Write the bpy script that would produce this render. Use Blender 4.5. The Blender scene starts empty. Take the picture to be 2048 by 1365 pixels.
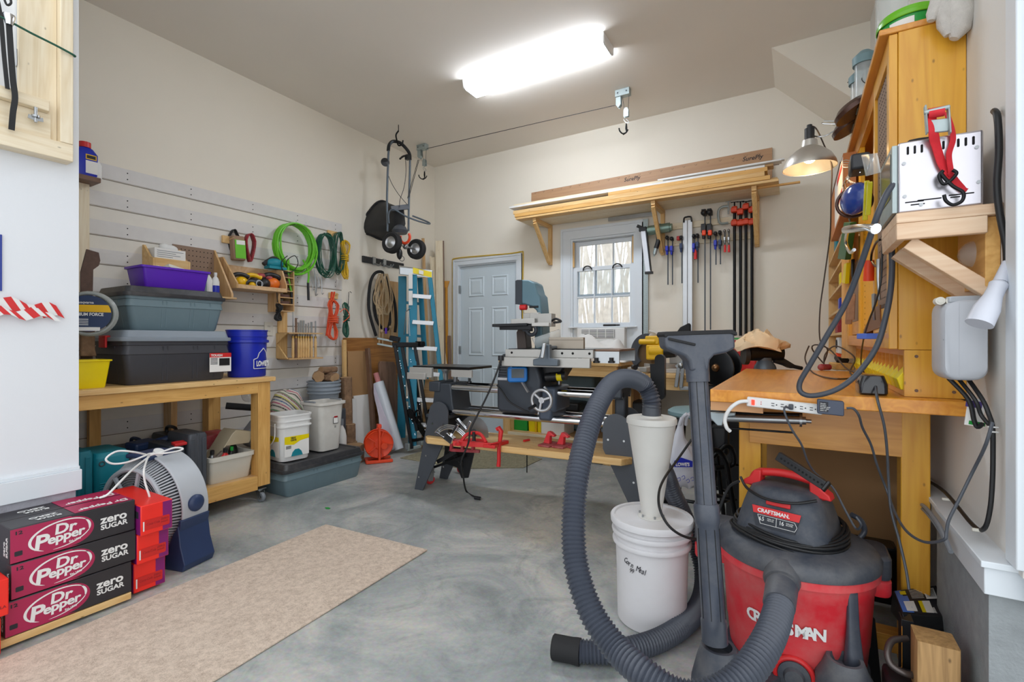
import bpy,bmesh,math,random
from mathutils import Vector,Matrix,Euler
random.seed(7)
PI=math.pi
C=bpy.context.scene.collection
sc=bpy.context.scene
# ------------------------------------------------------------------ camera, sky, exposure
TH=math.radians(30.6); F=960.0; CX=1024.0; CY=680.0; CH=1.15
cam_d=bpy.data.cameras.new('camera'); cam=bpy.data.objects.new('camera',cam_d); C.objects.link(cam)
cam_d.sensor_width=36.0; cam_d.lens=F/2048*36.0; cam_d.shift_y=-2.5/2048
cam_d.clip_start=0.02
cam.location=(0,0,CH); cam.rotation_euler=(PI/2,0,TH)
sc.camera=cam
sc.view_settings.view_transform='Standard'; sc.view_settings.look='None'
sc.view_settings.gamma=1.0; sc.view_settings.use_curve_mapping=False
sc.view_settings.exposure=1.36
w=bpy.data.worlds.new('world'); sc.world=w; w.use_nodes=True
bg=w.node_tree.nodes['Background']; bg.inputs[0].default_value=(0.92,0.96,1.0,1); bg.inputs[1].default_value=0.72

def area_light(name,loc,rot,sx,sy,power,col):
    d=bpy.data.lights.new(name,'AREA'); d.shape='RECTANGLE'; d.size=sx; d.size_y=sy
    d.energy=power; d.color=col
    o=bpy.data.objects.new(name,d); C.objects.link(o); o.location=loc; o.rotation_euler=rot
    return o

# ------------------------------------------------------------------ pixel -> point on a known plane
_s,_c=math.sin(TH),math.cos(TH)
def at(px,py,X=None,Y=None,Z=None,D=None):
    u=(px-CX)/F; v=(py-CY)/F
    if X is not None:d=X/(-_s+_c*u)
    elif Y is not None:d=Y/(_c+_s*u)
    elif Z is not None:d=(CH-Z)/v
    else:d=D
    return Vector((d*(-_s+_c*u),d*(_c+_s*u),CH-d*v))
RGT=Vector((_c,_s,0)); FWD=Vector((-_s,_c,0)); UP=Vector((0,0,1))

# ------------------------------------------------------------------ mesh builder
class B:
    def __init__(s):s.v=[]; s.f=[]; s.m=[]; s.mi=0; s.T=None
    def add(s,vs,fs):
        n=len(s.v)
        for p in vs:
            p=Vector(p)
            if s.T is not None:p=s.T@p
            s.v.append(p)
        for f in fs:s.f.append([i+n for i in f]); s.m.append(s.mi)
        return s
    def box(s,a,b):
        x0,x1=sorted((a[0],b[0])); y0,y1=sorted((a[1],b[1])); z0,z1=sorted((a[2],b[2]))
        return s.add([(x0,y0,z0),(x1,y0,z0),(x1,y1,z0),(x0,y1,z0),(x0,y0,z1),(x1,y0,z1),(x1,y1,z1),(x0,y1,z1)],
              [(0,3,2,1),(4,5,6,7),(0,1,5,4),(1,2,6,5),(2,3,7,6),(3,0,4,7)])
    def boxc(s,c,sz,rot=(0,0,0)):
        M=Matrix.Translation(Vector(c))@Euler(rot).to_matrix().to_4x4()
        h=[q/2 for q in sz]
        return s.add([M@Vector((x*h[0],y*h[1],z*h[2]))for z in(-1,1)for x,y in((-1,-1),(1,-1),(1,1),(-1,1))],
              [(0,3,2,1),(4,5,6,7),(0,1,5,4),(1,2,6,5),(2,3,7,6),(3,0,4,7)])
    def beam(s,p,q,w,h,up=(0,0,1)):
        p=Vector(p); q=Vector(q); d=(q-p).normalized(); u=Vector(up)
        a=d.cross(u)
        if a.length<1e-4:a=d.cross(Vector((1,0,0)))
        a.normalize(); b=a.cross(d).normalized(); vs=[]
        for e in(p,q):
            for i,j in((-1,-1),(1,-1),(1,1),(-1,1)):vs.append(e+a*(i*w/2)+b*(j*h/2))
        return s.add(vs,[(0,3,2,1),(4,5,6,7),(0,1,5,4),(1,2,6,5),(2,3,7,6),(3,0,4,7)])
    def cyl(s,p,q,r,r2=None,n=16,caps=True):
        p=Vector(p); q=Vector(q); r2=r if r2 is None else r2
        d=(q-p).normalized(); a=d.orthogonal().normalized(); b=d.cross(a)
        vs=[]
        for e,rr in((p,r),(q,r2)):
            for i in range(n):
                t=2*PI*i/n; vs.append(e+a*(rr*math.cos(t))+b*(rr*math.sin(t)))
        fs=[(i,(i+1)%n,n+(i+1)%n,n+i)for i in range(n)]
        if caps:fs+=[tuple(range(n-1,-1,-1)),tuple(range(n,2*n))]
        return s.add(vs,fs)
    def tube(s,pts,r,n=8,closed=False,k=0,flat=None):
        pts=[Vector(p)for p in pts]
        if k:pts=spline(pts,k,closed)
        m=len(pts); rs=r if isinstance(r,(list,tuple))else[r]*m
        t0=(pts[1]-pts[0]).normalized(); a=t0.orthogonal().normalized(); vs=[]
        for i in range(m):
            if closed:t=(pts[(i+1)%m]-pts[i-1])
            else:t=pts[min(i+1,m-1)]-pts[max(i-1,0)]
            if t.length<1e-9:t=t0
            t.normalize(); a=(a-t*a.dot(t))
            if a.length<1e-6:a=t.orthogonal()
            a.normalize(); b=t.cross(a)
            for j in range(n):
                th=2*PI*j/n; vs.append(pts[i]+a*(rs[i]*math.cos(th))+b*(rs[i]*math.sin(th)))
        fs=[]
        for i in range(m if closed else m-1):
            i2=(i+1)%m
            for j in range(n):fs.append((i*n+j,i*n+(j+1)%n,i2*n+(j+1)%n,i2*n+j))
        if not closed:fs+=[tuple(range(n-1,-1,-1)),tuple(range((m-1)*n,m*n))]
        return s.add(vs,fs)
    def lathe(s,prof,c=(0,0,0),n=32,axis=(0,0,1),cap=True,sx=1.0,sy=1.0,ref=None):
        c=Vector(c); d=Vector(axis).normalized()
        a=Vector(ref)if ref is not None else(Vector((1,0,0))if abs(d.x)<.9 else Vector((0,1,0)))
        a=(a-d*a.dot(d)).normalized(); b=d.cross(a); vs=[]; m=len(prof)
        for r,h in prof:
            for j in range(n):
                t=2*PI*j/n; vs.append(c+d*h+a*(r*sx*math.cos(t))+b*(r*sy*math.sin(t)))
        fs=[(i*n+j,i*n+(j+1)%n,(i+1)*n+(j+1)%n,(i+1)*n+j)for i in range(m-1)for j in range(n)]
        if cap:fs+=[tuple(range(n-1,-1,-1)),tuple(range((m-1)*n,m*n))]
        return s.add(vs,fs)
    def prism(s,poly,p,u,v,t):  # 2-D polygon in the plane p + a*u + b*v, thickness vector t
        p=Vector(p); u=Vector(u); v=Vector(v); t=Vector(t); n=len(poly)
        vs=[p+u*a+v*b for a,b in poly]+[p+u*a+v*b+t for a,b in poly]
        fs=[tuple(range(n-1,-1,-1)),tuple(range(n,2*n))]+[(i,(i+1)%n,n+(i+1)%n,n+i)for i in range(n)]
        if u.cross(v).dot(t)<0:fs=[tuple(reversed(f))for f in fs]
        return s.add(vs,fs)
    def ball(s,c,r,n=16,m=10,M=None):
        r=(r,r,r)if not isinstance(r,(list,tuple))else r
        c=Vector(c); vs=[c+Vector((0,0,-r[2]))]
        for i in range(1,m):
            ph=-PI/2+PI*i/m
            for j in range(n):
                t=2*PI*j/n; vs.append(c+Vector((r[0]*math.cos(ph)*math.cos(t),r[1]*math.cos(ph)*math.sin(t),r[2]*math.sin(ph))))
        vs.append(c+Vector((0,0,r[2])))
        if M is not None:vs=[c+M@(q-c)for q in vs]
        fs=[(0,1+(j+1)%n,1+j)for j in range(n)]
        for i in range(m-2):
            for j in range(n):fs.append((1+i*n+j,1+i*n+(j+1)%n,1+(i+1)*n+(j+1)%n,1+(i+1)*n+j))
        e=len(vs)-1; o=1+(m-2)*n
        fs+=[(o+j,o+(j+1)%n,e)for j in range(n)]
        return s.add(vs,fs)
    def loft(s,rings,caps=True):
        n=len(rings[0]); vs=[p for r in rings for p in r]; fs=[]
        for i in range(len(rings)-1):
            for j in range(n):fs.append((i*n+j,i*n+(j+1)%n,(i+1)*n+(j+1)%n,(i+1)*n+j))
        if caps:fs+=[tuple(range(n-1,-1,-1)),tuple(range((len(rings)-1)*n,len(rings)*n))]
        return s.add(vs,fs)
    def torus(s,c,R,r,axis=(0,0,1),n=32,m=8,a0=0,a1=2*PI,ref=None,sx=1,sy=1):
        d=Vector(axis).normalized()
        a=Vector(ref)if ref is not None else d.orthogonal()
        a=(a-d*a.dot(d)).normalized(); b=d.cross(a); full=abs(a1-a0-2*PI)<1e-6
        pts=[Vector(c)+a*(R*sx*math.cos(t))+b*(R*sy*math.sin(t))for t in[a0+(a1-a0)*i/(n if full else n-1)for i in range(n)]]
        return s.tube(pts,r,m,closed=full)

def spline(P,k=6,closed=False):
    out=[]; n=len(P); P=[Vector(p)for p in P]
    for i in range(n if closed else n-1):
        if closed:p0,p1,p2,p3=P[i-1],P[i],P[(i+1)%n],P[(i+2)%n]
        else:p0,p1,p2,p3=P[max(i-1,0)],P[i],P[i+1],P[min(i+2,n-1)]
        for j in range(k):
            t=j/k; t2=t*t; t3=t2*t
            out.append(0.5*((2*p1)+(p2-p0)*t+(2*p0-5*p1+4*p2-p3)*t2+(3*p1-p0-3*p2+p3)*t3))
    if not closed:out.append(P[-1])
    return out
def rrect(w,h,r,k=4,c=(0,0)):  # rounded rectangle outline, counter-clockwise
    out=[]; r=min(r,w/2-1e-5,h/2-1e-5)
    for cx,cy,a0 in((w/2-r,h/2-r,0),(-w/2+r,h/2-r,PI/2),(-w/2+r,-h/2+r,PI),(w/2-r,-h/2+r,3*PI/2)):
        for i in range(k+1):
            a=a0+PI/2*i/k; out.append((c[0]+cx+r*math.cos(a),c[1]+cy+r*math.sin(a)))
    return out
def rbox(b,levels,r=.02,k=4,M=None):  # stacked rounded rectangles: levels = (w, d, z[, cx, cy])
    rings=[]
    for L in levels:
        cx,cy=(L[3],L[4])if len(L)>3 else(0,0)
        rg=[Vector((x,y,L[2]))for x,y in rrect(L[0],L[1],r,k,(cx,cy))]
        rings.append([M@p for p in rg]if M is not None else rg)
    return b.loft(rings)

# ------------------------------------------------------------------ objects
RM={}
def root_of(o):
    while o.parent:o=o.parent
    return o
def mesh(name,b,mats,T=None,sharp=38):
    me=bpy.data.meshes.new(name)
    vs=[T@v for v in b.v]if T is not None else b.v
    me.from_pydata([tuple(v)for v in vs],[],b.f)
    if not isinstance(mats,(list,tuple)):mats=[mats]
    for m in mats:me.materials.append(m)
    me.polygons.foreach_set('material_index',b.m)
    me.polygons.foreach_set('use_smooth',[True]*len(me.polygons))
    me.update()
    me.set_sharp_from_angle(angle=math.radians(sharp))
    return me
def part(name,b,mats,parent,bevel=0,label=None,L=False,sharp=38,seg=2):
    r=root_of(parent)
    T=None if L else RM[r.name].inverted()
    o=bpy.data.objects.new(name,mesh(name,b,mats,T,sharp)); C.objects.link(o); o.parent=parent
    if label:o['label']=label
    if bevel:bev(o,bevel,seg)
    return o
def bev(o,w,seg=2):
    m=o.modifiers.new('bevel','BEVEL'); m.width=w; m.segments=seg; m.limit_method='ANGLE'; m.angle_limit=math.radians(40)
    m.harden_normals=False
def thing(name,label,cat,loc,rotz=0,group=None,rot=None):
    o=bpy.data.objects.new(name,None); C.objects.link(o); o.empty_display_size=.05
    o.location=loc; o.rotation_euler=rot if rot else(0,0,rotz)
    o['label']=label; o['category']=cat
    if group:o['group']=group
    RM[o.name]=Matrix.Translation(Vector(loc))@o.rotation_euler.to_matrix().to_4x4()
    return o
def solo(name,label,cat,b,mats,loc=None,rot=(0,0,0),group=None,bevel=0,sharp=38,kind=None,L=False,seg=2):
    if loc is None:
        xs=[v.x for v in b.v]; ys=[v.y for v in b.v]; zs=[v.z for v in b.v]
        loc=((min(xs)+max(xs))/2,(min(ys)+max(ys))/2,min(zs))
    M=Matrix.Translation(Vector(loc))@Euler(rot).to_matrix().to_4x4()
    o=bpy.data.objects.new(name,mesh(name,b,mats,None if L else M.inverted(),sharp)); C.objects.link(o)
    o.location=loc; o.rotation_euler=rot; RM[o.name]=M
    if label:o['label']=label
    if cat:o['category']=cat
    if group:o['group']=group
    if kind:o['kind']=kind
    if bevel:bev(o,bevel,seg)
    return o
def struct(name,b,mats,bevel=0,label=None,sharp=38):
    o=solo(name,label,None,b,mats,loc=(0,0,0),kind='structure',bevel=bevel,sharp=sharp)
    return o
def dup(root,loc,rot=None,label=None,group=None,scale=None):
    def cp(o,par):
        c=o.copy(); C.objects.link(c)
        if par:c.parent=par
        for ch in[q for q in ALL_CH.get(o.name,[])]or[q for q in bpy.data.objects if q.parent==o and q is not c]:cp(ch,c)
        return c
    r=cp(root,None); r.location=loc
    if rot is not None:r.rotation_euler=rot
    if label:r['label']=label
    if group:r['group']=group
    RM[r.name]=Matrix.Translation(Vector(loc))@r.rotation_euler.to_matrix().to_4x4()
    return r
ALL_CH={}
def text(s,size,o,xd,up,m,parent,name='lettering',bold=0.0,shear=0.0,sx=1.0,align='LEFT',th=.0004,L=False,sp=1.0):
    cu=bpy.data.curves.new('t','FONT'); cu.body=s; cu.size=size; cu.offset=bold*size; cu.shear=shear
    cu.extrude=th; cu.align_x=align; cu.resolution_u=3; cu.space_character=sp
    t=bpy.data.objects.new('t',cu); me=bpy.data.meshes.new_from_object(t)
    xd=Vector(xd).normalized(); up=Vector(up); up=(up-xd*up.dot(xd)).normalized(); n=xd.cross(up)
    M=Matrix(((xd.x*sx,up.x,n.x,o[0]),(xd.y*sx,up.y,n.y,o[1]),(xd.z*sx,up.z,n.z,o[2]),(0,0,0,1)))
    if not L:M=RM[root_of(parent).name].inverted()@M
    me.transform(M); me.name=name; me.materials.clear(); me.materials.append(m)
    bpy.data.objects.remove(t); bpy.data.curves.remove(cu)
    ob=bpy.data.objects.new(name,me); C.objects.link(ob); ob.parent=parent
    return ob

# ------------------------------------------------------------------ materials
def lin(h):
    if isinstance(h,str):
        h=h.lstrip('#'); c=[int(h[i:i+2],16)/255 for i in(0,2,4)]
    else:c=list(h)
    return tuple((x/12.92 if x<=.04045 else((x+.055)/1.055)**2.4)for x in c)+(1.0,)
def newmat(name):
    m=bpy.data.materials.new(name); m.use_nodes=True; return m,m.node_tree,m.node_tree.nodes['Principled BSDF']
def mat(name,col,rough=.5,metal=0.0,var=.05,scale=12,bump=0.0,bscale=60,coat=0.0,trans=0.0,alpha=1.0,dust=0.0,emit=None,es=1.0,sss=0):
    m,nt,p=newmat(name); N=nt.nodes; K=nt.links
    c=lin(col); p.inputs['Roughness'].default_value=rough; p.inputs['Metallic'].default_value=metal
    p.inputs['Base Color'].default_value=c
    tc=N.new('ShaderNodeTexCoord')
    if var or dust:
        nz=N.new('ShaderNodeTexNoise'); nz.inputs['Scale'].default_value=scale; nz.inputs['Detail'].default_value=4
        K.new(tc.outputs['Object'],nz.inputs['Vector'])
        mx=N.new('ShaderNodeMix'); mx.data_type='RGBA'
        a=[min(1,x*(1+var*1.6))for x in c[:3]]; b=[x*(1-var*1.6)for x in c[:3]]
        mx.inputs[6].default_value=(*b,1); mx.inputs[7].default_value=(*a,1)
        K.new(nz.outputs['Fac'],mx.inputs[0]); outc=mx.outputs[2]
        if dust:
            n2=N.new('ShaderNodeTexNoise'); n2.inputs['Scale'].default_value=scale*.6; n2.inputs['Detail'].default_value=8; n2.inputs['Roughness'].default_value=.7
            K.new(tc.outputs['Object'],n2.inputs['Vector'])
            r=N.new('ShaderNodeValToRGB'); r.color_ramp.elements[0].position=.42; r.color_ramp.elements[1].position=.75
            r.color_ramp.elements[1].color=(dust,dust,dust,1); K.new(n2.outputs['Fac'],r.inputs[0])
            m2=N.new('ShaderNodeMix'); m2.data_type='RGBA'; m2.inputs[7].default_value=lin('#b9b3aa')
            K.new(r.outputs[0],m2.inputs[0]); K.new(outc,m2.inputs[6]); outc=m2.outputs[2]
        K.new(outc,p.inputs['Base Color'])
    if bump:
        nb=N.new('ShaderNodeTexNoise'); nb.inputs['Scale'].default_value=bscale; nb.inputs['Detail'].default_value=3
        K.new(tc.outputs['Object'],nb.inputs['Vector'])
        bp=N.new('ShaderNodeBump'); bp.inputs['Strength'].default_value=bump; bp.inputs['Distance'].default_value=.004
        K.new(nb.outputs['Fac'],bp.inputs['Height']); K.new(bp.outputs[0],p.inputs['Normal'])
    if coat:p.inputs['Coat Weight'].default_value=coat
    if trans:p.inputs['Transmission Weight'].default_value=trans
    if sss:p.inputs['Subsurface Weight'].default_value=sss; p.inputs['Subsurface Radius'].default_value=(.02,.02,.02)
    if alpha<1:p.inputs['Alpha'].default_value=alpha
    if emit:p.inputs['Emission Color'].default_value=lin(emit); p.inputs['Emission Strength'].default_value=es
    return m
def wood(name,c1,c2,axis='z',rough=.5,sc_=1.0,grain=1.0,coat=0.0,knots=True,strips=0):
    m,nt,p=newmat(name); N=nt.nodes; K=nt.links
    tc=N.new('ShaderNodeTexCoord'); mp=N.new('ShaderNodeMapping')
    s=[14*sc_]*3; s['xyz'.index(axis)]=1.1*sc_; mp.inputs['Scale'].default_value=s
    K.new(tc.outputs['Object'],mp.inputs['Vector'])
    nz=N.new('ShaderNodeTexNoise'); nz.inputs['Scale'].default_value=1.0; nz.inputs['Detail'].default_value=3; nz.inputs['Distortion'].default_value=1.2*grain
    K.new(mp.outputs[0],nz.inputs['Vector'])
    wv=N.new('ShaderNodeMath'); wv.operation='MULTIPLY'; wv.inputs[1].default_value=9.0; K.new(nz.outputs['Fac'],wv.inputs[0])
    fr=N.new('ShaderNodeMath'); fr.operation='PINGPONG'; fr.inputs[1].default_value=1.0; K.new(wv.outputs[0],fr.inputs[0])
    n2=N.new('ShaderNodeTexNoise'); n2.inputs['Scale'].default_value=6.0; n2.inputs['Detail'].default_value=5; K.new(mp.outputs[0],n2.inputs['Vector'])
    ad=N.new('ShaderNodeMath'); ad.operation='MULTIPLY_ADD'; ad.inputs[1].default_value=.45; K.new(fr.outputs[0],ad.inputs[0])
    m3=N.new('ShaderNodeMath'); m3.operation='MULTIPLY'; m3.inputs[1].default_value=.6; K.new(n2.outputs['Fac'],m3.inputs[0]); K.new(m3.outputs[0],ad.inputs[2])
    mx=N.new('ShaderNodeMix'); mx.data_type='RGBA'; mx.inputs[6].default_value=lin(c1); mx.inputs[7].default_value=lin(c2)
    K.new(ad.outputs[0],mx.inputs[0]); out=mx.outputs[2]
    if knots:
        vo=N.new('ShaderNodeTexVoronoi'); mp2=N.new('ShaderNodeMapping'); s2=[5.0]*3; s2['xyz'.index(axis)]=2.6; mp2.inputs['Scale'].default_value=s2
        K.new(tc.outputs['Object'],mp2.inputs['Vector']); K.new(mp2.outputs[0],vo.inputs['Vector'])
        r=N.new('ShaderNodeValToRGB'); r.color_ramp.elements[0].position=.03; r.color_ramp.elements[0].color=(.75,.75,.75,1)
        r.color_ramp.elements[1].position=.11; r.color_ramp.elements[1].color=(0,0,0,1); K.new(vo.outputs['Distance'],r.inputs[0])
        m4=N.new('ShaderNodeMix'); m4.data_type='RGBA'; m4.inputs[7].default_value=[x*.35 for x in lin(c2)[:3]]+[1]
        K.new(r.outputs[0],m4.inputs[0]); K.new(out,m4.inputs[6]); out=m4.outputs[2]
    K.new(out,p.inputs['Base Color']); p.inputs['Roughness'].default_value=rough
    if coat:p.inputs['Coat Weight'].default_value=coat; p.inputs['Coat Roughness'].default_value=.25
    return m
# ================================================================== materials used
M={}
M['wall']=mat('cream_paint','#e9e2d4',.75,var=.015,scale=3,bump=.08,bscale=180)
M['wallw']=mat('white_paint','#dfdcd6',.7,var=.012,scale=3,bump=.08,bscale=180)
M['ceil']=mat('ceiling_paint','#eae3d9',.85,var=.02,scale=2,bump=.08,bscale=150)
M['trim']=mat('white_trim_paint','#dde3e8',.4,var=.02,scale=5)
M['door']=mat('door_paint','#cfdbe2',.4,var=.02,scale=5)
M['curb']=mat('concrete_block','#8f9496',.9,var=.16,scale=26,bump=.6,bscale=150)
M['conc2']=mat('painted_block','#a9a9b2',.9,var=.18,scale=30,bump=.6,bscale=150)
# floor concrete
def floor_mat():
    m,nt,p=newmat('concrete_floor'); N=nt.nodes; K=nt.links
    tc=N.new('ShaderNodeTexCoord')
    def nz(s,d,dist=0,r=.55):
        n=N.new('ShaderNodeTexNoise'); n.inputs['Scale'].default_value=s; n.inputs['Detail'].default_value=d
        n.inputs['Distortion'].default_value=dist; n.inputs['Roughness'].default_value=r; K.new(tc.outputs['Object'],n.inputs['Vector']); return n
    a=nz(1.3,9,.8,.68); r=N.new('ShaderNodeValToRGB'); e=r.color_ramp.elements
    e[0].position=.32; e[0].color=lin('#7e8583'); e[1].position=.68; e[1].color=lin('#cbc5b8')
    x=e.new(.46); x.color=lin('#9ca1a0'); x=e.new(.56); x.color=lin('#b5b5b0')
    K.new(a.outputs['Fac'],r.inputs[0])
    b=nz(3.2,12,1.6,.75); r2=N.new('ShaderNodeValToRGB'); r2.color_ramp.elements[0].position=.34; r2.color_ramp.elements[0].color=(.45,.45,.45,1)
    r2.color_ramp.elements[1].position=.50; r2.color_ramp.elements[1].color=(0,0,0,1); K.new(b.outputs['Fac'],r2.inputs[0])
    mx=N.new('ShaderNodeMix'); mx.data_type='RGBA'; mx.inputs[7].default_value=lin('#636b6a'); K.new(r2.outputs[0],mx.inputs[0]); K.new(r.outputs[0],mx.inputs[6])
    g=nz(60,4); m2=N.new('ShaderNodeMix'); m2.data_type='RGBA'; m2.blend_type='OVERLAY'; m2.inputs[0].default_value=.25
    K.new(mx.outputs[2],m2.inputs[6]); K.new(g.outputs['Color'],m2.inputs[7])
    hs=N.new('ShaderNodeHueSaturation'); hs.inputs['Saturation'].default_value=.9; K.new(m2.outputs[2],hs.inputs['Color'])
    K.new(hs.outputs[0],p.inputs['Base Color'])
    mr=N.new('ShaderNodeMapRange'); mr.inputs['To Min'].default_value=.32; mr.inputs['To Max'].default_value=.6; K.new(a.outputs['Fac'],mr.inputs['Value']); K.new(mr.outputs[0],p.inputs['Roughness'])
    bp=N.new('ShaderNodeBump'); bp.inputs['Strength'].default_value=.12; bp.inputs['Distance'].default_value=.003; K.new(g.outputs['Fac'],bp.inputs['Height']); K.new(bp.outputs[0],p.inputs['Normal'])
    return m
M['floor']=floor_mat()
def carpet_mat(name,c1,c2,sc0=260):
    m,nt,p=newmat(name); N=nt.nodes; K=nt.links
    tc=N.new('ShaderNodeTexCoord'); n=N.new('ShaderNodeTexNoise'); n.inputs['Scale'].default_value=sc0; n.inputs['Detail'].default_value=6; n.inputs['Roughness'].default_value=.8
    n2=N.new('ShaderNodeTexNoise'); n2.inputs['Scale'].default_value=35; n2.inputs['Detail'].default_value=8; n2.inputs['Roughness'].default_value=.8
    K.new(tc.outputs['Object'],n.inputs['Vector']); K.new(tc.outputs['Object'],n2.inputs['Vector'])
    ad=N.new('ShaderNodeMath'); ad.operation='ADD'; K.new(n.outputs['Fac'],ad.inputs[0]); K.new(n2.outputs['Fac'],ad.inputs[1])
    r=N.new('ShaderNodeValToRGB'); r.color_ramp.elements[0].position=.36; r.color_ramp.elements[0].color=lin(c2); r.color_ramp.elements[1].position=.56; r.color_ramp.elements[1].color=lin(c1)
    h=N.new('ShaderNodeMath'); h.operation='MULTIPLY'; h.inputs[1].default_value=.5; K.new(ad.outputs[0],h.inputs[0]); K.new(h.outputs[0],r.inputs[0])
    K.new(r.outputs[0],p.inputs['Base Color']); p.inputs['Roughness'].default_value=.95
    bp=N.new('ShaderNodeBump'); bp.inputs['Strength'].default_value=.8; bp.inputs['Distance'].default_value=.004; K.new(h.outputs[0],bp.inputs['Height']); K.new(bp.outputs[0],p.inputs['Normal'])
    return m
M['carpet']=carpet_mat('carpet_beige','#dccab8','#a18d7c')
M['mat2']=carpet_mat('floor_mat_olive','#a09a80','#605b48',120)
PINE=('#eccb92','#d3a25f'); LPINE=('#f3e8d0','#dcc8a4'); ORG=('#eca43f','#c57318'); PLY=('#e2c193','#b98a50')
for ax in 'xyz':
    M['pine'+ax]=wood('pine_'+ax,*PINE,ax); M['lpine'+ax]=wood('light_pine_'+ax,*LPINE,ax)
    M['ply'+ax]=wood('plywood_'+ax,*PLY,ax,sc_=.7,knots=False); M['gold'+ax]=wood('golden_pine_'+ax,'#ebbd72','#c9924a',ax)
    M['walnut'+ax]=wood('walnut_'+ax,'#8a6a55','#5e4434',ax,knots=False)
M['orange']=wood('varnished_bench','#f3ab40','#cf7d20','y',rough=.3,coat=.35,sc_=.8,knots=False)
M['orangex']=wood('varnished_bench_x','#e6a84e','#c58432','x',rough=.35,coat=.3,knots=False)
M['cab']=wood('varnished_cabinet','#f0b83f','#d39022','z',rough=.35,coat=.35,sc_=.7)
M['caby']=wood('varnished_cabinet_y','#e8a648','#c87c24','y',rough=.35,coat=.35,sc_=.7,knots=False)
M['birch']=wood('birch_panel','#e0bf98','#c69c6c','x',sc_=.5,knots=False)
M['hard']=mat('hardboard','#9c7f66',.8,var=.05,scale=8)
M['hardb']=mat('brown_board','#a98258',.8,var=.06,scale=5)
M['bark']=mat('bark','#8d6f55',.95,var=.5,scale=22,bump=1,bscale=50)
M['endg']=mat('log_end','#a98763',.9,var=.15,scale=40)
M['black']=mat('black_plastic','#1c1d20',.42,var=.1)
M['blackr']=mat('black_rubber','#1b1b1d',.75,var=.1)
M['bcord']=mat('black_cord','#17181a',.5,var=0)
M['bmetal']=mat('black_metal','#1a1b1d',.3,.6,var=.1)
M['dgrey']=mat('dark_grey_paint','#4a4e55',.45,.1,var=.04)
M['sgrey']=mat('slate_casting','#3b4149',.5,.2,var=.06)
M['lgrey']=mat('light_grey_plastic','#b4b9bf',.45,var=.03)
M['mgrey']=mat('mid_grey_plastic','#84898f',.5,var=.04)
M['chrome']=mat('chrome','#d5d7da',.13,1.0,var=.02)
M['steel']=mat('steel','#a9acae',.3,.9,var=.06)
M['alu']=mat('aluminium','#c2c4c6',.38,.75,var=.04)
M['silverp']=mat('silver_paint','#b9b7b2',.4,.35,var=.03)
M['galv']=mat('galvanised','#a8b4b4',.45,.6,var=.1,scale=40)
M['brushed']=mat('brushed_steel','#cfccd2',.27,.9,var=.05,scale=4)
M['white']=mat('white_plastic','#e6e6e4',.45,var=.02)
M['whitep']=mat('white_paper','#eceae6',.8,var=.02)
M['offw']=mat('offwhite_plastic','#d8d4c8',.5,var=.04)
M['red']=mat('red_plastic','#d32a2c',.4,var=.05)
M['redd']=mat('dusty_red_plastic','#df2f3a',.45,var=.06,dust=.3,scale=9)
M['redk']=mat('dusty_dark_red','#a02633',.6,var=.1,dust=.35)
M['orangeq']=mat('tool_orange','#ea7420',.4,var=.04); M['orangep']=mat('orange_plastic','#e6461c',.45,var=.05)
M['yellow']=mat('yellow_plastic','#f0d800',.4,var=.03)
M['dyellow']=mat('tool_yellow','#e8b60e',.4,var=.04)
M['green']=mat('green_plastic','#1e9c3b',.4,var=.04)
M['lgreen']=mat('lime_rubber','#6cc22d',.45,var=.06)
M['dgreen']=mat('dark_green_cord','#175542',.5,var=.08)
M['ycord']=mat('yellow_cord','#d8ae14',.5,var=.06)
M['ocord']=mat('orange_cord','#e8582c',.5,var=.06)
M['rope']=mat('natural_rope','#b59c7a',.9,var=.12,scale=60)
M['purple']=mat('purple_plastic','#5c24b8',.4,var=.05)
M['blue']=mat('bucket_blue','#1b2dae',.35,var=.05)
M['navy']=mat('navy_plastic','#26385c',.45,var=.06)
M['teal']=mat('teal_case','#0f8494',.5,var=.06)
M['tealt']=mat('teal_grey','#6f8b90',.5,var=.05)
M['slate']=mat('slate_tote','#6c8189',.45,var=.06)
M['totelid']=mat('tote_lid_black','#35363a',.42,var=.1,dust=.15)
M['toteb']=mat('tote_black','#3d3e44',.45,var=.08)
M['totelg']=mat('tote_lid_grey','#8d97a1',.45,var=.04)
M['ladder']=mat('blue_fibreglass','#0f7f9d',.45,var=.08)
M['vach']=mat('dusty_charcoal','#3a404b',.5,var=.12,dust=.24,scale=8)
M['hose']=mat('grey_hose','#454a55',.36,var=.06,scale=20)
M['wandm']=mat('dusty_wand','#3c424e',.36,var=.12,dust=.12,scale=12)
M['bucketw']=mat('white_bucket','#dddcde',.4,var=.03,dust=.12,sss=.1)
M['cone']=mat('frosted_cone','#d6d4ce',.5,var=.04,sss=.2)
M['slatw']=mat('whitewashed_slat','#dad7d4',.7,var=.04,scale=18)
M['slatc']=mat('cream_slat','#e4dfd5',.7,var=.03,scale=14)
M['dark']=mat('dark_gap','#0c0c0d',.9,var=0); M['gap']=mat('slat_gap','#857b70',.9,var=0)
M['peg']=mat('pegboard_brown','#8f7765',.8,var=.05)
M['pegy']=mat('pegboard_yellow','#f0ac14',.5,var=.04)
M['crimson']=mat('carton_crimson','#a8204e',.45,var=.05,scale=8)
M['cblack']=mat('carton_black','#2c2a2e',.4,var=.08)
M['cred']=mat('carton_red','#ee2b1f',.4,var=.06)
M['cpurp']=mat('carton_purple','#7c1568',.4,var=.08)
M['cloth']=mat('canvas_cloth','#e4e2de',.95,var=.05,bump=.4,bscale=300)
M['glove']=mat('grey_work_glove','#d0cbc4',.95,var=.1,scale=60,bump=.6,bscale=400)
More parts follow.
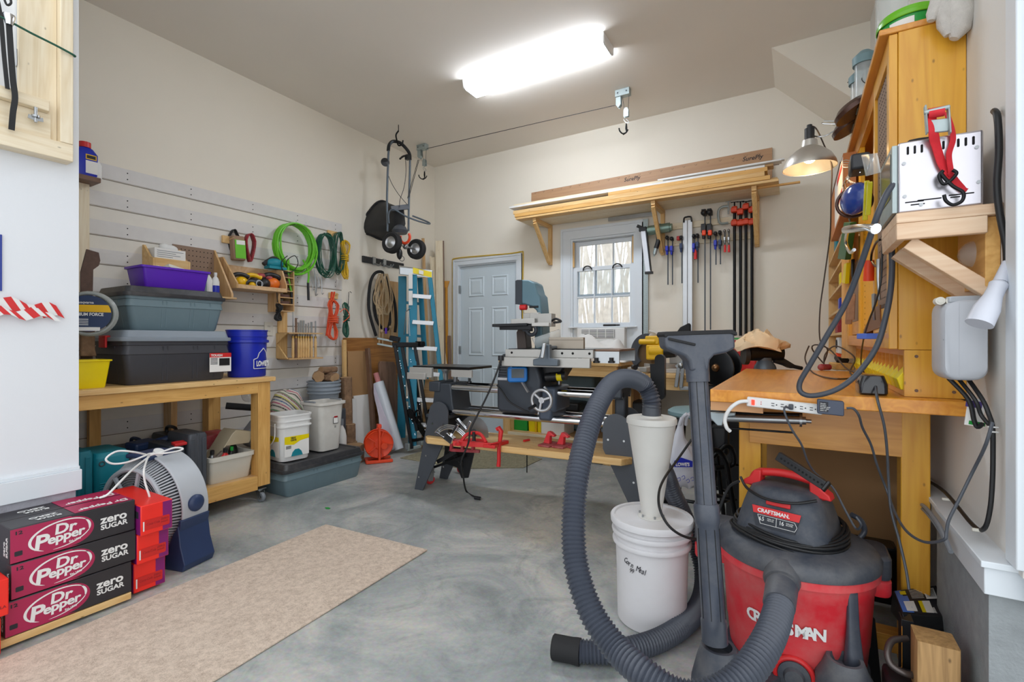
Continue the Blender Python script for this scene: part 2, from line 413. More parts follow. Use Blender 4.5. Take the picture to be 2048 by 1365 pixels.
M['brownp']=mat('brown_paper','#e2c7a2',.8,var=.12,scale=10)
M['copper']=mat('brown_enamel','#4a2f25',.25,.4,var=.1)
M['pbag']=mat('thin_white_bag','#dcdfe8',.35,var=.04,alpha=.72)
M['clearp']=mat('clear_plastic','#e6ebea',.15,var=0,alpha=.35)
M['rewrap']=mat('plastic_film_roll','#cfd6dd',.3,var=.05)
M['pink']=mat('pink_core','#c98282',.7,var=.05)
M['screen']=mat('grey_screen','#4d5457',.15,var=0)
M['cblue']=mat('bright_blue_shell','#1273c4',.3,var=.06)
M['glass']=mat('window_glass','#f4fbff',.02,var=0,trans=1.0)
M['dewalt']=M['dyellow']
M['treem']=mat('tree_bark_pale','#dcd2c6',.9,var=.2,scale=8)
M['ground']=mat('leafy_ground','#a08c74',.95,var=.3,scale=9)
M['castm']=mat('grey_hammertone','#5d6770',.4,.3,var=.06)
M['bsaw']=mat('bandsaw_blue_grey','#5f7f8c',.4,.15,var=.04)
M['strap']=mat('red_webbing','#d2232f',.7,var=.1,scale=80)
M['ink']=mat('black_ink','#23232b',.6,var=0)
M['inkr']=mat('dull_red_ink','#9c1b20',.6,var=0)
M['concdust']=mat('painted_grey','#8c9aa3',.5,.1,var=.05)

# ================================================================== the setting
XL,XR,YB,ZC=-4.04,0.45,4.85,3.39
b=B(); b.box((-6,-3,-.1),(3,YB+.1,0)); struct('floor',b,M['floor'])
b=B(); b.box((XL-.1,.75,ZC),(XR+.1,YB+.1,ZC+.1)); struct('ceiling',b,M['ceil'])
b=B(); b.box((XL-.1,.75,0),(XL,YB+.1,ZC)); wl=struct('wall_left',b,M['wall'])
DX0,DX1,DZ=-3.655,-2.795,2.085
WX0,WX1,WZ0,WZ1=-2.115,-1.405,.93,2.245
b=B()
b.box((XL,YB,0),(DX0,YB+.12,ZC)); b.box((DX0,YB,DZ),(DX1,YB+.12,ZC)); b.box((DX1,YB,0),(WX0,YB+.12,ZC))
b.box((WX0,YB,0),(WX1,YB+.12,WZ0)); b.box((WX0,YB,WZ1),(WX1,YB+.12,ZC)); b.box((WX1,YB,0),(XR+.1,YB+.12,ZC))
struct('wall_back',b,M['wall'])
b=B(); b.box((XR,1.55,.60),(XR+.12,YB,ZC)); struct('wall_right',b,M['wallw'])
b=B(); b.box((-2.93,-1.2,.475),(-2.8,.874,ZC+.6)); b.box((XL-.1,.75,0),(-2.93,.874,ZC)); struct('wall_front',b,mat('white_paint_daylight_tint','#e2e5e9',.6,var=.01,scale=3,bump=.08,bscale=180))  # white paint with the bluish cast of daylight mixed into its colour
b=B(); b.box((-2.96,-1.2,0),(-2.79,.86,.475)); struct('wall_front_foundation',b,M['conc2'])
b=B(); b.box((-2.8,-1.2,.475),(-2.775,.878,.565)); b.box((-2.8,-1.2,.565),(-2.785,.874,.58)); struct('trim_1',b,M['trim'],bevel=.002)
# right foundation of block with a capped ledge
b=B(); b.box((.405,1.60,0),(.62,2.1,.545)); b.box((.43,2.1,0),(.62,YB,.50)); struct('wall_right_foundation',b,M['curb'])
b=B(); b.box((.393,1.585,.533),(.50,2.02,.60)); b.box((.398,2.02,.533),(.50,YB,.598))
b.box((.385,1.575,.600),(.50,2.02,.616)); b.box((.39,2.023,.598),(.50,YB,.614)); struct('trim_2',b,M['trim'],bevel=.002)
b=B(); b.box((.437,1.545,.617),(.47,1.612,ZC+.4)); b.box((.46,1.53,.53),(.60,1.56,ZC+.4)); struct('trim_3',b,M['trim'],bevel=.003)
# sloping stair soffit in the back right corner
sx0=-.16; sl=1.02
b=B(); b.prism([(sx0,ZC),(XR,ZC),(XR,ZC-(XR-sx0)*sl)],(0,4.18,0),(1,0,0),(0,0,1),(0,YB-4.18,0)); struct('ceiling_soffit',b,M['wall'])
# slat boards on the left wall
for i in range(11):
    z0=2.236-.193*i
    b=B(); b.box((XL,.80,z0+.008),(XL+.018,3.36,z0+.105)); b.mi=1; b.box((XL,.80,z0-.088),(XL+.012,3.36,z0+.008-.0))if i<10 else None
    b.mi=3; b.box((XL,.80,z0-.001),(XL+.0135,3.36,z0+.0035)); b.mi=2
    for y in(1.06,1.52,1.93,2.42,2.85,3.28):
        for dz in(.035,.078):b.cyl((XL+.017,y,z0+dz),(XL+.0195,y,z0+dz),.0042,n=8)
    part('slat_board',b,[M['slatw'],M['slatc'],M['dark'],M['gap']],wl,bevel=0)
# ------------------------------------------------ door
b=B(); b.box((DX0,YB+.02,0),(DX1,YB+.1,.02)); b.box((DX0,YB,0),(DX0+.02,YB+.1,DZ)); b.box((DX1-.02,YB,0),(DX1,YB+.1,DZ)); b.box((DX0+.001,YB+.001,DZ-.02),(DX1-.001,YB+.099,DZ-.001))
cw=.065
b.box((DX0-cw,YB-.018,0),(DX0+.005,YB,DZ+cw)); b.box((DX1-.005,YB-.018,0),(DX1+cw,YB,DZ+cw)); b.box((DX0-cw+.001,YB-.0195,DZ-.004),(DX1+cw-.001,YB-.001,DZ+cw-.001))
b.box((DX0-cw,YB-.026,0),(DX0-cw+.018,YB,DZ+cw)); b.box((DX1+cw-.018,YB-.026,0),(DX1+cw,YB,DZ+cw)); b.box((DX0-cw+.001,YB-.0275,DZ+cw-.018),(DX1+cw-.001,YB-.001,DZ+cw+.001))
d1=struct('door_1',b,M['trim'])
b=B(); x0,x1=DX0+.022,DX1-.022; yd=YB+.03
b.box((x0,yd,.025),(x1,yd+.035,DZ-.023))
pw=(x1-x0-.12*2-.11)/2
for k in range(2):
    px0=x0+.12+k*(pw+.11)
    for(za,zb)in((.24,.82),(.95,1.55),(1.68,1.93)):
        # raised panel with sloping moulding
        for q,(ins,dy)in enumerate(((0,-.0005),(.012,-.009),(.028,-.001),(.05,-.007))):
            pass
        rings=[]
        for ins,dy in((0,0),(.014,-.010),(.03,.0),(.055,-.008)):
            a0,a1,c0,c1=px0+ins,px0+pw-ins,za+ins,zb-ins
            rings.append([Vector((a0,yd+dy,c0)),Vector((a1,yd+dy,c0)),Vector((a1,yd+dy,c1)),Vector((a0,yd+dy,c1))])
        b.loft(rings)
lf=part('door_leaf',b,M['door'],d1,sharp=15)
b=B()
for z in(.28,1.02,1.78):b.box((DX0+.008,YB-.002,z-.05),(DX0+.026,YB+.03,z+.05)); b.cyl((DX0+.02,YB+.012,z-.05),(DX0+.02,YB+.012,z+.05),.007)
part('hinge',b,M['steel'],d1)
b=B(); kx=x1-.06; b.cyl((kx,yd,.97),(kx,yd-.012,.97),.032,n=24); b.cyl((kx,yd-.01,.97),(kx,yd-.045,.97),.012); b.ball((kx,yd-.06,.97),.028)
part('door_knob',b,mat('aged_brass','#7b7157',.3,.9),d1)
# yellow air line round the door
b=B(); o_=.078
pts=[(DX0-o_,YB-.012,.5),(DX0-o_,YB-.012,1.2),(DX0-o_,YB-.012,2.0),(DX0-o_,YB-.012,DZ+.055),(DX0-o_+.03,YB-.012,DZ+o_+.01),(DX0+.2,YB-.012,DZ+o_+.012),(DX1-.1,YB-.012,DZ+o_),(DX1+o_-.02,YB-.012,DZ+o_+.006),(DX1+o_+.005,YB-.012,DZ+o_-.03),(DX1+o_,YB-.012,1.8),(DX1+o_,YB-.012,1.2),(DX1+o_,YB-.012,.5)]
b.tube(pts,.007,8,k=5); solo('air_line','thin yellow air line running around the white door frame','air line',b,mat('yellow_tube','#c9a52a',.4))
# ------------------------------------------------ window
b=B(); cw=.115
b.box((WX0-cw,YB-.02,WZ0-.06),(WX0,YB,WZ1+cw)); b.box((WX1,YB-.02,WZ0-.06),(WX1+cw-.03,YB,WZ1+cw)); b.box((WX0-cw+.001,YB-.0215,WZ1),(WX1+cw-.031,YB-.001,WZ1+cw-.001))
b.box((WX0-cw,YB-.03,WZ0-.06),(WX0-cw+.025,YB,WZ1+cw)); b.box((WX0-cw+.001,YB-.0315,WZ1+cw-.025),(WX1+cw-.031,YB-.001,WZ1+cw+.001)); b.box((WX1+cw-.055,YB-.03,WZ0-.06),(WX1+cw-.03,YB,WZ1+cw))
b.box((WX0,YB-.01,WZ0),(WX0+.02,YB+.12,WZ1)); b.box((WX1-.02,YB-.01,WZ0),(WX1,YB+.12,WZ1)); b.box((WX0+.001,YB-.008,WZ1-.02),(WX1-.001,YB+.119,WZ1-.001)); b.box((WX0+.001,YB-.004,WZ0-.02),(WX1-.001,YB+.119,WZ0+.01))
w1=struct('window_1',b,M['trim'])
def sash(name,z0,z1,y,rows,st=.045):
    b=B(); xa,xb=WX0+.02,WX1-.02
    b.box((xa,y,z0),(xa+st,y+.035,z1)); b.box((xb-st,y,z0),(xb,y+.035,z1)); b.box((xa+.001,y+.001,z0+.001),(xb-.001,y+.034,z0+st)); b.box((xa+.001,y+.001,z1-st),(xb-.001,y+.034,z1-.001))
    s=part(name,b,M['trim'],w1,bevel=.003)
    b=B(); gw=xb-xa-2*st; gh=z1-z0-2*st
    for i in(1,2):b.box((xa+st+gw*i/3-.007,y+.006,z0+st),(xa+st+gw*i/3+.007,y+.028,z1-st))
    for i in range(1,rows):b.box((xa+st+.001,y+.0075,z0+st+gh*i/rows-.007),(xb-st,y+.027,z0+st+gh*i/rows+.007))
    part('muntins',b,M['trim'],s)
    b=B(); b.box((xa+st-.005,y+.014,z0+st-.005),(xb-st+.005,y+.018,z1-st+.005)); part('pane',b,M['glass'],s)
    return s
lo=sash('lower_sash',1.285,1.935,YB+.012,2); up=sash('upper_sash',1.60,2.222,YB+.06,2)
for x in(-1.93,-1.60):
    b=B(); b.tube([(x-.05,YB+.01,1.90),(x-.035,YB-.005,1.925),(x,YB-.008,1.94),(x+.035,YB-.005,1.93),(x+.05,YB+.01,1.905)],.007,8,k=4); part('sash_lock',b,M['black'],lo)
for x in(WX0+.02,WX1-.035):
    b=B(); b.box((x,YB-.005,1.94),(x+.015,YB+.02,2.21)); part('wood_stop',b,M['pinez'],w1,label='bare wooden stop')
# air conditioner in the window
t=thing('window_air_conditioner','white window air conditioner with louvred grille below the raised sash','air conditioner',(-1.76,YB-.02,WZ0+.012))
b=B(); b.box((-2.02,YB-.07,WZ0+.015),(-1.50,YB+.3,1.275)); part('body',b,M['white'],t,bevel=.008)
b=B(); b.box((-1.97,YB-.073,1.17),(-1.60,YB-.069,1.255)); b.mi=1
for i in range(7):b.box((-1.965,YB-.078,1.175+.0115*i),(-1.605,YB-.072,1.181+.0115*i))
for i in range(5):b.box((-1.97+.09*i,YB-.08,1.17),(-1.964+.09*i,YB-.071,1.255))
part('grille',b,[M['dgrey'],M['white']],t)
b=B(); b.box((WX0+.02,YB+.015,WZ0+.012),(-2.02,YB+.03,1.28)); part('side_panel',b,M['trim'],t)
b=B(); b.box((-1.50,YB+.015,WZ0+.012),(WX1-.02,YB+.03,1.28)); part('side_panel',b,M['trim'],t)
b=B(); b.box((WX0-.02,YB-.045,1.277),(WX1+.02,YB+.01,1.29)); struct('window_1_stool',b,M['trim'],bevel=.003)
b=B(); b.box((-1.74,YB-.04,1.292),(-1.60,YB-.015,1.312)); b.cyl((-1.6,YB-.028,1.302),(-1.56,YB-.028,1.302),.008); solo('utility_knife','black utility knife lying on the window ledge','knife',b,M['black'],bevel=.006)
b=B(); b.box((-1.99,YB+.075,1.286),(-1.7,YB+.11,1.30)); solo('foam_strip','pale teal foam strip outside the lower window pane','foam strip',b,M['tealt'],bevel=.004)
# ------------------------------------------------ outside
b=B(); b.box((-30,YB+1.2,-.6),(20,40,-.45)); struct('ground_outside',b,M['ground'])
k=0
for i in range(40):
    y=9.5+(i*7%11)*.9; x=-y*(.26+.20*(i*.6180339%1)); r=random.uniform(.03,.10)
    b=B(); pts=[(x+random.uniform(-.1,.1)*j,y,-.5+1.6*j)for j in range(6)]
    b.tube(pts,[r,r*.9,r*.8,r*.65,r*.5,r*.3],8)
    for q in range(1):
        z=4.5+q*1.2; a=random.uniform(0,6.28); b.tube([(x,y,z),(x+.5*math.cos(a),y+.3,z+.5),(x+1.0*math.cos(a),y+.5,z+1.3)],[r*.3,r*.2,r*.1],6)
    solo('bare_tree','bare pale woodland tree beyond the window','tree',b,M['treem'],group='bare trees beyond the window')
# ------------------------------------------------ ceiling light
lx0,lx1,ly0,ly1=-2.47,-1.20,3.34,3.56
t=thing('ceiling_light','lit white fluorescent wraparound light on the ceiling','light',(-1.835,3.45,ZC-.075))
b=B(); b.box((lx0+.01,ly0+.03,ZC-.03),(lx1-.01,ly1-.03,ZC-.001)); part('housing',b,M['white'],t)
b=B(); b.prism([(ly0,0),(ly1,0),(ly1-.012,-.062),(ly1-.035,-.072),(ly0+.035,-.072),(ly0+.012,-.062)],(lx0+.012,0,ZC-.004),(0,1,0),(0,0,1),(lx1-lx0-.024,0,0))
part('diffuser',b,mat('lit_diffuser','#ffffff',.4,var=0,emit='#eaf3ff',es=12.0),t)
for x in(lx0,lx1-.012):
    b=B(); b.prism([(ly0-.003,0),(ly1+.003,0),(ly1-.009,-.065),(ly1-.032,-.076),(ly0+.032,-.076),(ly0+.009,-.065)],(x,0,ZC-.001),(0,1,0),(0,0,1),(.012,0,0)); part('end_cap',b,M['white'],t)
# ================================================================== left front: wooden frame, tape, bottles
t=thing('wall_frame','pale pine frame with clamped rail and wing bolt on the near left wall','frame',(-2.8,.45,1.9))
fx=-2.8; fy1=at(147,200,X=-2.73).y; fz0=1.93; ys_=at(121,200,X=-2.73).y; yb_=at(38,200,X=-2.77).y; yr_=at(100,210,X=-2.725).y; zr_=at(100,224,X=-2.725).z
b=B(); b.box((fx,.05,fz0),(fx+.07,fy1,fz0+.075)); part('bottom_rail',b,M['lpiney'],t,bevel=.003)
b=B(); b.box((fx,ys_,fz0+.076),(fx+.07,fy1,3.3)); part('stile',b,M['lpinez'],t,bevel=.003)
b=B(); b.box((fx+.005,yb_,fz0+.076),(fx+.03,ys_-.001,3.3)); part('back_board',b,M['lpinez'],t)
b=B(); b.box((fx+.03,.05,zr_),(fx+.075,yr_,zr_+.048)); part('clamp_rail',b,M['lpiney'],t,bevel=.004)
b=B(); b.box((fx+.03,.05,fz0+.076),(fx+.045,yr_+.01,zr_-.001)); part('spacer',b,M['lpiney'],t)
wy_=at(70,220,X=-2.73).y; wz_=at(70,236,X=-2.73).z; b=B(); b.cyl((fx+.078,wy_,zr_-.0),(fx+.078,wy_,wz_-.02),.006,n=10); b.cyl((fx+.078,wy_,wz_+.008),(fx+.078,wy_,wz_),.014)
for s_ in(-1,1):b.prism([(0,0),(s_*.022,.006),(s_*.024,-.01),(0,-.014)],(fx+.076,wy_,wz_),(0,1,0),(0,0,1),(.004,0,0))
part('wing_bolt',b,M['steel'],t)
b=B(); P=[at(-40,15,X=-2.70),at(10,38,X=-2.70),at(60,65,X=-2.71),at(110,90,X=-2.715),at(147,110,X=-2.72),at(149,113,X=-2.735)]
b.tube(P,.0045,8,k=3); solo('bungee_line','thin dark green cord stretched across the pale pine frame','cord',b,M['dgreen'])
def flatstrap(b,P,w,th):
    P=spline(P,6); rings=[]
    for i,p in enumerate(P):
        t_=(P[min(i+1,len(P)-1)]-P[max(i-1,0)]).normalized(); a=t_.cross(Vector((1,0,0))).normalized(); n_=a.cross(t_)
        rings.append([p+a*w/2+n_*th/2,p-a*w/2+n_*th/2,p-a*w/2-n_*th/2,p+a*w/2-n_*th/2])
    b.loft(rings)
t=thing('loading_strap','black webbing strap with silver ferrule hanging down the pine frame','strap',at(20,260,X=-2.71))
b=B(); flatstrap(b,[at(18,48,X=-2.70),at(22,110,X=-2.70),at(26,160,X=-2.695),at(30,195,X=-2.69),at(26,225,X=-2.695),at(23,260,X=-2.71)],.018,.005); part('webbing',b,M['bcord'],t)
b=B(); p=at(18,40,X=-2.70); b.lathe([(.012,0),(.02,.035),(.019,.04)],p-Vector((0,0,.02)),16); part('ferrule',b,M['chrome'],t)
b=B(); flatstrap(b,[at(-6,-5,X=-2.70),at(2,40,X=-2.70),at(8,110,X=-2.70),at(15,178,X=-2.702)],.013,.005); solo('black_strap','second narrower black strap left of the ferruled one','strap',b,M['bcord'])
b=B(); P=[at(8,-3,X=-2.72),at(14,10,X=-2.72),at(22,6,X=-2.72),at(20,-6,X=-2.72)]; b.tube(P,.004,8,k=5); solo('cord_loop','small black cord loop at the very top of the pine frame','cord',b,M['bcord'])
b=B(); P=[at(33,98,X=-2.77),at(33.5,130,X=-2.765),at(30,132,X=-2.76)]; b.tube(P,.003,6,k=4); solo('wire_hook','little wire hook on the white panel of the pine frame','hook',b,M['steel'])
b=B(); b.box((fx+.001,-.3,1.35),(fx+.006,at(4,400,X=-2.795).y,1.58)); solo('blue_poster','edge of a blue poster on the near left wall','poster',b,mat('poster_blue','#2c3f94',.5))
# red and white barrier tape tucked along the wall
t=thing('barrier_tape','red and white striped barrier tape tacked on the near left wall','tape',at(60,620,X=-2.79))
def tape(P0,P1,w,n,off):
    b=B()
    for i in range(n):
        a=P0.lerp(P1,i/n); c=P0.lerp(P1,(i+1)/n); z=.012*math.sin(i*1.3+off); z2=.012*math.sin((i+1)*1.3+off)
        sh=(P1-P0).normalized()*.03
        b.mi=i%2
        up=Vector((0,0,1)); q=[a+up*z,c+up*z2,c+up*(z2-w)+sh,a+up*(z-w)+sh]
        nn=Vector((.0015,0,0)); b.add(q+[p-nn for p in q],[(0,1,2,3),(7,6,5,4),(0,4,5,1),(1,5,6,2),(2,6,7,3),(3,7,4,0)])
    return b
part('tape_strip',tape(at(-80,585,X=-2.775),at(112,612,X=-2.785),.052,12,0),[M['white'],M['red']],t)
part('tape_strip',tape(at(-80,612,X=-2.765),at(104,622,X=-2.77),.035,12,2),[M['red'],M['white']],t)
# ledge with bottles
t=thing('corner_shelf','small brown wall ledge on a pale upright by the near left wall edge','shelf',(-3.9,1.15,2.0))
p=at(202,357,X=-3.86)
b=B(); b.box((-4.02,.82,p.z-.03),(-3.86,p.y,p.z+.0)); part('board',b,M['walnuty'],t,bevel=.002)
b=B(); b.box((-4.02,.95,1.1),(-3.96,at(179,500,X=-3.96).y,p.z-.031)); part('upright',b,M['lpinez'],t)
SZ=p.z
t=thing('solvent_jug','blue jug with red cap on the small brown ledge','bottle',(-3.92,at(170,340,X=-3.92).y,SZ+.001)); ox,oy=t.location.x,t.location.y
b=B(); rbox(b,[(.08,.11,0),(.085,.115,.01),(.085,.115,.145),(.06,.075,.18),(.04,.04,.19)],.02,M=Matrix.Translation((ox,oy,SZ+.001))); part('body',b,M['blue'],t)
b=B(); b.cyl((ox,oy,SZ+.188),(ox,oy,SZ+.222),.030,n=24); part('cap',b,M['red'],t)
b=B(); b.box((ox+.0425,oy-.01,SZ+.02),(ox+.0435,oy+.05,SZ+.10)); b.mi=1; b.box((ox+.0425,oy-.01,SZ+.108),(ox+.0435,oy+.045,SZ+.14)); part('label',b,[M['whitep'],M['dyellow']],t)
b=B(); b.box((ox+.0436,oy-.005,SZ+.114),(ox+.0439,oy+.04,SZ+.134)); part('badge',b,M['ink'],t)
ox,oy=-3.91,at(190,340,X=-3.91).y
t=thing('white_bottle','small white bottle beside the blue jug','bottle',(ox,oy,SZ+.001))
b=B(); rbox(b,[(.05,.06,0),(.055,.065,.006),(.055,.065,.09),(.03,.03,.125),(.022,.022,.13)],.018,M=Matrix.Translation((ox,oy,SZ+.001))); part('body',b,M['white'],t)
b=B(); b.cyl((ox,oy,SZ+.128),(ox,oy,SZ+.155),.014); part('cap',b,M['white'],t)

# ================================================================== drink cartons
BX=-2.515
b=B(); b.box((BX-.275,.50,0.011),(BX,.965,.04)); solo('carton_base_board','flat raw wooden board under the dark cola cartons','board',b,M['piney'],bevel=.002)
def carton(name,label,y0,z0,x1,kind,grp):
    Lx,Ly,H=.132,.395,.1325
    o=thing(name,label,'carton',(x1-Lx/2,y0+Ly/2,z0),group=grp)
    b=B(); b.box((x1-Lx,y0,z0+.0005),(x1,y0+Ly,z0+H)); 
    # front: crimson left half, black right half with curved border
    part('box',b,M['cblack'],o,bevel=.004)
    n=16; xf=x1+.0006; pol=[(.002,.003),(.205,.003)]
    for i in range(n+1):
        a=-PI/2+PI*i/n*.98; pol.append((.175+.075*math.cos(a)*1.0+.0*i,.066+.058*math.sin(a)))
    pol+=[(.175,H-.004),(.002,H-.004)]
    b=B(); b.prism(pol,(xf-.0008,y0,z0),(0,1,0),(0,0,1),(.0008,0,0)); part('front_panel',b,M['crimson'],o)
    # ring swoosh
    b=B(); c=Vector((xf+.0004,y0+.145,z0+.067)); 
    b2=B()
    for(a0,a1,ww)in((.15*PI,1.32*PI,.0042),(1.42*PI,1.92*PI,.0026),(-.1*PI,.2*PI,.0035)):
        m=26; vs=[]; 
        for i in range(m):
            a=a0+(a1-a0)*i/(m-1); f_=math.sin(PI*i/(m-1))**.5
            for rr in(1,1-ww*f_/.07*1.6-.01):
                vs.append(c+Vector((0,.095*rr*math.cos(a),.054*rr*math.sin(a)+.16*.095*rr*math.cos(a)*.5)))
        b2.add(vs,[(2*i,2*i+1,2*i+3,2*i+2)for i in range(m-1)])
    part('ring',b2,M['white'],o)
    lt=M['white']; xx=xf+.0007
    text('Dr',.055,(xx,y0+.125,z0+.070),(0,1,.0),(0,.0,1),lt,o,bold=.03,shear=.1,sx=1.05)
    text('P',.075,(xx,y0+.065,z0+.030),(0,1,0),(0,0,1),lt,o,bold=.03,shear=.1,sx=1.1)
    text('epper',.048,(xx,y0+.105,z0+.038),(0,1,.06),(0,-.06,1),lt,o,bold=.03,shear=.1,sx=1.05,sp=.95)
    text('Est.1885',.011,(xx,y0+.170,z0+.024),(0,1,.1),(0,0,1),lt,o,bold=.02)
    text('zero',.046,(xx,y0+.272,z0+.064),(0,1,0),(0,0,1),lt,o,bold=.03,sx=1.08)
    text('SUGAR',.028,(xx,y0+.272,z0+.038),(0,1,0),(0,0,1),lt,o,bold=.03,sx=1.05)
    text('12',.018,(xx,y0+.012,z0+H-.026),(0,1,0),(0,0,1),M['ink'],o,bold=.03,sx=1.3)
    b=B(); b.prism(rrect(.022,.018,.003),(xf,y0+.024,z0+.035),(0,1,0),(0,0,1),(.0006,0,0)); part('icon',b,M['ink'],o)
    # end face
    text('SUGAR',.024,(x1-.02,y0-.0008,z0+.02),(0,0,1),(-1,0,0),lt,o,bold=.03)
    text('zero',.030,(x1-.05,y0-.0008,z0+.02),(0,0,1),(-1,0,0),lt,o,bold=.02)
    return o
def carton_top(o,y0,z1,x1):
    n=Vector((0,0,1)); b=B(); b.box((x1-.128,y0+.19,z1),(x1-.004,y0+.39,z1+.0006)); part('top_panel',b,M['crimson'],o)
    text('Dr Pepper',.046,(x1-.05,y0+.38,z1+.0012),(0,-1,0),(1,0,0),M['white'],o,bold=.03,shear=.1,sx=.85)
    text('ZERO',.030,(x1-.085,y0+.155,z1+.0012),(0,-1,0),(1,0,0),M['white'],o,bold=.02,sx=1.1)
    text('SUGAR',.024,(x1-.05,y0+.16,z1+.0012),(0,-1,0),(1,0,0),M['white'],o,bold=.03)
offs=[.572,.588,.585]
nm=['bottom','middle','top']
for r_ in range(2):
    for i in range(3):
        y0=offs[i]-.0; x1=BX-.136*r_-.002
        o=carton('soda_carton','%s crimson and black twelve-can soda carton of the %s stack'%(nm[i],'front' if r_==0 else 'rear against the wall'),y0,.0415+i*.1345,x1,0,'crimson and black soda cartons')
        if i==2:carton_top(o,y0,.0415+3*.1345-.001,x1)
def rcarton(label,x1,y0,z0,lx=.395,ly=.125):
    o=thing('cola_carton',label,'carton',(x1-lx/2,y0+ly/2,z0),group='red cola cartons')
    b=B(); b.box((x1-lx,y0,z0+.0005),(x1,y0+ly,z0+.1335)); part('box',b,M['cred'],o,bevel=.004)
    b=B(); b.box((x1+.0002,y0+ly*.68,z0+.004),(x1+.0010,y0+ly-.003,z0+.130)); part('purple_panel',b,M['cpurp'],o)
    b=B(); b.box((x1-lx+.01,y0-.001,z0+.004),(x1-.004,y0+.0002,z0+.130)); part('side_panel',b,M['cpurp'],o)
    b=B(); b.box((x1-.10,y0-.0018,z0+.075),(x1-.02,y0-.0008,z0+.105)); part('handle_slot',b,M['ink'],o)
    b=B(); b.prism(rrect(ly*.8,.045,.006),(x1+.0010,y0+ly*.5,z0+.045),(0,1,0),(0,0,1),(.0006,0,0)); part('label_frame',b,mat('carton_dark_red','#c9221e',.4),o)
    text('Coca-Cola',.016,(x1+.0018,y0+ly*.16,z0+.042),(0,1,0),(0,0,1),M['inkr'],o,shear=.3,sx=.75)
    text('ZERO',.013,(x1+.0018,y0+ly*.62,z0+.05),(0,1,0),(0,0,1),M['inkr'],o,bold=.03,sx=.9)
    text('SUGAR',.010,(x1+.0018,y0+ly*.62,z0+.038),(0,1,0),(0,0,1),M['inkr'],o,bold=.03,sx=.9)
    b=B(); b.box((x1+.001,y0+.008,z0+.02),(x1+.0018,y0+.013,z0+.062)); part('stripe',b,M['white'],o)
    return o
rcarton('bottom red and purple cola carton right of the soda stack',-2.545,.985,.012)
rcarton('middle red and purple cola carton right of the soda stack',-2.515,.986,.147)
rcarton('top red and purple cola carton right of the soda stack',-2.48,.986,.282)
for q,(lab,z)in enumerate((('lower',.012),('upper',.147))):
    o=thing('cola_carton','%s plain red cola carton at the left edge'%lab,'carton',(-2.55,.49,z),group='red cola cartons at the left edge')
    b=B(); y1=at(18 if q else 2,1200,X=-2.47).y; b.box((-2.60,y1-.38,z+.0005),(-2.47,y1,z+.1335)); part('box',b,M['cred'],o,bevel=.004)
    text('COLA',.014,(-2.469,y1-.045,z+.03),(0,1,0),(0,0,1),M['inkr'],o,bold=.03)
# strip of carpet
b=B(); c4=[at(855,1100,Z=0),at(650,1052,Z=0),(-2.50,.42,0),(-1.55,-.3,0)]
A=at(855,1103,Z=0); Bc=at(652,1052,Z=0)
dr=(Bc-A); dv=Vector((-dr.y,dr.x,0)).normalized()
P1=at(430,1365,Z=0); ln=(P1-A); P1e=A+ln*1.6; P2e=Bc+ln*1.6
b.prism([(0,0),(1,0),(2,0)],(0,0,0),(1,0,0),(0,1,0),(0,0,.01))if False else None
pol=[(A.x,A.y),(Bc.x,Bc.y),(Bc.x+ln.x*1.7,Bc.y+ln.y*1.7),(A.x+ln.x*1.7,A.y+ln.y*1.7)]
b.prism(pol,(0,0,.0005),(1,0,0),(0,1,0),(0,0,.010)); solo('carpet_runner','long beige carpet runner on the concrete floor','carpet',b,M['carpet'],bevel=.004)
pol=[tuple(at(*q,Z=0)[:2])for q in((770,915),(880,975),(1100,905),(935,868),(760,893))]
pol=[(-3.95,3.62),(-2.95,3.62),(-1.75,4.02),(-1.9,4.7),(-3.95,4.7)]
pol=[(-3.30,3.45),(-2.55,3.45),(-2.10,3.75),(-2.10,4.12),(-3.30,4.55)]
b=B(); b.prism(pol,(0,0,.0005),(1,0,0),(0,1,0),(0,0,.006)); solo('door_mat','olive brown fibre mat on the floor before the white door','mat',b,M['mat2'])

# ================================================================== drum fan
fc=Vector((-2.915,1.215,.285))
t=thing('floor_fan','light grey drum floor fan with navy base behind the cola cartons','fan',(fc.x,fc.y,0.0005))
R0=.262; FT=Matrix.Translation(fc)@Matrix.Rotation(math.radians(14),4,'Z')@Matrix.Translation(-fc)
_B=B
class FB(_B):
    def __init__(s):_B.__init__(s); s.T=FT
B=FB
b=B(); prof=[(R0*.97,-.02),(R0*1.0,-.03),(R0*1.03,0),(R0*1.0,.085),(R0*.93,.10),(R0*.88,.10),(R0*.90,.0),(R0*.96,-.015)]
b.lathe([(r,h)for r,h in prof],fc,64,(0,1,0),cap=False); part('drum_shell',b,M['lgrey'],t)
b=B()
for i in range(96):
    a=2*PI*i/96; ca,sa=math.cos(a),math.sin(a); p0=fc+Vector((R0*.80*ca,-.108,R0*.80*sa)); p1=fc+Vector((R0*.99*ca,-.022,R0*.99*sa))
    b.beam(p0,p1,.007,.006,(ca,0,sa))
part('vent_slats',b,M['lgrey'],t)
b=B(); b.lathe([(R0*.78,-.095),(R0*.95,-.02),(R0*.95,.06)],fc,48,(0,1,0),cap=False); part('inner_duct',b,M['dgrey'],t)
b=B(); b.torus(fc+Vector((0,-.105,0)),R0*.79,.012,(0,1,0),64,8)
for i in range(7):
    a=2*PI*i/7+.3; b.beam(fc+Vector((.04*math.cos(a),-.11,.04*math.sin(a))),fc+Vector((R0*.78*math.cos(a+.15),-.105,R0*.78*math.sin(a+.15))),.016,.012,(0,1,0))
b.cyl(fc+Vector((0,-.12,0)),fc+Vector((0,-.095,0)),.045,n=24); part('grille_spokes',b,M['lgrey'],t)
b=B()
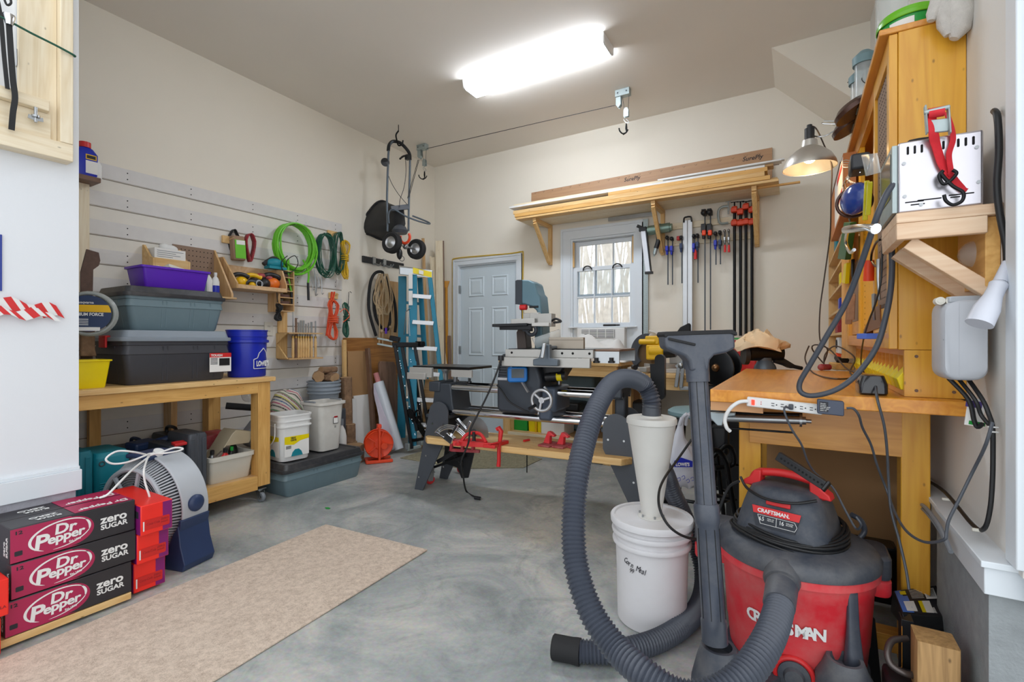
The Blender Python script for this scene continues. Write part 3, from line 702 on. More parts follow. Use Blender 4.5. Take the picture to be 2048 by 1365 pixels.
for k in range(13):b.torus(fc+Vector((0,-.098,0)),.055+.0118*k,.002,(0,1,0),48,5)
for k in range(12):b.torus(fc+Vector((0,.095,0)),.055+.0118*k,.002,(0,1,0),40,5)
part('grille_rings',b,M['mgrey'],t)
b=B()
for i in range(5):
    a=2*PI*i/5
    c_,s_=math.cos(a),math.sin(a); c2,s2=math.cos(a+.75),math.sin(a+.75)
    b.add([fc+Vector((.04*c_,.02,.04*s_)),fc+Vector((.2*c_,.03,.2*s_)),fc+Vector((.2*c2,-.03,.2*s2)),fc+Vector((.04*c2,-.01,.04*s2)),
           fc+Vector((.04*c_,.024,.04*s_)),fc+Vector((.2*c_,.034,.2*s_)),fc+Vector((.2*c2,-.026,.2*s2)),fc+Vector((.04*c2,-.006,.04*s2))],[(0,1,2,3),(7,6,5,4),(0,4,5,1),(1,5,6,2),(2,6,7,3),(3,7,4,0)])
b.cyl(fc+Vector((0,-.03,0)),fc+Vector((0,.09,0)),.045,n=20); part('blades',b,M['dgrey'],t)
# navy base cradle and top handle
def arcplate(b,r0,r1,a0,a1,y0,y1,n=20):
    vs=[]
    for i in range(n):
        a=a0+(a1-a0)*i/(n-1); c_,s_=math.cos(a),math.sin(a)
        for r,y in((r0,y0),(r1,y0),(r1,y1),(r0,y1)):vs.append(fc+Vector((r*c_,y,r*s_)))
    fs=[(0,1,2,3),tuple(4*(n-1)+q for q in(3,2,1,0))]
    for i in range(n-1):
        for q in range(4):fs.append((4*i+q,4*(i+1)+q,4*(i+1)+(q+1)%4,4*i+(q+1)%4))
    b.add(vs,fs)
b=B(); arcplate(b,R0*1.03,R0*1.10,-PI*1.03,PI*.03-.22,-.075,.085,30)
b.prism([(.17,-.284),(.30,-.284),(.315,-.25),(.285,-.16),(.27,-.06),(.24,-.10),(.20,-.18)],(fc.x,fc.y-.08,fc.z),(1,0,0),(0,0,1),(0,.17,0))
b.prism([(-.17,-.284),(-.30,-.284),(-.315,-.25),(-.285,-.16),(-.27,-.06),(-.24,-.10),(-.20,-.18)],(fc.x,fc.y-.08,fc.z),(1,0,0),(0,0,1),(0,.17,0))
part('base',b,M['navy'],t,bevel=.004)
b=B(); arcplate(b,R0*1.0,R0*1.09,PI/2-.32,PI/2+.22,-.10,.06,10); part('handle',b,M['navy'],t,bevel=.008)
b=B(); b.cyl(fc+Vector((.07,-.03,R0*1.04)),fc+Vector((.08,-.03,R0*1.115)),.024,n=20); part('knob_cap',b,M['white'],t)
b=B(); arcplate(b,R0*1.02,R0*1.065,-.32,1.25,-.06,.085,24); part('side_band',b,M['lgrey'],t,bevel=.004)
kp=fc+Vector((R0*1.05,.01,.03)); b=B(); b.lathe([(.042,0),(.042,.012),(.034,.02),(.026,.024)],kp,24,(1,0,0)); part('speed_dial',b,M['navy'],t)
B=_B
b=B(); P=[at(300,912,X=-2.80),at(270,905,X=-2.74),at(235,903,X=-2.74),at(212,918,X=-2.74),at(225,928,X=-2.74),at(255,925,X=-2.74),at(290,912,X=-2.76),at(300,908,X=-2.80),at(330,907,X=-2.76),at(355,903,X=-2.76),at(366,898,X=-2.76),at(350,896,X=-2.77),at(325,904,X=-2.78),at(298,912,X=-2.80)]
b.tube(P,.0045,8,k=5)
P=[at(298,914,X=-2.78),at(265,940,X=-2.62),at(235,970,X=-2.52),at(215,990,X=-2.50),at(200,996,X=-2.52)]; b.tube(P,.0045,8,k=5)
P=[at(296,914,X=-2.78),at(288,940,X=-2.64),at(290,965,X=-2.62),at(298,990,X=-2.60),at(300,1000,X=-2.60)]; b.tube(P,.0045,8,k=5)
part('white_cord',b,M['white'],t,label='white power cord bundled over the top')

# ================================================================== rolling work bench on the left
bx1=-3.235; by1=2.075
t=thing('rolling_bench','honey pine rolling bench along the slatted wall','workbench',(-3.62,1.25,0))
b=B(); b.box((-3.99,.30,.853),(bx1+.02,by1+.03,.885)); part('bench_top',b,M['piney'],t,bevel=.004)
b=B(); b.box((bx1-.02,.34,.775),(bx1,by1-.09,.852)); part('front_apron',b,M['goldy'],t,bevel=.002)
b=B(); b.box((-3.97,by1-.02,.775),(bx1-.09,by1,.852)); part('side_apron',b,M['goldx'],t,bevel=.002)
for x,y,in((bx1-.09,by1-.09),(-3.97,by1-.09),(-3.97,.36),(bx1-.09,.36)):
    b=B(); b.box((x,y,.12),(x+.09,y+.09,.852)); part('leg',b,M['goldz'],t,bevel=.003)
b=B(); b.box((-3.97,1.28,.20),(-3.93,1.34,.852)); part('rear_post',b,M['goldz'],t)
b=B(); b.box((-3.97,1.72,.20),(-3.86,1.76,.852)); part('rear_post',b,M['plyz'],t)
b=B(); b.box((-3.98,.34,.175),(bx1-.021,by1-.02,.195)); part('lower_shelf',b,M['plyy'],t)
b=B(); b.box((bx1-.02,.34,.10),(bx1+.0015,by1-.093,.196)); part('lower_rail',b,M['goldy'],t,bevel=.002)
def caster(par,x,y,z1,r=.034,tyre='mgrey',ang=.4):
    c=B(); c.box((x-.035,y-.03,z1-.006),(x+.035,y+.03,z1)); c.cyl((x,y,z1-.006),(x,y,z1-.02),.02)
    d=Vector((math.cos(ang),math.sin(ang),0)); n=Vector((-d.y,d.x,0)); wc=Vector((x,y,r+.0005))+d*.02
    for s_ in(-1,1):c.prism([(-.02,z1-.018),(.028,z1-.018),(.03,r+.0),(.012,r-.012)],Vector((x,y,0))+n*(s_*.016),d,(0,0,1),n*.003*s_)
    o=part('caster',c,M['steel'],par)
    c=B(); c.lathe([(r*.55,-.011),(r*.9,-.012),(r,-.007),(r,.007),(r*.9,.012),(r*.55,.011)],wc,24,n); c.mi=1; c.cyl(wc-n*.0125,wc+n*.0125,r*.5,n=16); part('wheel',c,[M[tyre],M['chrome']],o)
for x,y in((bx1-.05,by1-.05),(-3.92,by1-.05),(-3.92,.42),(bx1-.05,.42)):caster(t,x,y,.098,ang=random.uniform(-.8,.8))
BT=.8855
# big black tote with grey lid
def tote(name,label,c,size,h,z,body,lid,taper=.9,lidh=.05,rot=0,grp=None,latch=None,ribs=True,cat='storage tote'):
    o=thing(name,label,cat,(c[0],c[1],z),rotz=rot,group=grp)
    w_,d_=size; b=B()
    rbox(b,[(w_*taper*.97,d_*taper*.97,0),(w_*taper,d_*taper,.01),(w_*(taper*.35+.65),d_*(taper*.35+.65),h*.66),(w_*(taper*.35+.67),d_*(taper*.35+.68),h*.67),(w_*.955,d_*.955,h*.86),(w_*.975,d_*.975,h*.87),(w_*.985,d_*.985,h-.002)],.03)
    if ribs:
        for s_ in(-1,1):
            for f_ in(-.16,-.12,.12,.16,.33):b.beam((s_*w_*taper*.497,f_*d_,.02),(s_*w_*.482,f_*d_,h*.84),.006,.008,(1,0,0))
            for f_ in(-.2,.2):b.beam((f_*w_,s_*d_*taper*.497,.02),(f_*w_,s_*d_*.482,h*.84),.006,.008,(0,1,0))
    part('body',b,body,o,L=True)
    b=B(); rbox(b,[(w_*1.02,d_*1.02,h-.012),(w_*1.03,d_*1.03,h-.006),(w_*1.03,d_*1.03,h+.010),(w_*.985,d_*.985,h+.012),(w_*.95,d_*.95,h+lidh),(w_*.93,d_*.93,h+lidh+.003),(w_*.86,d_*.88,h+lidh+.003),(w_*.85,d_*.87,h+lidh-.006)],.035)
    part('lid',b,lid,o,L=True)
    if latch:
        for s_ in(-1,1):
            b=B(); b.box((-.045,s_*(d_*.515),h-.05),(.045,s_*(d_*.515)+s_*.012,h+.014)); b.box((-.045,s_*(d_*.49),h+.01),(.045,s_*(d_*.515)+s_*.012,h+.022)); part('latch',b,latch,o,L=True,bevel=.004)
    return o
ty0=at(255,770,X=-3.30).y; ty1=at(462,760,X=-3.30).y
big=tote('storage_tote','black tote with light grey lid and red latches on the rolling bench',(-3.50,(ty0+ty1)/2-.02),(.44,ty1-ty0+.02),.268,BT,M['toteb'],M['totelg'],latch=M['red'])
# product label on it
LX=-3.272
p0=at(419,745,X=LX); p1=at(462,706,X=LX)
b=B(); b.box((LX,p0.y,p0.z),(LX+.0015,p1.y,p1.z)); b.mi=1; b.box((LX+.0015,p0.y,p1.z-.028),(LX+.0025,p1.y,p1.z)); b.mi=2; b.box((LX+.0015,p0.y+.06,p0.z+.04),(LX+.003,p1.y-.01,p1.z-.035)); 
b.mi=3
for i in range(5):b.box((LX+.0015,p0.y+.006,p0.z+.05+i*.009),(LX+.0025,p0.y+.05,p0.z+.054+i*.009))
part('paper_label',b,[M['whitep'],M['red'],M['black'],M['ink']],big)
text('TOUGH',.02,(LX+.003,p0.y+.008,p1.z-.022),(0,1,0),(0,0,1),M['white'],big,bold=.04)
z2=BT+.268+.053
sy0=at(262,655,X=-3.33).y; sy1=at(444,655,X=-3.33).y
tote('storage_tote','slate blue tote with black lid stacked on the larger black tote',(-3.54,(sy0+sy1)/2),(.42,sy1-sy0+.05),.215,z2,M['slate'],M['totelid'],taper=.86,lidh=.045)
z3=z2+.215+.05
py0=at(285,580,X=-3.40).y; py1=at(421,580,X=-3.40).y
t=thing('purple_bin','purple open plastic bin on top of the stacked totes','bin',(-3.52,(py0+py1)/2,z3))
b=B(); w_,d_=.24,py1-py0; T_=Matrix.Translation((-3.52,(py0+py1)/2,z3))
rbox(b,[(w_*.8,d_*.86,0),(w_*.84,d_*.89,.01),(w_*.96,d_*.97,.12),(w_*1.03,d_*1.03,.122),(w_*1.03,d_*1.03,.135),(w_*.95,d_*.95,.135),(w_*.82,d_*.86,.012)],.015,M=T_); part('shell',b,M['purple'],t)
for k,(dy,dx,col,tl,lab)in enumerate(((-.10,.02,'whitep',.2,'folded white paper sticking out of the purple bin, left one'),(.02,-.03,'offw',-.3,'small cream card box in the middle of the purple bin'),(.12,.0,'whitep',.1,'white paper packet at the right end of the purple bin'))):
    b=B(); b.boxc((-3.52+dx,(py0+py1)/2+dy,z3+.13),(.13,.12,.022),(tl*.6,tl,.3*k)); solo('paper_packet',lab,'packet',b,M[col],bevel=.002)
# blue bucket
bc=at(494,700,X=-3.42); bcx,bcy=-3.42,at(494,700,X=-3.42).y
t=thing('blue_bucket','blue five gallon bucket at the right end of the rolling bench','bucket',(bcx,bcy,BT))
b=B(); Rb=.128
b.lathe([(Rb*.92,0),(Rb*.95,.006),(Rb*1.0,.24),(Rb*1.11,.245),(Rb*1.11,.262),(Rb*1.0,.266),(Rb*1.02,.285),(Rb*1.05,.287),(Rb*1.05,.292),(Rb*1.02,.293),(Rb*1.03,.325),(Rb*1.06,.327),(Rb*1.06,.335),(Rb*.99,.335),(Rb*.93,.02)],(bcx,bcy,BT),48); part('shell',b,M['blue'],t)
dv=Vector((.72,-.15,0)).normalized(); sd=Vector((-dv.y,dv.x,0))
o_=Vector((bcx,bcy,BT))
a1_=.40
b=B()
def onb(a,z,r=Rb*1.0+.002):return o_+dv*(r*math.cos(a))+sd*(r*math.sin(a))+Vector((0,0,z))
P=[(.0,.06),(1.3,.06),(1.3,.13),(1.0,.135),(.9,.17),(.6,.205),(.3,.17),(.2,.135),(.0,.125),(.0,.06)]
for(a,z),(c_,z_)in zip(P[:-1],P[1:]):
    for q in range(4):
        f0,f1=q/4,(q+1)/4; b.beam(onb(a+(c_-a)*f0,z+(z_-z)*f0),onb(a+(c_-a)*f1,z+(z_-z)*f1),.004,.004)
part('house_outline',b,M['white'],t)
ang=.55
text("LOWE'S",.05,onb(.12,.078,Rb*1.0+.008),(sd*math.cos(ang)-dv*math.sin(ang)),(0,0,1),M['white'],t,bold=.05,sx=.72)
# yellow bin, left end, in front of spool
yb=at(190,780,X=-3.33)
t=thing('yellow_bin','yellow plastic bin at the left end of the rolling bench','bin',(-3.36,yb.y-.06,BT))
T_=Matrix.Translation((-3.36,at(188,780,X=-3.33).y-.035,BT))
b=B(); rbox(b,[(.12,.15,0),(.125,.155,.008),(.15,.19,.145),(.165,.205,.147),(.165,.205,.155),(.145,.185,.155),(.12,.15,.012)],.012,M=T_); part('shell',b,M['yellow'],t)
# string trimmer spool pack + chainsaw bar lookalikes: mulching blade
sp=at(180,628,X=-3.37)
t=thing('trimmer_line_spool','clear round pack of trimmer line with blue and orange label','spool',(sp.x,sp.y,BT+.16))
b=B(); ax=Vector((.86,-.5,0)).normalized()
for k in range(5):b.torus(sp+ax*(-.02+.01*k),.118-.003*abs(k-2),.008,ax,40,8)
part('coiled_line',b,mat('clear_line','#b9beba',.25,var=.1,alpha=.55),t)
b=B(); b.cyl(sp-ax*.035,sp-ax*.0,.07,n=32); part('hub',b,M['galv'],t)
b=B(); b.cyl(sp+ax*.03,sp+ax*.033,.1,n=40); part('label_disc',b,M['navy'],t)
sd2=Vector((-ax.y,ax.x,0)); b=B(); n_=20
pol=[(.098*math.cos(a),.098*math.sin(a))for a in[(.05+.28*i/8)*PI/2 for i in range(9)]]+[(.098*math.cos(a),.098*math.sin(a))for a in[PI-.5+.4*i/8 for i in range(9)]]
b.prism(pol,sp+ax*.0332,sd2,(0,0,1),ax*.0008); part('orange_band',b,M['dyellow'],t)
text('TITANIUM FORCE',.023,sp+ax*.0346+sd2*-.092+Vector((0,0,-.012)),sd2,(0,0,1),M['white'],t,bold=.03,sx=.85)
text('husqvarna',.018,sp+ax*.0346+sd2*-.05+Vector((0,0,.055)),sd2,(0,0,1),M['white'],t,bold=.02)
b=B()
for i in range(4):b.box((0,0,0),(0,0,0))if False else b.beam(sp+ax*.0336+sd2*-.06+Vector((0,0,-.032-.01*i)),sp+ax*.0336+sd2*.0+Vector((0,0,-.032-.01*i)),.001,.004,(0,0,1))
b.beam(sp+ax*.0336+sd2*-.05+Vector((0,0,-.085)),sp+ax*.0336+sd2*.05+Vector((0,0,-.085)),.001,.02,(0,0,1)); part('print',b,M['white'],t)
# rusty scabbard (old saw blade piece)
b=B(); pol_px=[(172,499),(196,506),(199,522),(196,532),(185,540),(184,585),(184,768),(160,769),(160,545)]
O=at(170,560,X=-3.55); pl=[(at(a,c_,X=-3.55).y-O.y,at(a,c_,X=-3.55).z-O.z)for a,c_ in pol_px]
b.prism(pl[::-1],O,(0,1,0),(0,0,1),(.012,0,0)); bl=solo('machete_sheath','worn brown leather sheath standing behind the trimmer line spool','sheath',b,mat('old_leather','#5a4338',.7,var=.3,scale=30))
b=B(); O=at(175,690,X=-3.50); pl=[(at(a,c_,X=-3.50).y-O.y,at(a,c_,X=-3.50).z-O.z)for a,c_ in((158,655),(186,655),(187,700),(190,713),(158,713))]
b.prism(pl[::-1],O,(0,1,0),(0,0,1),(.03,0,0)); solo('leather_pouch','brown leather pouch standing in the yellow bin','pouch',b,M['bark'],bevel=.006)
b=B(); q0=at(230,655,X=-3.9); b.box((-3.98,q0.y-.02,BT),(-3.75,q0.y+.25,BT+.30)); solo('cardboard_box','small brown cardboard box behind the totes','box',b,M['hardb'],bevel=.003)
# ================================================================== lower shelf of the rolling bench
LZ=.1955
def case(name,label,x0,x1,y0,y1,z0,z1,m,handle=True,clasp='dgrey',grp=None):
    o=thing(name,label,'tool case',((x0+x1)/2,(y0+y1)/2,z0),group=grp)
    b=B(); T_=Matrix.Translation(((x0+x1)/2,(y0+y1)/2,0)); w_,d_=x1-x0,y1-y0
    rbox(b,[(w_*.94,d_*.9,z0),(w_,d_,z0+.015),(w_,d_,z1-.02),(w_*.95,d_*.9,z1)],.02,M=T_)
    b.box((x0+.02,(y0+y1)/2-.006,z0+.004),(x1+.002,(y0+y1)/2+.006,z1+.002))
    for f_ in(.2,.8):b.box((x1-.001,y0+d_*f_-.012,z0+.02),(x1+.005,y0+d_*f_+.012,z1-.03))
    part('shell',b,m,o,bevel=.004)
    if handle:
        b=B(); xm=(x0+x1)/2; yy=(y0+y1)/2
        b.tube([(xm-.07,yy,z1-.004),(xm-.065,yy,z1+.03),(xm-.03,yy,z1+.042),(xm+.03,yy,z1+.042),(xm+.065,yy,z1+.03),(xm+.07,yy,z1-.004)],.011,8,k=3); part('handle',b,M[clasp],o)
    return o
xf=-3.27
ya=at(190,950,X=xf).y; yb_=at(262,950,X=xf).y
case('tool_case','teal tool case with dark handle at the left end of the lower shelf',-3.62,xf,ya-.13,ya-.005,LZ,at(170,893,X=xf).z-.03,mat('teal_dark','#0d6f7e',.55,var=.06))
o=thing('tool_case','bright teal tool case lying behind the drum fan','tool case',(-3.42,(ya+yb_)/2,LZ))
b=B(); T_=Matrix.Translation((-3.42,(ya+yb_)/2,0)); rbox(b,[(.28,yb_-ya-.02,LZ),(.3,yb_-ya,LZ+.02),(.3,yb_-ya,.50),(.26,(yb_-ya)*.9,.525)],.03,M=T_)
for i in range(12):b.box((-3.272,ya+.02,LZ+.03+i*.012),(-3.266,ya+.06,LZ+.036+i*.012))
b.box((-3.272,ya+.075,LZ+.02),(-3.266,yb_-.02,LZ+.14)); part('shell',b,M['teal'],o,bevel=.004)
b=B(); b.torus((-3.268,ya+.03,.47),.012,.003,(1,0,0),20,6); part('latch',b,M['dgrey'],o)
yc0=at(372,950,X=xf).y; yc1=at(416,940,X=xf).y
zt=at(395,868,X=xf).z
case('tool_case','upright charcoal tool case with ribbed edge beside the cream basket',-3.55,xf,yc0+.015,yc1,LZ,zt,M['dgrey'],handle=False)
ym0=at(335,950,X=-3.3).y
case('tool_case','charcoal tool case with red latch left of the ribbed upright case',-3.60,xf-.015,ym0,yc0+.003,LZ,at(350,893,X=xf).z,M['sgrey'],handle=False)
b=B(); b.boxc((-3.30,(ym0+yc0)/2+.02,at(350,892,X=xf).z+.004),(.05,.07,.018),(.0,.2,0)); solo('red_clip','small red clip lying on the charcoal case','clip',b,M['red'],bevel=.004)
z5=at(330,870,X=-3.75).z
case('tool_case','black tool case with moulded handle at the back of the lower shelf',-3.925,-3.66,at(325,900,X=-3.75).y,at(372,880,X=-3.75).y,LZ,z5,M['black'],clasp='black')
case('tool_case','low dark grey case behind the fan top',-3.925,-3.66,at(235,900,X=-3.75).y,at(318,900,X=-3.75).y,LZ,at(270,893,X=-3.75).z,M['vach'],clasp='navy')
b=B(); q=at(285,890,X=-3.60); b.boxc(q,(.10,.16,.05),(0,.1,.3)); b.cyl(q+Vector((0,.06,.0)),q+Vector((.05,.16,.03)),.022); solo('angle_tool','black and navy hand tool lying on the low dark cases','power tool',b,M['navy'],bevel=.012)
b=B(); q=at(325,890,X=-3.5); b.beam(q,q+Vector((0,.10,.012)),.006,.012); b.beam(q+Vector((0,.02,.012)),q+Vector((0,.09,-.012)),.006,.012); solo('pliers','chrome pliers lying on the cases behind the fan','pliers',b,M['chrome'])
# cream basket with bottles
k0=at(420,940,X=-3.28).y; k1=at(507,930,X=-3.28).y
t=thing('cream_basin','cream plastic basin full of bottles on the lower shelf','basin',(-3.42,(k0+k1)/2,LZ))
T_=Matrix.Translation((-3.42,(k0+k1)/2,LZ)); d_=k1-k0; ht=at(450,913,X=-3.27).z-LZ
b=B(); rbox(b,[(.23,d_*.88,0),(.24,d_*.9,.01),(.29,d_*.98,ht-.03),(.31,d_*1.03,ht-.028),(.31,d_*1.04,ht),(.275,d_*.96,ht),(.23,d_*.86,.02)],.02,M=T_); part('shell',b,M['offw'],t)
def bottle(name,label,x,y,z,r,h,m,cap,tilt=(0,0,0),grp=None,L=True):
    o=thing(name,label,'bottle',(x,y,z),group=grp,rot=tilt)
    b=B(); b.lathe([(r*.9,0),(r,.006),(r,h*.62),(r*.75,h*.75),(r*.35,h*.84),(r*.33,h*.88)],(0,0,0),20); part('body',b,m,o,L=True)
    b=B(); b.cyl((0,0,h*.87),(0,0,h),r*.42,n=16); part('cap',b,cap,o,L=True); return o
zb=LZ+.03
bottle('oil_bottle','grey capped clear bottle at the left of the cream basin',-3.36,k0+.05,zb,.03,.20,M['steel'],M['black'],(.1,.25,0))
bottle('oil_bottle','red bottle in the middle of the cream basin',-3.35,k0+.115,zb,.034,.195,M['red'],M['black'],(0,.2,0))
bottle('oil_bottle','green topped bottle right of the red bottle',-3.37,k0+.175,zb,.025,.19,M['black'],M['green'],(0,.15,0))
bottle('oil_bottle','dark brown bottle at the back of the cream basin',-3.45,k0+.23,zb,.03,.22,M['black'],M['mgrey'],(-.1,0,0))
b=B(); q=at(375+60,905,X=-3.38); b.beam(at(423,930,X=-3.33),at(448,905,X=-3.33),.03,.04); solo('spray_nozzle','brown spray bottle neck leaning over the left rim of the cream basin','bottle',b,mat('dull_brown','#70655a',.6),bevel=.006)
# tilted beige box
b=B(); O=at(458,885,X=-3.50); ax_=(at(493,880,X=-3.45)-at(425,912,X=-3.5)).normalized()
pl=[(at(a,c_,X=-3.42).y-O.y,at(a,c_,X=-3.42).z-O.z)for a,c_ in((420,918),(452,866),(460,858),(497,862),(486,884),(440,890))]
b.prism(pl[::-1],O+Vector((.0,0,0)),(0,1,0),(0,0,1),(.16,0,0)); solo('beige_case','beige plastic case lid tilted up behind the cream basin','case',b,mat('beige_plastic','#b3a78d',.5),bevel=.008)
b=B(); b.boxc((-3.70,k1-.12,LZ+.14),(.20,.34,.26),(0,.0,.1)); solo('red_tool_box','red metal box at the back right of the lower shelf','box',b,M['redk'],bevel=.006)
b=B(); q=at(455,820,X=-3.80); b.cyl(at(452,812,X=-3.72),at(505,816,X=-3.62),.025,n=20); solo('black_pipe','short black pipe sticking out below the bench top','pipe',b,M['blackr'])
b=B()
for i in range(6):b.torus(at(497,790,X=-3.7)+Vector((0,.0,0)),.012+.008*i,.005,(1,0,.0),24,6)
solo('rag_roll','rolled patterned rag under the right end of the bench top','rag roll',b,M['glove'])
# sander / iron like tool behind leg
b=B(); O=at(490,870,X=-3.62); pl=[(at(a,c_,X=-3.62).y-O.y,at(a,c_,X=-3.62).z-O.z)for a,c_ in((470,880),(500,840),(512,838),(512,885),(495,895))]
b.prism(pl[::-1],O,(0,1,0),(0,0,1),(.09,0,0)); solo('grey_hood','grey metal hood standing behind the front leg of the rolling bench','hood',b,M['mgrey'],bevel=.01)
# ================================================================== totes and pails right of the bench
c0=at(595,960,X=-3.2)
fy0=at(583,1000,Z=0); fy1=at(690,972,Z=0)
tx=(fy0.x+fy1.x)/2
lt=tote('storage_tote','long slate blue tote with black lid on the floor under the white pails',(-3.355,2.50),(.40,.74),.19,.0005,M['slate'],M['totelid'],taper=.9,lidh=.05)
LT=.1915+.0535
def pail(name,label,cx,cy,z,w_,d_,h,m,rot=0):
    o=thing(name,label,'pail',(cx,cy,z),rotz=rot)
    b=B(); rbox(b,[(w_*.88,d_*.88,0),(w_*.9,d_*.9,.01),(w_*.97,d_*.97,h*.72),(w_*1.05,d_*1.05,h*.73),(w_*1.05,d_*1.05,h*.755),(w_*.98,d_*.98,h*.76),(w_*.99,d_*.99,h*.84),(w_*1.04,d_*1.04,h*.845),(w_*1.04,d_*1.04,h*.865),(w_*1.0,d_*1.0,h*.87),(w_*1.02,d_*1.02,h*.96),(w_*1.06,d_*1.06,h*.965),(w_*1.06,d_*1.06,h),(w_*.96,d_*.96,h),(w_*.86,d_*.86,.02)],.045,5)
    part('shell',b,m,o,L=True); return o
pc=at(588,920,X=-3.31)
o=pail('litter_pail','square white pail with yellow and teal cat litter label',-3.345,at(592,920,X=-3.26).y,LT,.235,.25,.345,M['white'],rot=-.12)
b=B(); w_=.205
def panel(fn):
    # on +x face: u=y, v=z ; on -y face: u=x
    fn((.1165,-.095,.035),Vector((0,1,0)),Vector((.0,0,1)),Vector((.0012,0,0)))
    fn((-.095,-.1245,.035),Vector((1,0,0)),Vector((0,0,1)),Vector((0,-.0012,0)))
def lab(p,u,v,t_):
    p=Vector(p)
    b.mi=0; b.prism([(0,0),(.19,0),(.19,.15),(0,.15)],p,u,v,t_)
    b.mi=1; b.prism([(.0,.095),(.07,.085),(.12,.11),(.19,.12),(.19,.15),(0,.15)],p+t_*1.1,u,v,t_)
    b.mi=2; b.prism([(.05,.0),(.14,0),(.13,.03),(.11,.05),(.08,.05),(.06,.03)],p+t_*1.1,u,v,t_)
    b.mi=3
    for i in range(4):b.prism([(.01,.06+i*.006),(.05,.06+i*.006),(.05,.063+i*.006),(.01,.063+i*.006)],p+t_*1.2,u,v,t_)
panel(lab); part('wrap_label',b,[M['whitep'],M['yellow'],M['teal'],M['ink']],o,L=True)
for(p,u)in(((.1205,-.05,.165),(0,1,0)),((-.05,-.1285,.165),(1,0,0))):
    text('TIDY',.018,p,u,(0,0,1),M['ink'],o,bold=.04,L=True); text('CATS',.018,(p[0],p[1],p[2]-.016),u,(0,0,1),M['ink'],o,bold=.04,L=True)
b=B(); b.tube([(.06,-.138,.285),(.08,-.152,.18),(.0,-.158,.12),(-.08,-.152,.18),(-.06,-.138,.285)],.004,8,k=5); part('handle',b,M['white'],o,L=True)
o=thing('handled_bin','tall dirty white bin with grey grips behind the litter pail','bin',(-3.385,at(655,900,X=-3.33).y,LT))
b=B(); w_,d_,h=.25,.235,.395
rbox(b,[(w_*.8,d_*.8,0),(w_*.82,d_*.82,.01),(w_*.98,d_*1.0,h-.03),(w_*1.1,d_*1.16,h-.02),(w_*1.1,d_*1.16,h),(w_*.94,d_*.94,h),(w_*.78,d_*.78,.02)],.04,5); part('shell',b,mat('dirty_white','#dcd9d2',.5,var=.05,dust=.35,scale=14),o,L=True)
for s_ in(-1,1):
    b=B(); b.box((-.07,s_*.122,h-.002),(.07,s_*.136,h+.012)); part('grip',b,M['mgrey'],o,L=True,bevel=.004)
b=B(); b.prism(rrect(.05,.07,.008),(.117,.03,.25),(0,1,0),(-.06,0,1),(.0015,0,0)); b.mi=1; b.prism(rrect(.042,.062,.006),(.1185,.03,.25),(0,1,0),(-.06,0,1),(.0012,0,0)); b.mi=2; b.prism(rrect(.036,.014,.002),(.120,.03,.27),(0,1,0),(-.06,0,1),(.001,0,0)); part('warning_label',b,[M['ink'],M['whitep'],M['inkr']],o,L=True)
text('|||',.02,(.117,.02,.185),(0,1,0),(-.06,0,1),M['ink'],o,L=True)
# striped rug bundle behind pails
random.seed(3); cc=at(566,800,X=-3.72); b=B(); rings=[]
for i in range(20):
    u=i/19; z=LT+.003+.475*u; rad=.155*(1-.55*u**2.2)*(1 if i<19 else .25)
    rings.append([Vector((cc.x+rad*math.cos(a)*(1+.10*math.sin(a*5+i*.3)),cc.y-.02+rad*1.3*math.sin(a)*(1+.12*math.sin(a*3+2+u*3))+.05*u,z+.012*math.sin(a*3+u*5)*min(1,u*6)))for a in[2*PI*j/48 for j in range(48)]])
b.loft(rings)
def weave():
    m,nt,p=newmat('woven_stripes'); N=nt.nodes; K=nt.links; tc=N.new('ShaderNodeTexCoord'); mp=N.new('ShaderNodeMapping'); mp.inputs['Rotation'].default_value=(.9,.2,.3)
    K.new(tc.outputs['Object'],mp.inputs[0]); wv=N.new('ShaderNodeTexWave'); wv.bands_direction='Z'; wv.inputs['Scale'].default_value=2.2; wv.inputs['Distortion'].default_value=3.5; wv.inputs['Detail'].default_value=1; wv.inputs['Detail Scale'].default_value=.8; wv.wave_profile='SAW'
    K.new(mp.outputs[0],wv.inputs['Vector']); r=N.new('ShaderNodeValToRGB'); r.color_ramp.interpolation='CONSTANT'; e=r.color_ramp.elements
    cs=['#cfc9bc','#2b2b2e','#cfc9bc','#b5486e','#d8d2c4','#3f5f8f','#cfc9bc','#2b2b2e','#c8bd4e','#cfc9bc','#7d3b4a','#5b8a5a','#d8d2c4']
    e[0].color=lin(cs[0]); e[1].position=1/13; e[1].color=lin(cs[1])
    for i in range(2,13):x=e.new(i/13); x.color=lin(cs[i])
    K.new(wv.outputs['Fac'],r.inputs[0]); ck=N.new('ShaderNodeTexChecker'); ck.inputs['Scale'].default_value=130; K.new(tc.outputs['Object'],ck.inputs['Vector'])
    mx=N.new('ShaderNodeMix'); mx.data_type='RGBA'; mx.inputs[7].default_value=lin('#d6d0c2'); ml=N.new('ShaderNodeMath'); ml.operation='MULTIPLY'; ml.inputs[1].default_value=.45; K.new(ck.outputs['Fac'],ml.inputs[0]); K.new(ml.outputs[0],mx.inputs[0]); K.new(r.outputs[0],mx.inputs[6]); K.new(mx.outputs[2],p.inputs['Base Color']); p.inputs['Roughness'].default_value=1
    return m
solo('woven_blanket','crumpled multicolour woven blanket behind the white pails','blanket',b,weave(),sharp=60)
b=B(); cc=at(580,880,X=-3.75); b.box((cc.x-.12,cc.y-.12,0.0005),(cc.x+.15,cc.y+.16,LT-.001)); solo('storage_box','dark box on the floor holding up the woven blanket','box',b,M['black'],bevel=.01)
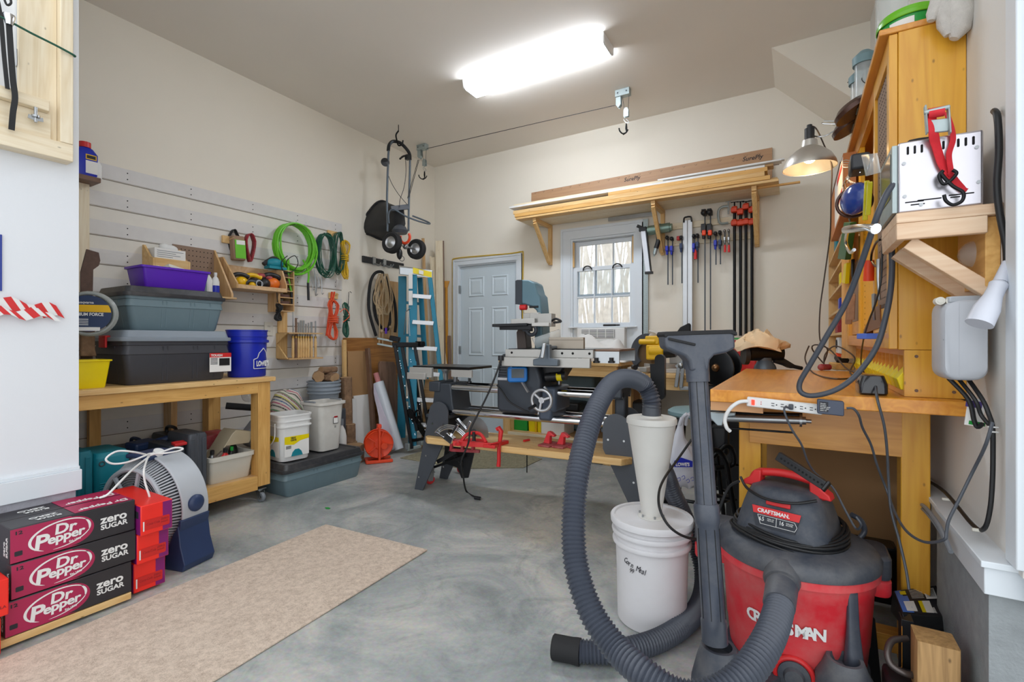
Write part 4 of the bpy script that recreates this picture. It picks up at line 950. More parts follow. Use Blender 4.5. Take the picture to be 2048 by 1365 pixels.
# stacked grey pails with firewood
gx,gy=-3.82,at(648,790,X=-3.82).y
for i,(lab_,z)in enumerate((('lowest grey pail in the nest behind the white bin',.50),('middle grey pail in the nest behind the white bin',.535),('topmost grey pail in the nest, firewood on it',.57))):
    o=thing('grey_pail',lab_,'bucket',(gx,gy,z),group='nested grey pails')
    b=B(); b.lathe([(.115,0),(.12,.006),(.135,.15),(.15,.152),(.15,.165),(.14,.168),(.142,.18),(.152,.182),(.152,.195),(.138,.195),(.115,.01)],(gx,gy,z),40); part('shell',b,mat('pail_grey','#96a0aa',.45),o)
b=B(); b.box((gx-.16,gy-.16,.0005),(gx+.14,gy+.14,.4995)); solo('pail_stand','plain dark carton on the floor under the grey pails','box',b,M['dgrey'],bevel=.01)
def log(label,p,q,r,name='firewood_log',grp=None,ends=True):
    p=Vector(p); q=Vector(q); b=B(); d=(q-p); a=d.normalized().orthogonal().normalized(); c_=d.normalized().cross(a); rings=[]
    nn=18; off=[random.uniform(.88,1.1)for _ in range(nn)]
    for i in range(5):rings.append([p+d*(i/4)+a*(r*off[j]*random.uniform(.97,1.03)*math.cos(2*PI*j/nn))+c_*(r*off[j]*math.sin(2*PI*j/nn))for j in range(nn)])
    b.loft(rings,caps=False); n0=len(b.v)
    b.mi=1; b.add(rings[0],[tuple(range(nn-1,-1,-1))]); b.add(rings[-1],[tuple(range(nn))])
    return solo(name,label,'log',b,[M['bark'],M['endg']],group=grp)
zt=.765
log('short log with pale cut end on the grey pails, right one',(gx+.13,gy+.03,zt+.04),(gx-.09,gy+.05,zt+.04),.036,grp='firewood on the grey pails')
log('split bark log on the left of the grey pails',(gx+.08,gy-.12,zt+.05),(gx-.05,gy-.02,zt+.05),.05,grp='firewood on the grey pails')
log('round log with ring end in the middle of the grey pails',(gx+.145,gy-.02,zt+.028),(gx-.08,gy-.045,zt+.03),.028,grp='firewood on the grey pails')
log('bark log lying across the top of the firewood',(gx+.03,gy-.06,zt+.105),(gx+.0,gy+.13,zt+.10),.03,grp='firewood on the grey pails')
q=at(700,860,X=-3.80)
log('tall upright bark log right of the grey pails',(-3.80,at(694,900,X=-3.80).y,.33),(-3.80,at(692,900,X=-3.8).y+.0,at(692,755,X=-3.8).z),.055)
log('middle upright bark log under the tall one',(-3.74,at(698,900,X=-3.74).y,.16),(-3.74,at(698,900,X=-3.74).y,.329),.06)
fl=at(716,928,Z=0)
log('short log stump standing on the floor by the tote',(fl.x-.08,fl.y+.02,.0005),(fl.x-.08,fl.y+.02,.165),.085)
log('stub of log standing behind the floor stump',(-3.74,at(700,900,X=-3.74).y,.0005),(-3.74,at(700,900,X=-3.74).y,.158),.065)
for i in range(3):
    z=.0005+i*.13; b=B(); yy=at(697,880,X=-3.62).y-.07
o=bottle('spray_bottle','small spray bottle with red and blue label behind the dirty bin',-3.60,at(683,860,X=-3.60).y,.0005,.045,.42,M['whitep'],M['mgrey'])
# ================================================================== sheet goods and offcuts by the corner
def sheet(name,label,pxs,X,th,m,cat='board',lean=.0,bevel=.002,grp=None):
    P=[at(a,c_,X=X)for a,c_ in pxs]; O=P[0]
    b=B(); b.prism([(p.y-O.y,p.z-O.z)for p in P],O,(0,1,0),(lean,0,1),(th,0,0)); return solo(name,label,cat,b,m,bevel=bevel,grp=None)if False else solo(name,label,cat,b,m,bevel=bevel,group=grp)
def rsheet(name,label,X,pxl,pxr,ytop,z0,th,m,lean=0.0,cat='board'):
    a=at(pxl,ytop,X=X); c_=at(pxr,ytop,X=X)
    b=B(); b.prism([(0,0),(c_.y-a.y,0),(c_.y-a.y,a.z-z0),(0,a.z-z0)],(X,a.y,z0),(0,1,0),(lean,0,1),(th,0,0)); return solo(name,label,cat,b,m,bevel=.002)
rsheet('plywood_sheet','wide brown grained plywood sheet against the left wall under the hoses',-3.93,690,800,676,.0,.018,M['orangex']if False else wood('ply_dark','#b98040','#7e4d20','y',sc_=.8,knots=False),lean=-.03)
rsheet('particle_board','smooth brown board standing before the grained plywood',-3.885,697,741,703,.0,.015,M['hardb'],lean=-.02)
rsheet('edge_strip','thin yellow pine strip at the left edge of the plywood sheet',-3.90,686,692,680,.05,.03,M['pinez'],lean=-.02)
rsheet('tall_plywood','tall pale plywood panel behind the hanging hoses',-4.0,760,800,560,.0,.02,M['plyz'])
rsheet('white_board','narrow white melamine board leaning low by the orange reel',-3.80,699,716,800,.0,.014,M['white'],lean=-.08)
rsheet('white_board','wider white melamine board leaning behind the orange reel',-3.83,712,741,793,.0,.014,M['whitep'],lean=-.08)
b=B(); b.beam(at(735,697,X=-3.84),at(750,905,X=-3.70),.03,.05,(1,0,0)); solo('walnut_strip','narrow dark walnut strip leaning against the brown board','board',b,M['walnutz'],bevel=.003)
b=B(); p=at(757,730,X=-3.84); q=at(800,900,X=-3.84)
b.prism([(0,0),(.24,0),(.24,.86),(.215,.905),(.02,.92),(0,.89)],(-3.80,p.y,.0),(0,1,0),(-.06,0,1),(.03,0,0)); solo('walnut_slab','wide dark walnut slab leaning behind the film roll','board',b,M['walnutz'],bevel=.004)
# roll of plastic film
t=thing('film_roll','long roll of translucent plastic film leaning in the corner','film roll',at(800,905,X=-3.50))
b=B(); pb=at(798,904,X=-3.48); pb.z=.035; pt=at(757,765,X=-3.72); b.cyl(pb,pt,.052,n=28); part('film',b,M['rewrap'],t)
b=B(); d=(pt-pb).normalized(); b.cyl(pt-d*.02,pt+d*.10,.027,n=20); part('core',b,M['pink'],t)
b=B(); q=pb.lerp(pt,.98); q2=pb.lerp(pt,.02); s0=Vector((0,-.06,0))
vs=[]; 
for i in range(9):
    f_=i/8; a=q2.lerp(q,f_); wd=.05+.11*(1-f_)+.015*math.sin(f_*9)
    for k in range(4):vs.append(a+Vector((.02*math.sin(k+f_*4),-wd*k/3-.03,.0)))
b.add([Vector((v.x,v.y,max(v.z,.008)))for v in vs],[(4*i+k,4*i+k+1,4*i+k+5,4*i+k+4)for i in range(8)for k in range(3)]); o=part('loose_flap',b,mat('film_flap','#cfc7d4',.4,alpha=.85),t); m_=o.modifiers.new('thick','SOLIDIFY'); m_.thickness=.002
# orange cord reel
rc=at(757,885,X=-3.40); rc.z=.17
t=thing('cord_reel','orange extension cord reel with stand on the floor','cord reel',(rc.x,rc.y,.0005))
ax=Vector((.80,-.60,0)); sd=Vector((.60,.80,0))
for s_ in(-1,1):
    b=B(); b.lathe([(.13,0),(.132,.006),(.126,.012),(.118,.006),(.05,.006),(.04,.014),(.02,.014)],rc+ax*(s_*.045)-ax*.006,40,ax)
    for i in range(5):
        a=2*PI*i/5; b.beam(rc+ax*(s_*.045+.008*s_)+sd*(.03*math.cos(a))+Vector((0,0,.03*math.sin(a))),rc+ax*(s_*.045+.008*s_)+sd*(.12*math.cos(a))+Vector((0,0,.12*math.sin(a))),.012,.014,ax)
    part('flange',b,M['orangep'],t)
b=B(); b.cyl(rc-ax*.04,rc+ax*.04,.07,n=24); part('hub',b,M['orangep'],t)
b=B()
for i in range(5):b.torus(rc+ax*(-.03+.015*i),.1,.009,ax,36,6)
part('wound_cord',b,M['ocord'],t)
b=B(); f0=rc+ax*.075
b.beam(f0+Vector((0,0,-.155)),f0+Vector((0,0,.17)),.035,.02,sd); b.beam(f0+Vector((0,0,.17)),f0-ax*.07+Vector((0,0,.17)),.04,.03,(0,0,1)); b.beam(f0+sd*-.12+Vector((0,0,-.155)),f0+sd*.12+Vector((0,0,-.155)),.04,.025,(0,0,1))
g0=rc-ax*.075; b.beam(g0+sd*-.12+Vector((0,0,-.155)),g0+sd*.12+Vector((0,0,-.155)),.04,.025,(0,0,1)); b.beam(g0+Vector((0,0,-.155)),g0+Vector((0,0,.17)),.035,.02,sd)
b.beam(f0+sd*-.11+Vector((0,0,-.155)),g0+sd*-.11+Vector((0,0,-.155)),.03,.02); part('stand',b,M['orangep'],t,bevel=.004)
b=B(); b.cyl(f0+sd*.04+Vector((0,0,-.01)),f0+sd*.04+ax*.03+Vector((0,0,-.01)),.03,n=20); part('crank',b,M['orangep'],t)
# ================================================================== hung on the slats
HX=XL+.02
def hook(label,p,L_=.06,name='slat_hook'):
    b=B(); b.tube([(HX,p.y,p.z+.02),(HX+.012,p.y,p.z),(p.x+.01,p.y,p.z-.006),(p.x+.022,p.y,p.z+.006),(p.x+.024,p.y,p.z+.03)],.0035,6,k=3)
    return solo(name,label,'hook',b,M['steel'])
def coil(name,label,c,R,Rz,n,r,m,spread=.05,X=-3.93,drop=None,tie=None,seed=1,dep=.04,grp=None,k=1):
    random.seed(seed); b=B()
    for i in range(n):
        f_=random.uniform(-1,1); s_=random.uniform(.86,1.0)
        cx=c.x+dep*f_; pts=[]
        ry=R*(s_+random.uniform(-.06,.06)); rz=Rz*s_; ph=random.uniform(0,1)
        for j in range(28):
            a=2*PI*j/28; pts.append(Vector((cx+.008*math.sin(a*2+ph*6),c.y+ry*math.cos(a)+random.uniform(-1,1)*spread*.05,c.z-(rz-Rz)+rz*math.sin(a)+(Rz-rz)*.0)))
        b.tube(pts,r,6,closed=True)
    return b
gc=at(589,500,X=-3.93)
t=thing('green_air_hose','lime green coiled air hose hanging on the slatted wall','hose',gc)
b=coil('','',gc,.205,.235,13,.0085,None,seed=4,dep=.045)
part('coil',b,M['lgreen'],t)
b=B(); b.tube([gc+Vector((.03,-.10,-.15)),at(577,520,X=-3.90),at(577,555,X=-3.89),at(583,585,X=-3.89)],.0085,8,k=5); b.tube([at(606,520,X=-3.9),at(617,545,X=-3.9),at(616,566,X=-3.9)],.0085,8,k=4); part('hose_tail',b,M['lgreen'],t)
b=B(); b.cyl(at(583,585,X=-3.89),at(585,608,X=-3.89),.012); b.cyl(at(616,566,X=-3.9),at(617,601,X=-3.9),.011); part('coupler',b,M['black'],t)
b=B(); b.cyl(at(585,608,X=-3.89),at(587,662,X=-3.88),.004); part('blow_tube',b,M['steel'],t)
hook('bent steel hook over the lime hose, left one',at(589,449,X=-3.92)); hook('bent steel hook over the lime hose, right one',at(609,452,X=-3.92))
gd=at(651,512,X=-3.93)
t=thing('extension_cord','dark green extension cord hank left of the yellow one','extension cord',gd); part('coil',coil('','',gd,.10,.215,14,.0045,None,seed=9),M['dgreen'],t)
b=B(); b.cyl(at(648,468,X=-3.90),at(661,474,X=-3.90),.013); part('socket',b,M['dgreen'],t)
gd=at(678,508,X=-3.93)
t=thing('extension_cord','narrow dark green extension cord hank right behind the yellow one','extension cord',gd); part('coil',coil('','',gd,.05,.215,10,.0045,None,seed=12),M['dgreen'],t)
def bundle(name,label,c,w_,h,n,r,m,tie_at=.45,seed=1,grp=None):
    random.seed(seed); t=thing(name,label,'extension cord',c); b=B(); zt_=c.z+h/2
    for i in range(n):
        wt=w_*random.uniform(.3,1); wb=w_*random.uniform(.3,1); hb=random.uniform(.85,1); ht_=random.uniform(.9,1); x=c.x+random.uniform(-.025,.025); zc_=c.z+h*(.5-tie_at)
        pts=[]
        for j in range(24):
            a=2*PI*j/24; sn=math.sin(a); cs=math.cos(a)
            if sn>=0:z=zc_+(zt_-zc_)*ht_*sn**.8; ww=wt/2
            else:z=zc_-(zc_-(c.z-h/2))*hb*(-sn)**.8; ww=wb/2
            pts.append(Vector((x+.012*math.sin(3*a),c.y+cs*ww*(.35+.65*abs(math.sin(a))**.5*1.0 if abs(sn)<.75 else 1.0)*(abs(sn)**.35 if abs(sn)<.5 else 1),z)))
        b.tube(pts,r,6,closed=True)
    part('loops',b,m,t)
    b=B()
    for k_ in range(6):b.torus((c.x,c.y,c.z+h*(.5-tie_at)+(k_-2.5)*r*2.2),w_*.23,r*1.1,(0,.15*(-1)**k_,1),20,6)
    part('wrap',b,m,t); return t
bundle('extension_cord','yellow extension cord hank hanging at the right end of the slats',at(690,520,X=-3.92),.15,.40,9,.0045,M['ycord'],.45,5)
bundle('extension_cord','orange extension cord hank hanging low on the slats',at(667,640,X=-3.90),.20,.40,9,.0045,M['ocord'],.5,6)
bundle('extension_cord','short dark green cord hank right of the orange one',at(693,640,X=-3.90),.13,.36,8,.004,M['dgreen'],.45,7)
b=B(); b.tube([at(680,625,X=-3.87),at(690,618,X=-3.86),at(699,632,X=-3.86),at(686,645,X=-3.86)],.004,6,k=5); solo('loose_cord','loose orange cord loop crossing the short green hank','cord',b,M['ocord'])
b=B(); b.beam(at(664,584,X=-3.93),at(653,672,X=-3.93),.012,.02,(1,0,0)); b.beam(at(669,584,X=-3.93),at(658,640,X=-3.93),.012,.014,(1,0,0)); solo('push_stick','long red orange plastic stick beside the orange cord hank','stick',b,M['orangep'],bevel=.002)
for i,(px,py,lab_)in enumerate(((665,468,'wooden peg block above the dark green cord'),(668,592,'wooden peg block behind the orange cord'),(458,480,'wooden peg block left of the sanding belts'))):
    q=at(px,py,X=-4.0); b=B(); b.box((HX-.001,q.y-.05,q.z-.03),(HX+.02,q.y+.05,q.z+.03)); b.cyl((HX+.02,q.y,q.z),(HX+.09,q.y,q.z+.01),.004,n=8); solo('peg_block',lab_,'hanger',b,M['piney'],bevel=.002)
q=at(699,600,X=-4.0); b=B(); b.tube([(HX-.0,q.y,q.z-.07),(HX+.01,q.y,q.z+.08),(HX+.03,q.y,q.z+.085),(HX+.05,q.y,q.z+.07)],.003,6); solo('long_hook','long thin dark hook above the short green hank','hook',b,M['bmetal'])
# sanding belts
t=thing('sandpaper_pack','green and white sandpaper pack hanging high on the slats','pack',at(474,500,X=-3.98))
q=at(475,497,X=-3.97); b=B(); b.boxc((q.x,q.y,q.z),(.06,.10,.20),(.06,0,0)); part('box',b,M['hard'],t,bevel=.01)
b=B(); b.boxc((q.x+.033,q.y+.006,q.z-.01),(.004,.085,.15),(.06,0,0)); b.mi=1; b.boxc((q.x+.036,q.y+.006,q.z+.045),(.003,.07,.035),(.06,0,0)); part('front_label',b,[M['lgreen'],M['whitep']],t)
for i,(px,lab_,mm)in enumerate(((474,'dark sanding belt looped over the sandpaper pack','black'),(495,'red brown sanding belt right of the sandpaper pack','redk'))):
    q=at(px,495,X=-3.96); b=B(); pts=[]
    hh,ww=(.12,.035)if i else(.10,.04)
    out=[]
    for j in range(24):
        a=2*PI*j/24; out.append((ww*math.cos(a)*(1 if math.sin(a)<.5 else .8)+(.01*math.sin(a*2)if i else 0),hh*math.sin(a)))
    vs=[Vector((q.x+dx-(0 if i else .055),q.y+y_+(.02 if i else 0),q.z+z_+(0 if i else .055)))for dx in(-.03,.03)for y_,z_ in out]
    b.add(vs,[(j,(j+1)%24,24+(j+1)%24,24+j)for j in range(24)]); o=solo('sanding_belt',lab_,'sanding belt',b,M[mm]); o.modifiers.new('t','SOLIDIFY').thickness=.004
# tissue shelf and box
q0=at(281,534,X=-3.93); q1=at(367,536,X=-3.93)
t=thing('tissue_shelf','small raw pine box shelf on the slats above the purple bin','shelf',((HX-3.84)/2,(q0.y+q1.y)/2,q0.z))
x1=-3.86; z0=q0.z-.02; 
b=B(); b.box((HX,q0.y+.06,z0),(x1,q1.y,z0+.014)); part('bottom',b,M['piney'],t)
b=B(); b.box((x1-.014,q0.y+.06,z0),(x1,q1.y,z0+.09)); part('front',b,M['piney'],t,bevel=.002)
for y in(q0.y+.046,q1.y):b=B(); b.prism([(HX,0),(x1,0),(x1,.085),(x1-.05,.1),(HX+.02,.19),(HX,.19)],(0,y,z0),(1,0,0),(0,0,1),(0,.014,0)); part('side',b,M['piney'],t)
ym=(q0.y+q1.y)/2+.03
t=thing('tissue_box','white tissue dispenser box in the small pine shelf','box',(-3.95,ym,z0+.0145))
b=B(); b.box((-3.99,ym-.10,z0+.0145),(-3.885,ym+.10,z0+.165)); part('carton',b,M['whitep'],t,bevel=.002)
b=B()
for i in range(6):b.box((-3.8845,ym-.085,z0+.145-i*.014),(-3.884,ym+.085-.04*(i%2)-.02*i/2,z0+.149-i*.014))
part('print',b,M['mgrey'],t)
b=B(); b.ball((-3.935,ym+.01,z0+.175),(.04,.06,.03)); b.ball((-3.93,ym-.02,z0+.18),(.03,.035,.028)); part('tissue',b,M['white'],t)
# pegboard holder behind (big one)
a0=at(350,560,X=-3.98); a1=at(432,560,X=-3.98)
t=thing('pegboard_shelf','brown pegboard bin with sloped plywood side beside the tissue shelf','shelf',(-3.9,(a0.y+a1.y)/2,at(400,590,X=-3.85).z))
zb=at(440,594,X=-3.78).z; zt=at(432,500,X=-3.98).z; ys=a1.y
b=B(); b.box((HX,a0.y,zb),(HX+.008,ys,zt)); b.mi=1
for i in range(10):
    for j in range(9):b.cyl((HX+.0075,a0.y+.03+i*(ys-a0.y-.05)/9,zb+.05+j*(zt-zb-.08)/8),(HX+.0088,a0.y+.03+i*(ys-a0.y-.05)/9,zb+.05+j*(zt-zb-.08)/8),.004,n=8)
part('pegboard_back',b,[M['peg'],M['dark']],t)
b=B(); b.prism([(HX,0),(-3.76,0),(-3.76,.03),(HX+.01,zt-zb),(HX,zt-zb)],(0,ys,zb),(1,0,0),(0,0,1),(0,.014,0)); part('sloped_side',b,M['plyz'],t)
b=B(); b.box((HX,a0.y+.0,zb-.015),(-3.74,ys+.03,zb-.0005)); part('shelf_board',b,M['plyy'],t,bevel=.002)
for i,(px,lab_,mm,cp)in enumerate(((405,'teal topped bottle behind the purple bin','slate','teal'),(417,'grey topped glue bottle behind the purple bin','white','mgrey'),(431,'blue and white glue bottle at the end of the pegboard shelf','white','white'))):
    q=at(px,590,X=-3.82); o=bottle('glue_bottle',lab_,-3.82,q.y,zb+.0003,.027,.185,M[mm],M[cp])
    if i==2:b=B(); b.cyl((0,0,.03),(0,0,.085),.0275,n=20); b.mi=1; b.cyl((0,0,.02),(0,0,.032),.0277,n=20); part('label_band',b,[M['blue'],M['yellow']],o,L=True)
# plywood tool shelf with sanders and saws
b0=at(455,600,X=-3.95).y; b1=at(545,600,X=-3.95).y
c0=at(437,515,X=-3.98); zs=at(520,578,X=-3.78).z
t=thing('tool_shelf','open plywood tool shelf holding the drills and orange sander','shelf',(-3.9,(b0+b1)/2,zs))
b=B(); b.box((HX,b0-.02,zs-.012),(-3.76,b1,zs)); part('shelf_board',b,M['birch'],t,bevel=.001)
b=B(); b.box((-3.772,b0-.02,zs+.0),(-3.76,b1,zs+.02)); part('lip',b,M['birch'],t)
b=B(); b.prism([(HX,0),(-3.76,0),(-3.76,.04),(HX+.06,.26),(HX,.26)],(0,b0-.034,zs-.012),(1,0,0),(0,0,1),(0,.013,0)); part('side',b,M['plyz'],t)
b=B(); b.prism([(HX,-.16),(-3.90,-.16),(-3.86,0),(-3.76,0),(-3.76,.06),(-3.82,.19),(-3.86,.2),(HX,.2)],(0,b1,zs-.012),(1,0,0),(0,0,1),(0,.013,0)); part('side',b,M['plyz'],t)
b=B(); b.box((HX,b0-.02,zs),(HX+.008,b1,zs+.2)); part('back',b,M['birch'],t)
def sander(label,y,m1,m2,s_=1,name='power_sander',x=-3.86):
    o=thing(name,label,'power tool',(x,y,zs+.0005))
    b=B(); b.ball((x,y,zs+.045*s_),(.045*s_,.045*s_,.04*s_),16,10); b.cyl((x,y,zs+.001),(x,y,zs+.02),.042*s_,n=20); part('motor_body',b,m1,o)
    b=B(); b.tube([(x-.03,y-.06*s_,zs+.05*s_),(x,y-.05*s_,zs+.09*s_),(x,y,zs+.1*s_),(x+.01,y+.05*s_,zs+.085*s_)],.017*s_,10,k=4); part('grip',b,m2,o)
    return o
sander('yellow and black drill at the back left of the plywood tool shelf',b0+.06,M['dyellow'],M['black'],1.1)
sander('small yellow detail sander with grey cord in front of the drill',b0+.115,M['dyellow'],M['dgrey'],.6,x=-3.80)
sander('black drill with round chuck in the middle of the tool shelf',b0+.165,M['black'],M['dyellow'],1.15)
sander('black and red sander right of the black drill',b0+.25,M['black'],M['redk'],1.2)
o=sander('orange and black router at the right end of the tool shelf',b1-.06,M['orangeq'],M['black'],1.35)
b=B(); b.torus((-3.78,b0+.16,zs+.04),.03,.003,(1,.3,0),20,6); b.torus((-3.78,b0+.165,zs+.04),.024,.003,(1,-.3,0),20,6); solo('coiled_lead','small grey cord coil on the plywood tool shelf','cord',b,M['lgrey'])
# sander on top of disc rack
q=at(549,532,X=-3.88)
t=thing('teal_sander','teal palm sander with black cord above the sanding disc rack','power tool',(q.x,q.y,q.z-.03))
b=B(); b.ball((q.x,q.y+.0,q.z+.02),(.05,.08,.045)); b.box((q.x-.04,q.y-.07,q.z-.03),(q.x+.04,q.y+.09,q.z-.008)); part('body',b,M['teal'],t)
b=B(); b.tube([q+Vector((0,-.10,.0)),q+Vector((0,-.05,.04)),q+Vector((0,0,.065)),q+Vector((.0,.06,.03))],.018,8,k=4); part('grip',b,M['black'],t)
b=B(); b.tube([q+Vector((.04,.08,0)),at(575,520,X=-3.82),at(590,512,X=-3.82),at(596,528,X=-3.82),at(585,543,X=-3.82),at(568,545,X=-3.83),at(563,525,X=-3.83),at(575,512,X=-3.83)],.004,6,k=6); part('cord',b,M['bcord'],t)
# disc rack
d0=at(546,600,X=-3.94).y; d1_=at(577,600,X=-3.94).y; zt=at(560,540,X=-3.87).z; zb2=at(560,622,X=-3.87).z
t=thing('disc_rack','plywood rack of stacked sanding discs beside the tool shelf','rack',(-3.93,(d0+d1_)/2,zb2))
for y in(d0+.012,d1_-.0):b=B(); b.box((HX,y,zb2),(-3.87,y+.01,zt)); part('side',b,M['plyz'],t)
for i in range(7):
    z=zb2+(zt-zb2)*i/6; b=B(); b.box((HX,d0+.023,z-.004),(-3.87,d1_-.001,z+.004)); part('divider',b,M['plyy'],t)
for i in range(5):
    z=zb2+(zt-zb2)*(i+1)/6+.0045; b=B()
    for k_ in range(4):b.cyl((-3.93,(d0+d1_)/2+.012,z+k_*.006),(-3.93,(d0+d1_)/2+.012,z+.0055+k_*.006),.056-.002*(k_%2),n=24)
    solo('sanding_discs','pile of brown sanding discs, %s slot of the rack'%['lowest filled','second filled','middle','fourth','top'][i],'sanding discs',b,mat('disc_brown','#6d5148',.9,var=.15))
bundle('extension_cord','black tangled cord hank hanging under the disc rack',at(556,625,X=-3.85),.07,.15,9,.004,M['bcord'],.5,15)
b=B(); b.tube([at(552,555,X=-3.84),at(554,590,X=-3.84),at(555,605,X=-3.85)],.004,6,k=5); solo('sander_lead','straight black lead dropping past the disc rack','cord',b,M['bcord'])
# chisel rack
q0=at(569,640,X=-3.98); zr=at(600,667,X=-3.86).z; zlow=at(600,715,X=-3.86).z; ztop=at(580,622,X=-3.98).z
r0=at(571,690,X=-3.90).y; r1=at(634,690,X=-3.90).y
t=thing('chisel_rack','small pine rack of wood turning chisels on the slats','rack',(-3.95,(r0+r1)/2,zlow))
b=B(); b.box((HX,r0,zlow-.02),(HX+.014,r0+.09,ztop)); part('back_plate',b,M['pinez'],t)
b=B(); b.box((HX,r0,zr-.006),(-3.85,r1+.03,zr+.006)); part('upper_shelf',b,M['plyy'],t)
b=B(); b.box((HX,r0,zlow-.02),(-3.85,r1+.03,zlow-.006)); part('lower_shelf',b,M['plyy'],t)
b=B(); b.prism([(HX,0),(-3.86,0),(HX,-.10)],(0,r0-.012,zr),(1,0,0),(0,0,1),(0,.012,0)); b.prism([(HX,0),(-3.86,0),(HX,.14)],(0,r0-.012,zlow-.01),(1,0,0),(0,0,1),(0,.012,0)); part('gusset',b,M['pinez'],t)
nm_=['long thin turning gouge at the left end of the rack','dark handled gouge, second in the rack','purple tinted skew chisel, third in the rack','wide scraper, fourth in the rack','wide flat chisel, fifth in the rack','narrow chisel, sixth in the rack','slim parting tool, seventh in the rack','broad steel chisel, eighth in the rack','bright gouge at the right end of the rack']
for i,px in enumerate((586,592,597,602,607,612,617,623,631)):
    q=at(px,667,X=-3.885); o=thing('turning_chisel',nm_[i],'chisel',(q.x,q.y,zlow-.0055))
    b=B(); zz=zlow-.005; b.lathe([(.009,0),(.013,.02),(.011,.08),(.013,.13),(.009,.165),(.010,.175),(.0085,.19)],(q.x,q.y,zz),14); part('handle',b,M['pinez']if i!=1 else M['walnutz'],o)
    b=B(); hh=[.0,.17,.13,.15,.15,.12,.13,.14,.15][i]or .16; b.box((q.x-.003,q.y-[.003,.008,.008,.010,.009,.006,.006,.010,.006][i],zz+.19),(q.x+.003,q.y+[.003,.008,.008,.010,.009,.006,.006,.010,.006][i],zz+.19+hh)); part('blade',b,M['walnutz']if i==1 else M['steel'],o)
    b=B(); b.cyl((q.x,q.y,zz+.178),(q.x,q.y,zz+.195),.0115,n=14); part('ferrule',b,mat('brass','#b9934a',.3,.9),o)
# bits hanging between
for i,(px,y0_,y1_,lab_)in enumerate(((622,560,580,'thin steel key hanging right of the lime hose end'),(628,540,590,'wire whisk hanging under the lime hose'),(640,545,588,'bent steel rod hanging below the green cord'),(634,548,575,'spare steel hook beside the wire whisk'))):
    b=B(); p=at(px,y0_,X=-3.96); q=at(px+4,y1_,X=-3.96); b.tube([p,p.lerp(q,.5)+Vector((0,.01,0)),q,q+Vector((0,.02,.01))],.003,6,k=4)
    if i==1:
        for k_ in range(3):b.tube([p,p.lerp(q,.5)+Vector((0,.01+.01*k_,0)),q+Vector((0,-.004*k_,-.01)),p.lerp(q,.5)+Vector((.02,-.01*k_,0)),p],.0018,5,k=4)
    solo('hanging_rod',lab_,'rod',b,M['steel'])
q=at(537,658,X=XL+.02); t=thing('wall_outlet','cream double wall outlet above the blue bucket','outlet',q)
b=B(); b.box((HX-.001,q.y-.04,q.z-.06),(HX+.006,q.y+.04,q.z+.06)); b.mi=1
for dz in(-.022,.022):
    for dy in(-.007,.007):b.box((HX+.006,q.y+dy-.0015,q.z+dz-.006),(HX+.007,q.y+dy+.0015,q.z+dz+.006))
part('plate',b,[M['offw'],M['ink']],t)
# black rail with hoses
t=thing('tool_rail','long black wall rail above the hanging hoses','rail',at(767,530,X=-4.03))
a=at(726,518,X=-4.02); c_=at(808,537,X=-4.02); b=B(); b.box((XL,a.y,a.z-.035),(XL+.02,c_.y,a.z+.035)); part('track',b,M['black'],t,bevel=.003)
for px in(751,772):
    q=at(px,540,X=-3.99); b=B(); b.box((XL+.02,q.y-.02,a.z-.045),(XL+.035,q.y+.02,a.z+.04)); b.tube([(XL+.03,q.y,a.z-.03),(XL+.10,q.y,a.z-.06),(XL+.13,q.y,a.z-.03)],.008,8,k=4); b.tube([(XL+.03,q.y+.02,a.z-.03),(XL+.10,q.y+.035,a.z-.05),(XL+.13,q.y+.04,a.z-.02)],.006,8,k=4); part('hook',b,M['steel'],t)
b=B(); qs=[at(*p,X=-3.92)for p in((752,672),(738,620),(740,570),(750,547),(765,545),(762,560),(748,590),(753,640),(775,660),(783,610),(778,570),(772,555),(788,600),(792,640),(790,665))]
b.tube(qs,.016,10,k=5); solo('black_hose','thick black hose looped over the wall rail','hose',b,M['blackr'])
random.seed(21); b=B()
for i in range(8):
    x0=762+random.uniform(-4,12); b.tube([at(x0,548,X=-3.90),at(x0-6+random.uniform(-6,6),575,X=-3.89),at(x0-6+random.uniform(-8,8),605,X=-3.88),at(x0+4+random.uniform(-6,8),630,X=-3.88),at(x0+12+random.uniform(-3,6),600,X=-3.89),at(x0+8,570,X=-3.90),at(x0+3,548,X=-3.90)],.006,6,k=5)
for x0 in(757,764,782):b.tube([at(x0,600,X=-3.88),at(x0+2,650,X=-3.87),at(x0+1,690,X=-3.86)],.006,6,k=4)
for i,q in enumerate((at(763,663,X=-3.87),at(781,655,X=-3.87))):b.ball(q,.02,8,6)
solo('rope_hank','tan rope hank hanging among the black hose loops','rope',b,M['rope'])
b=B(); b.cyl(at(772,656,X=-3.86),at(772,668,X=-3.86),.013); solo('purple_coupler','purple hose end hanging in the rope hank','hose end',b,M['purple'])
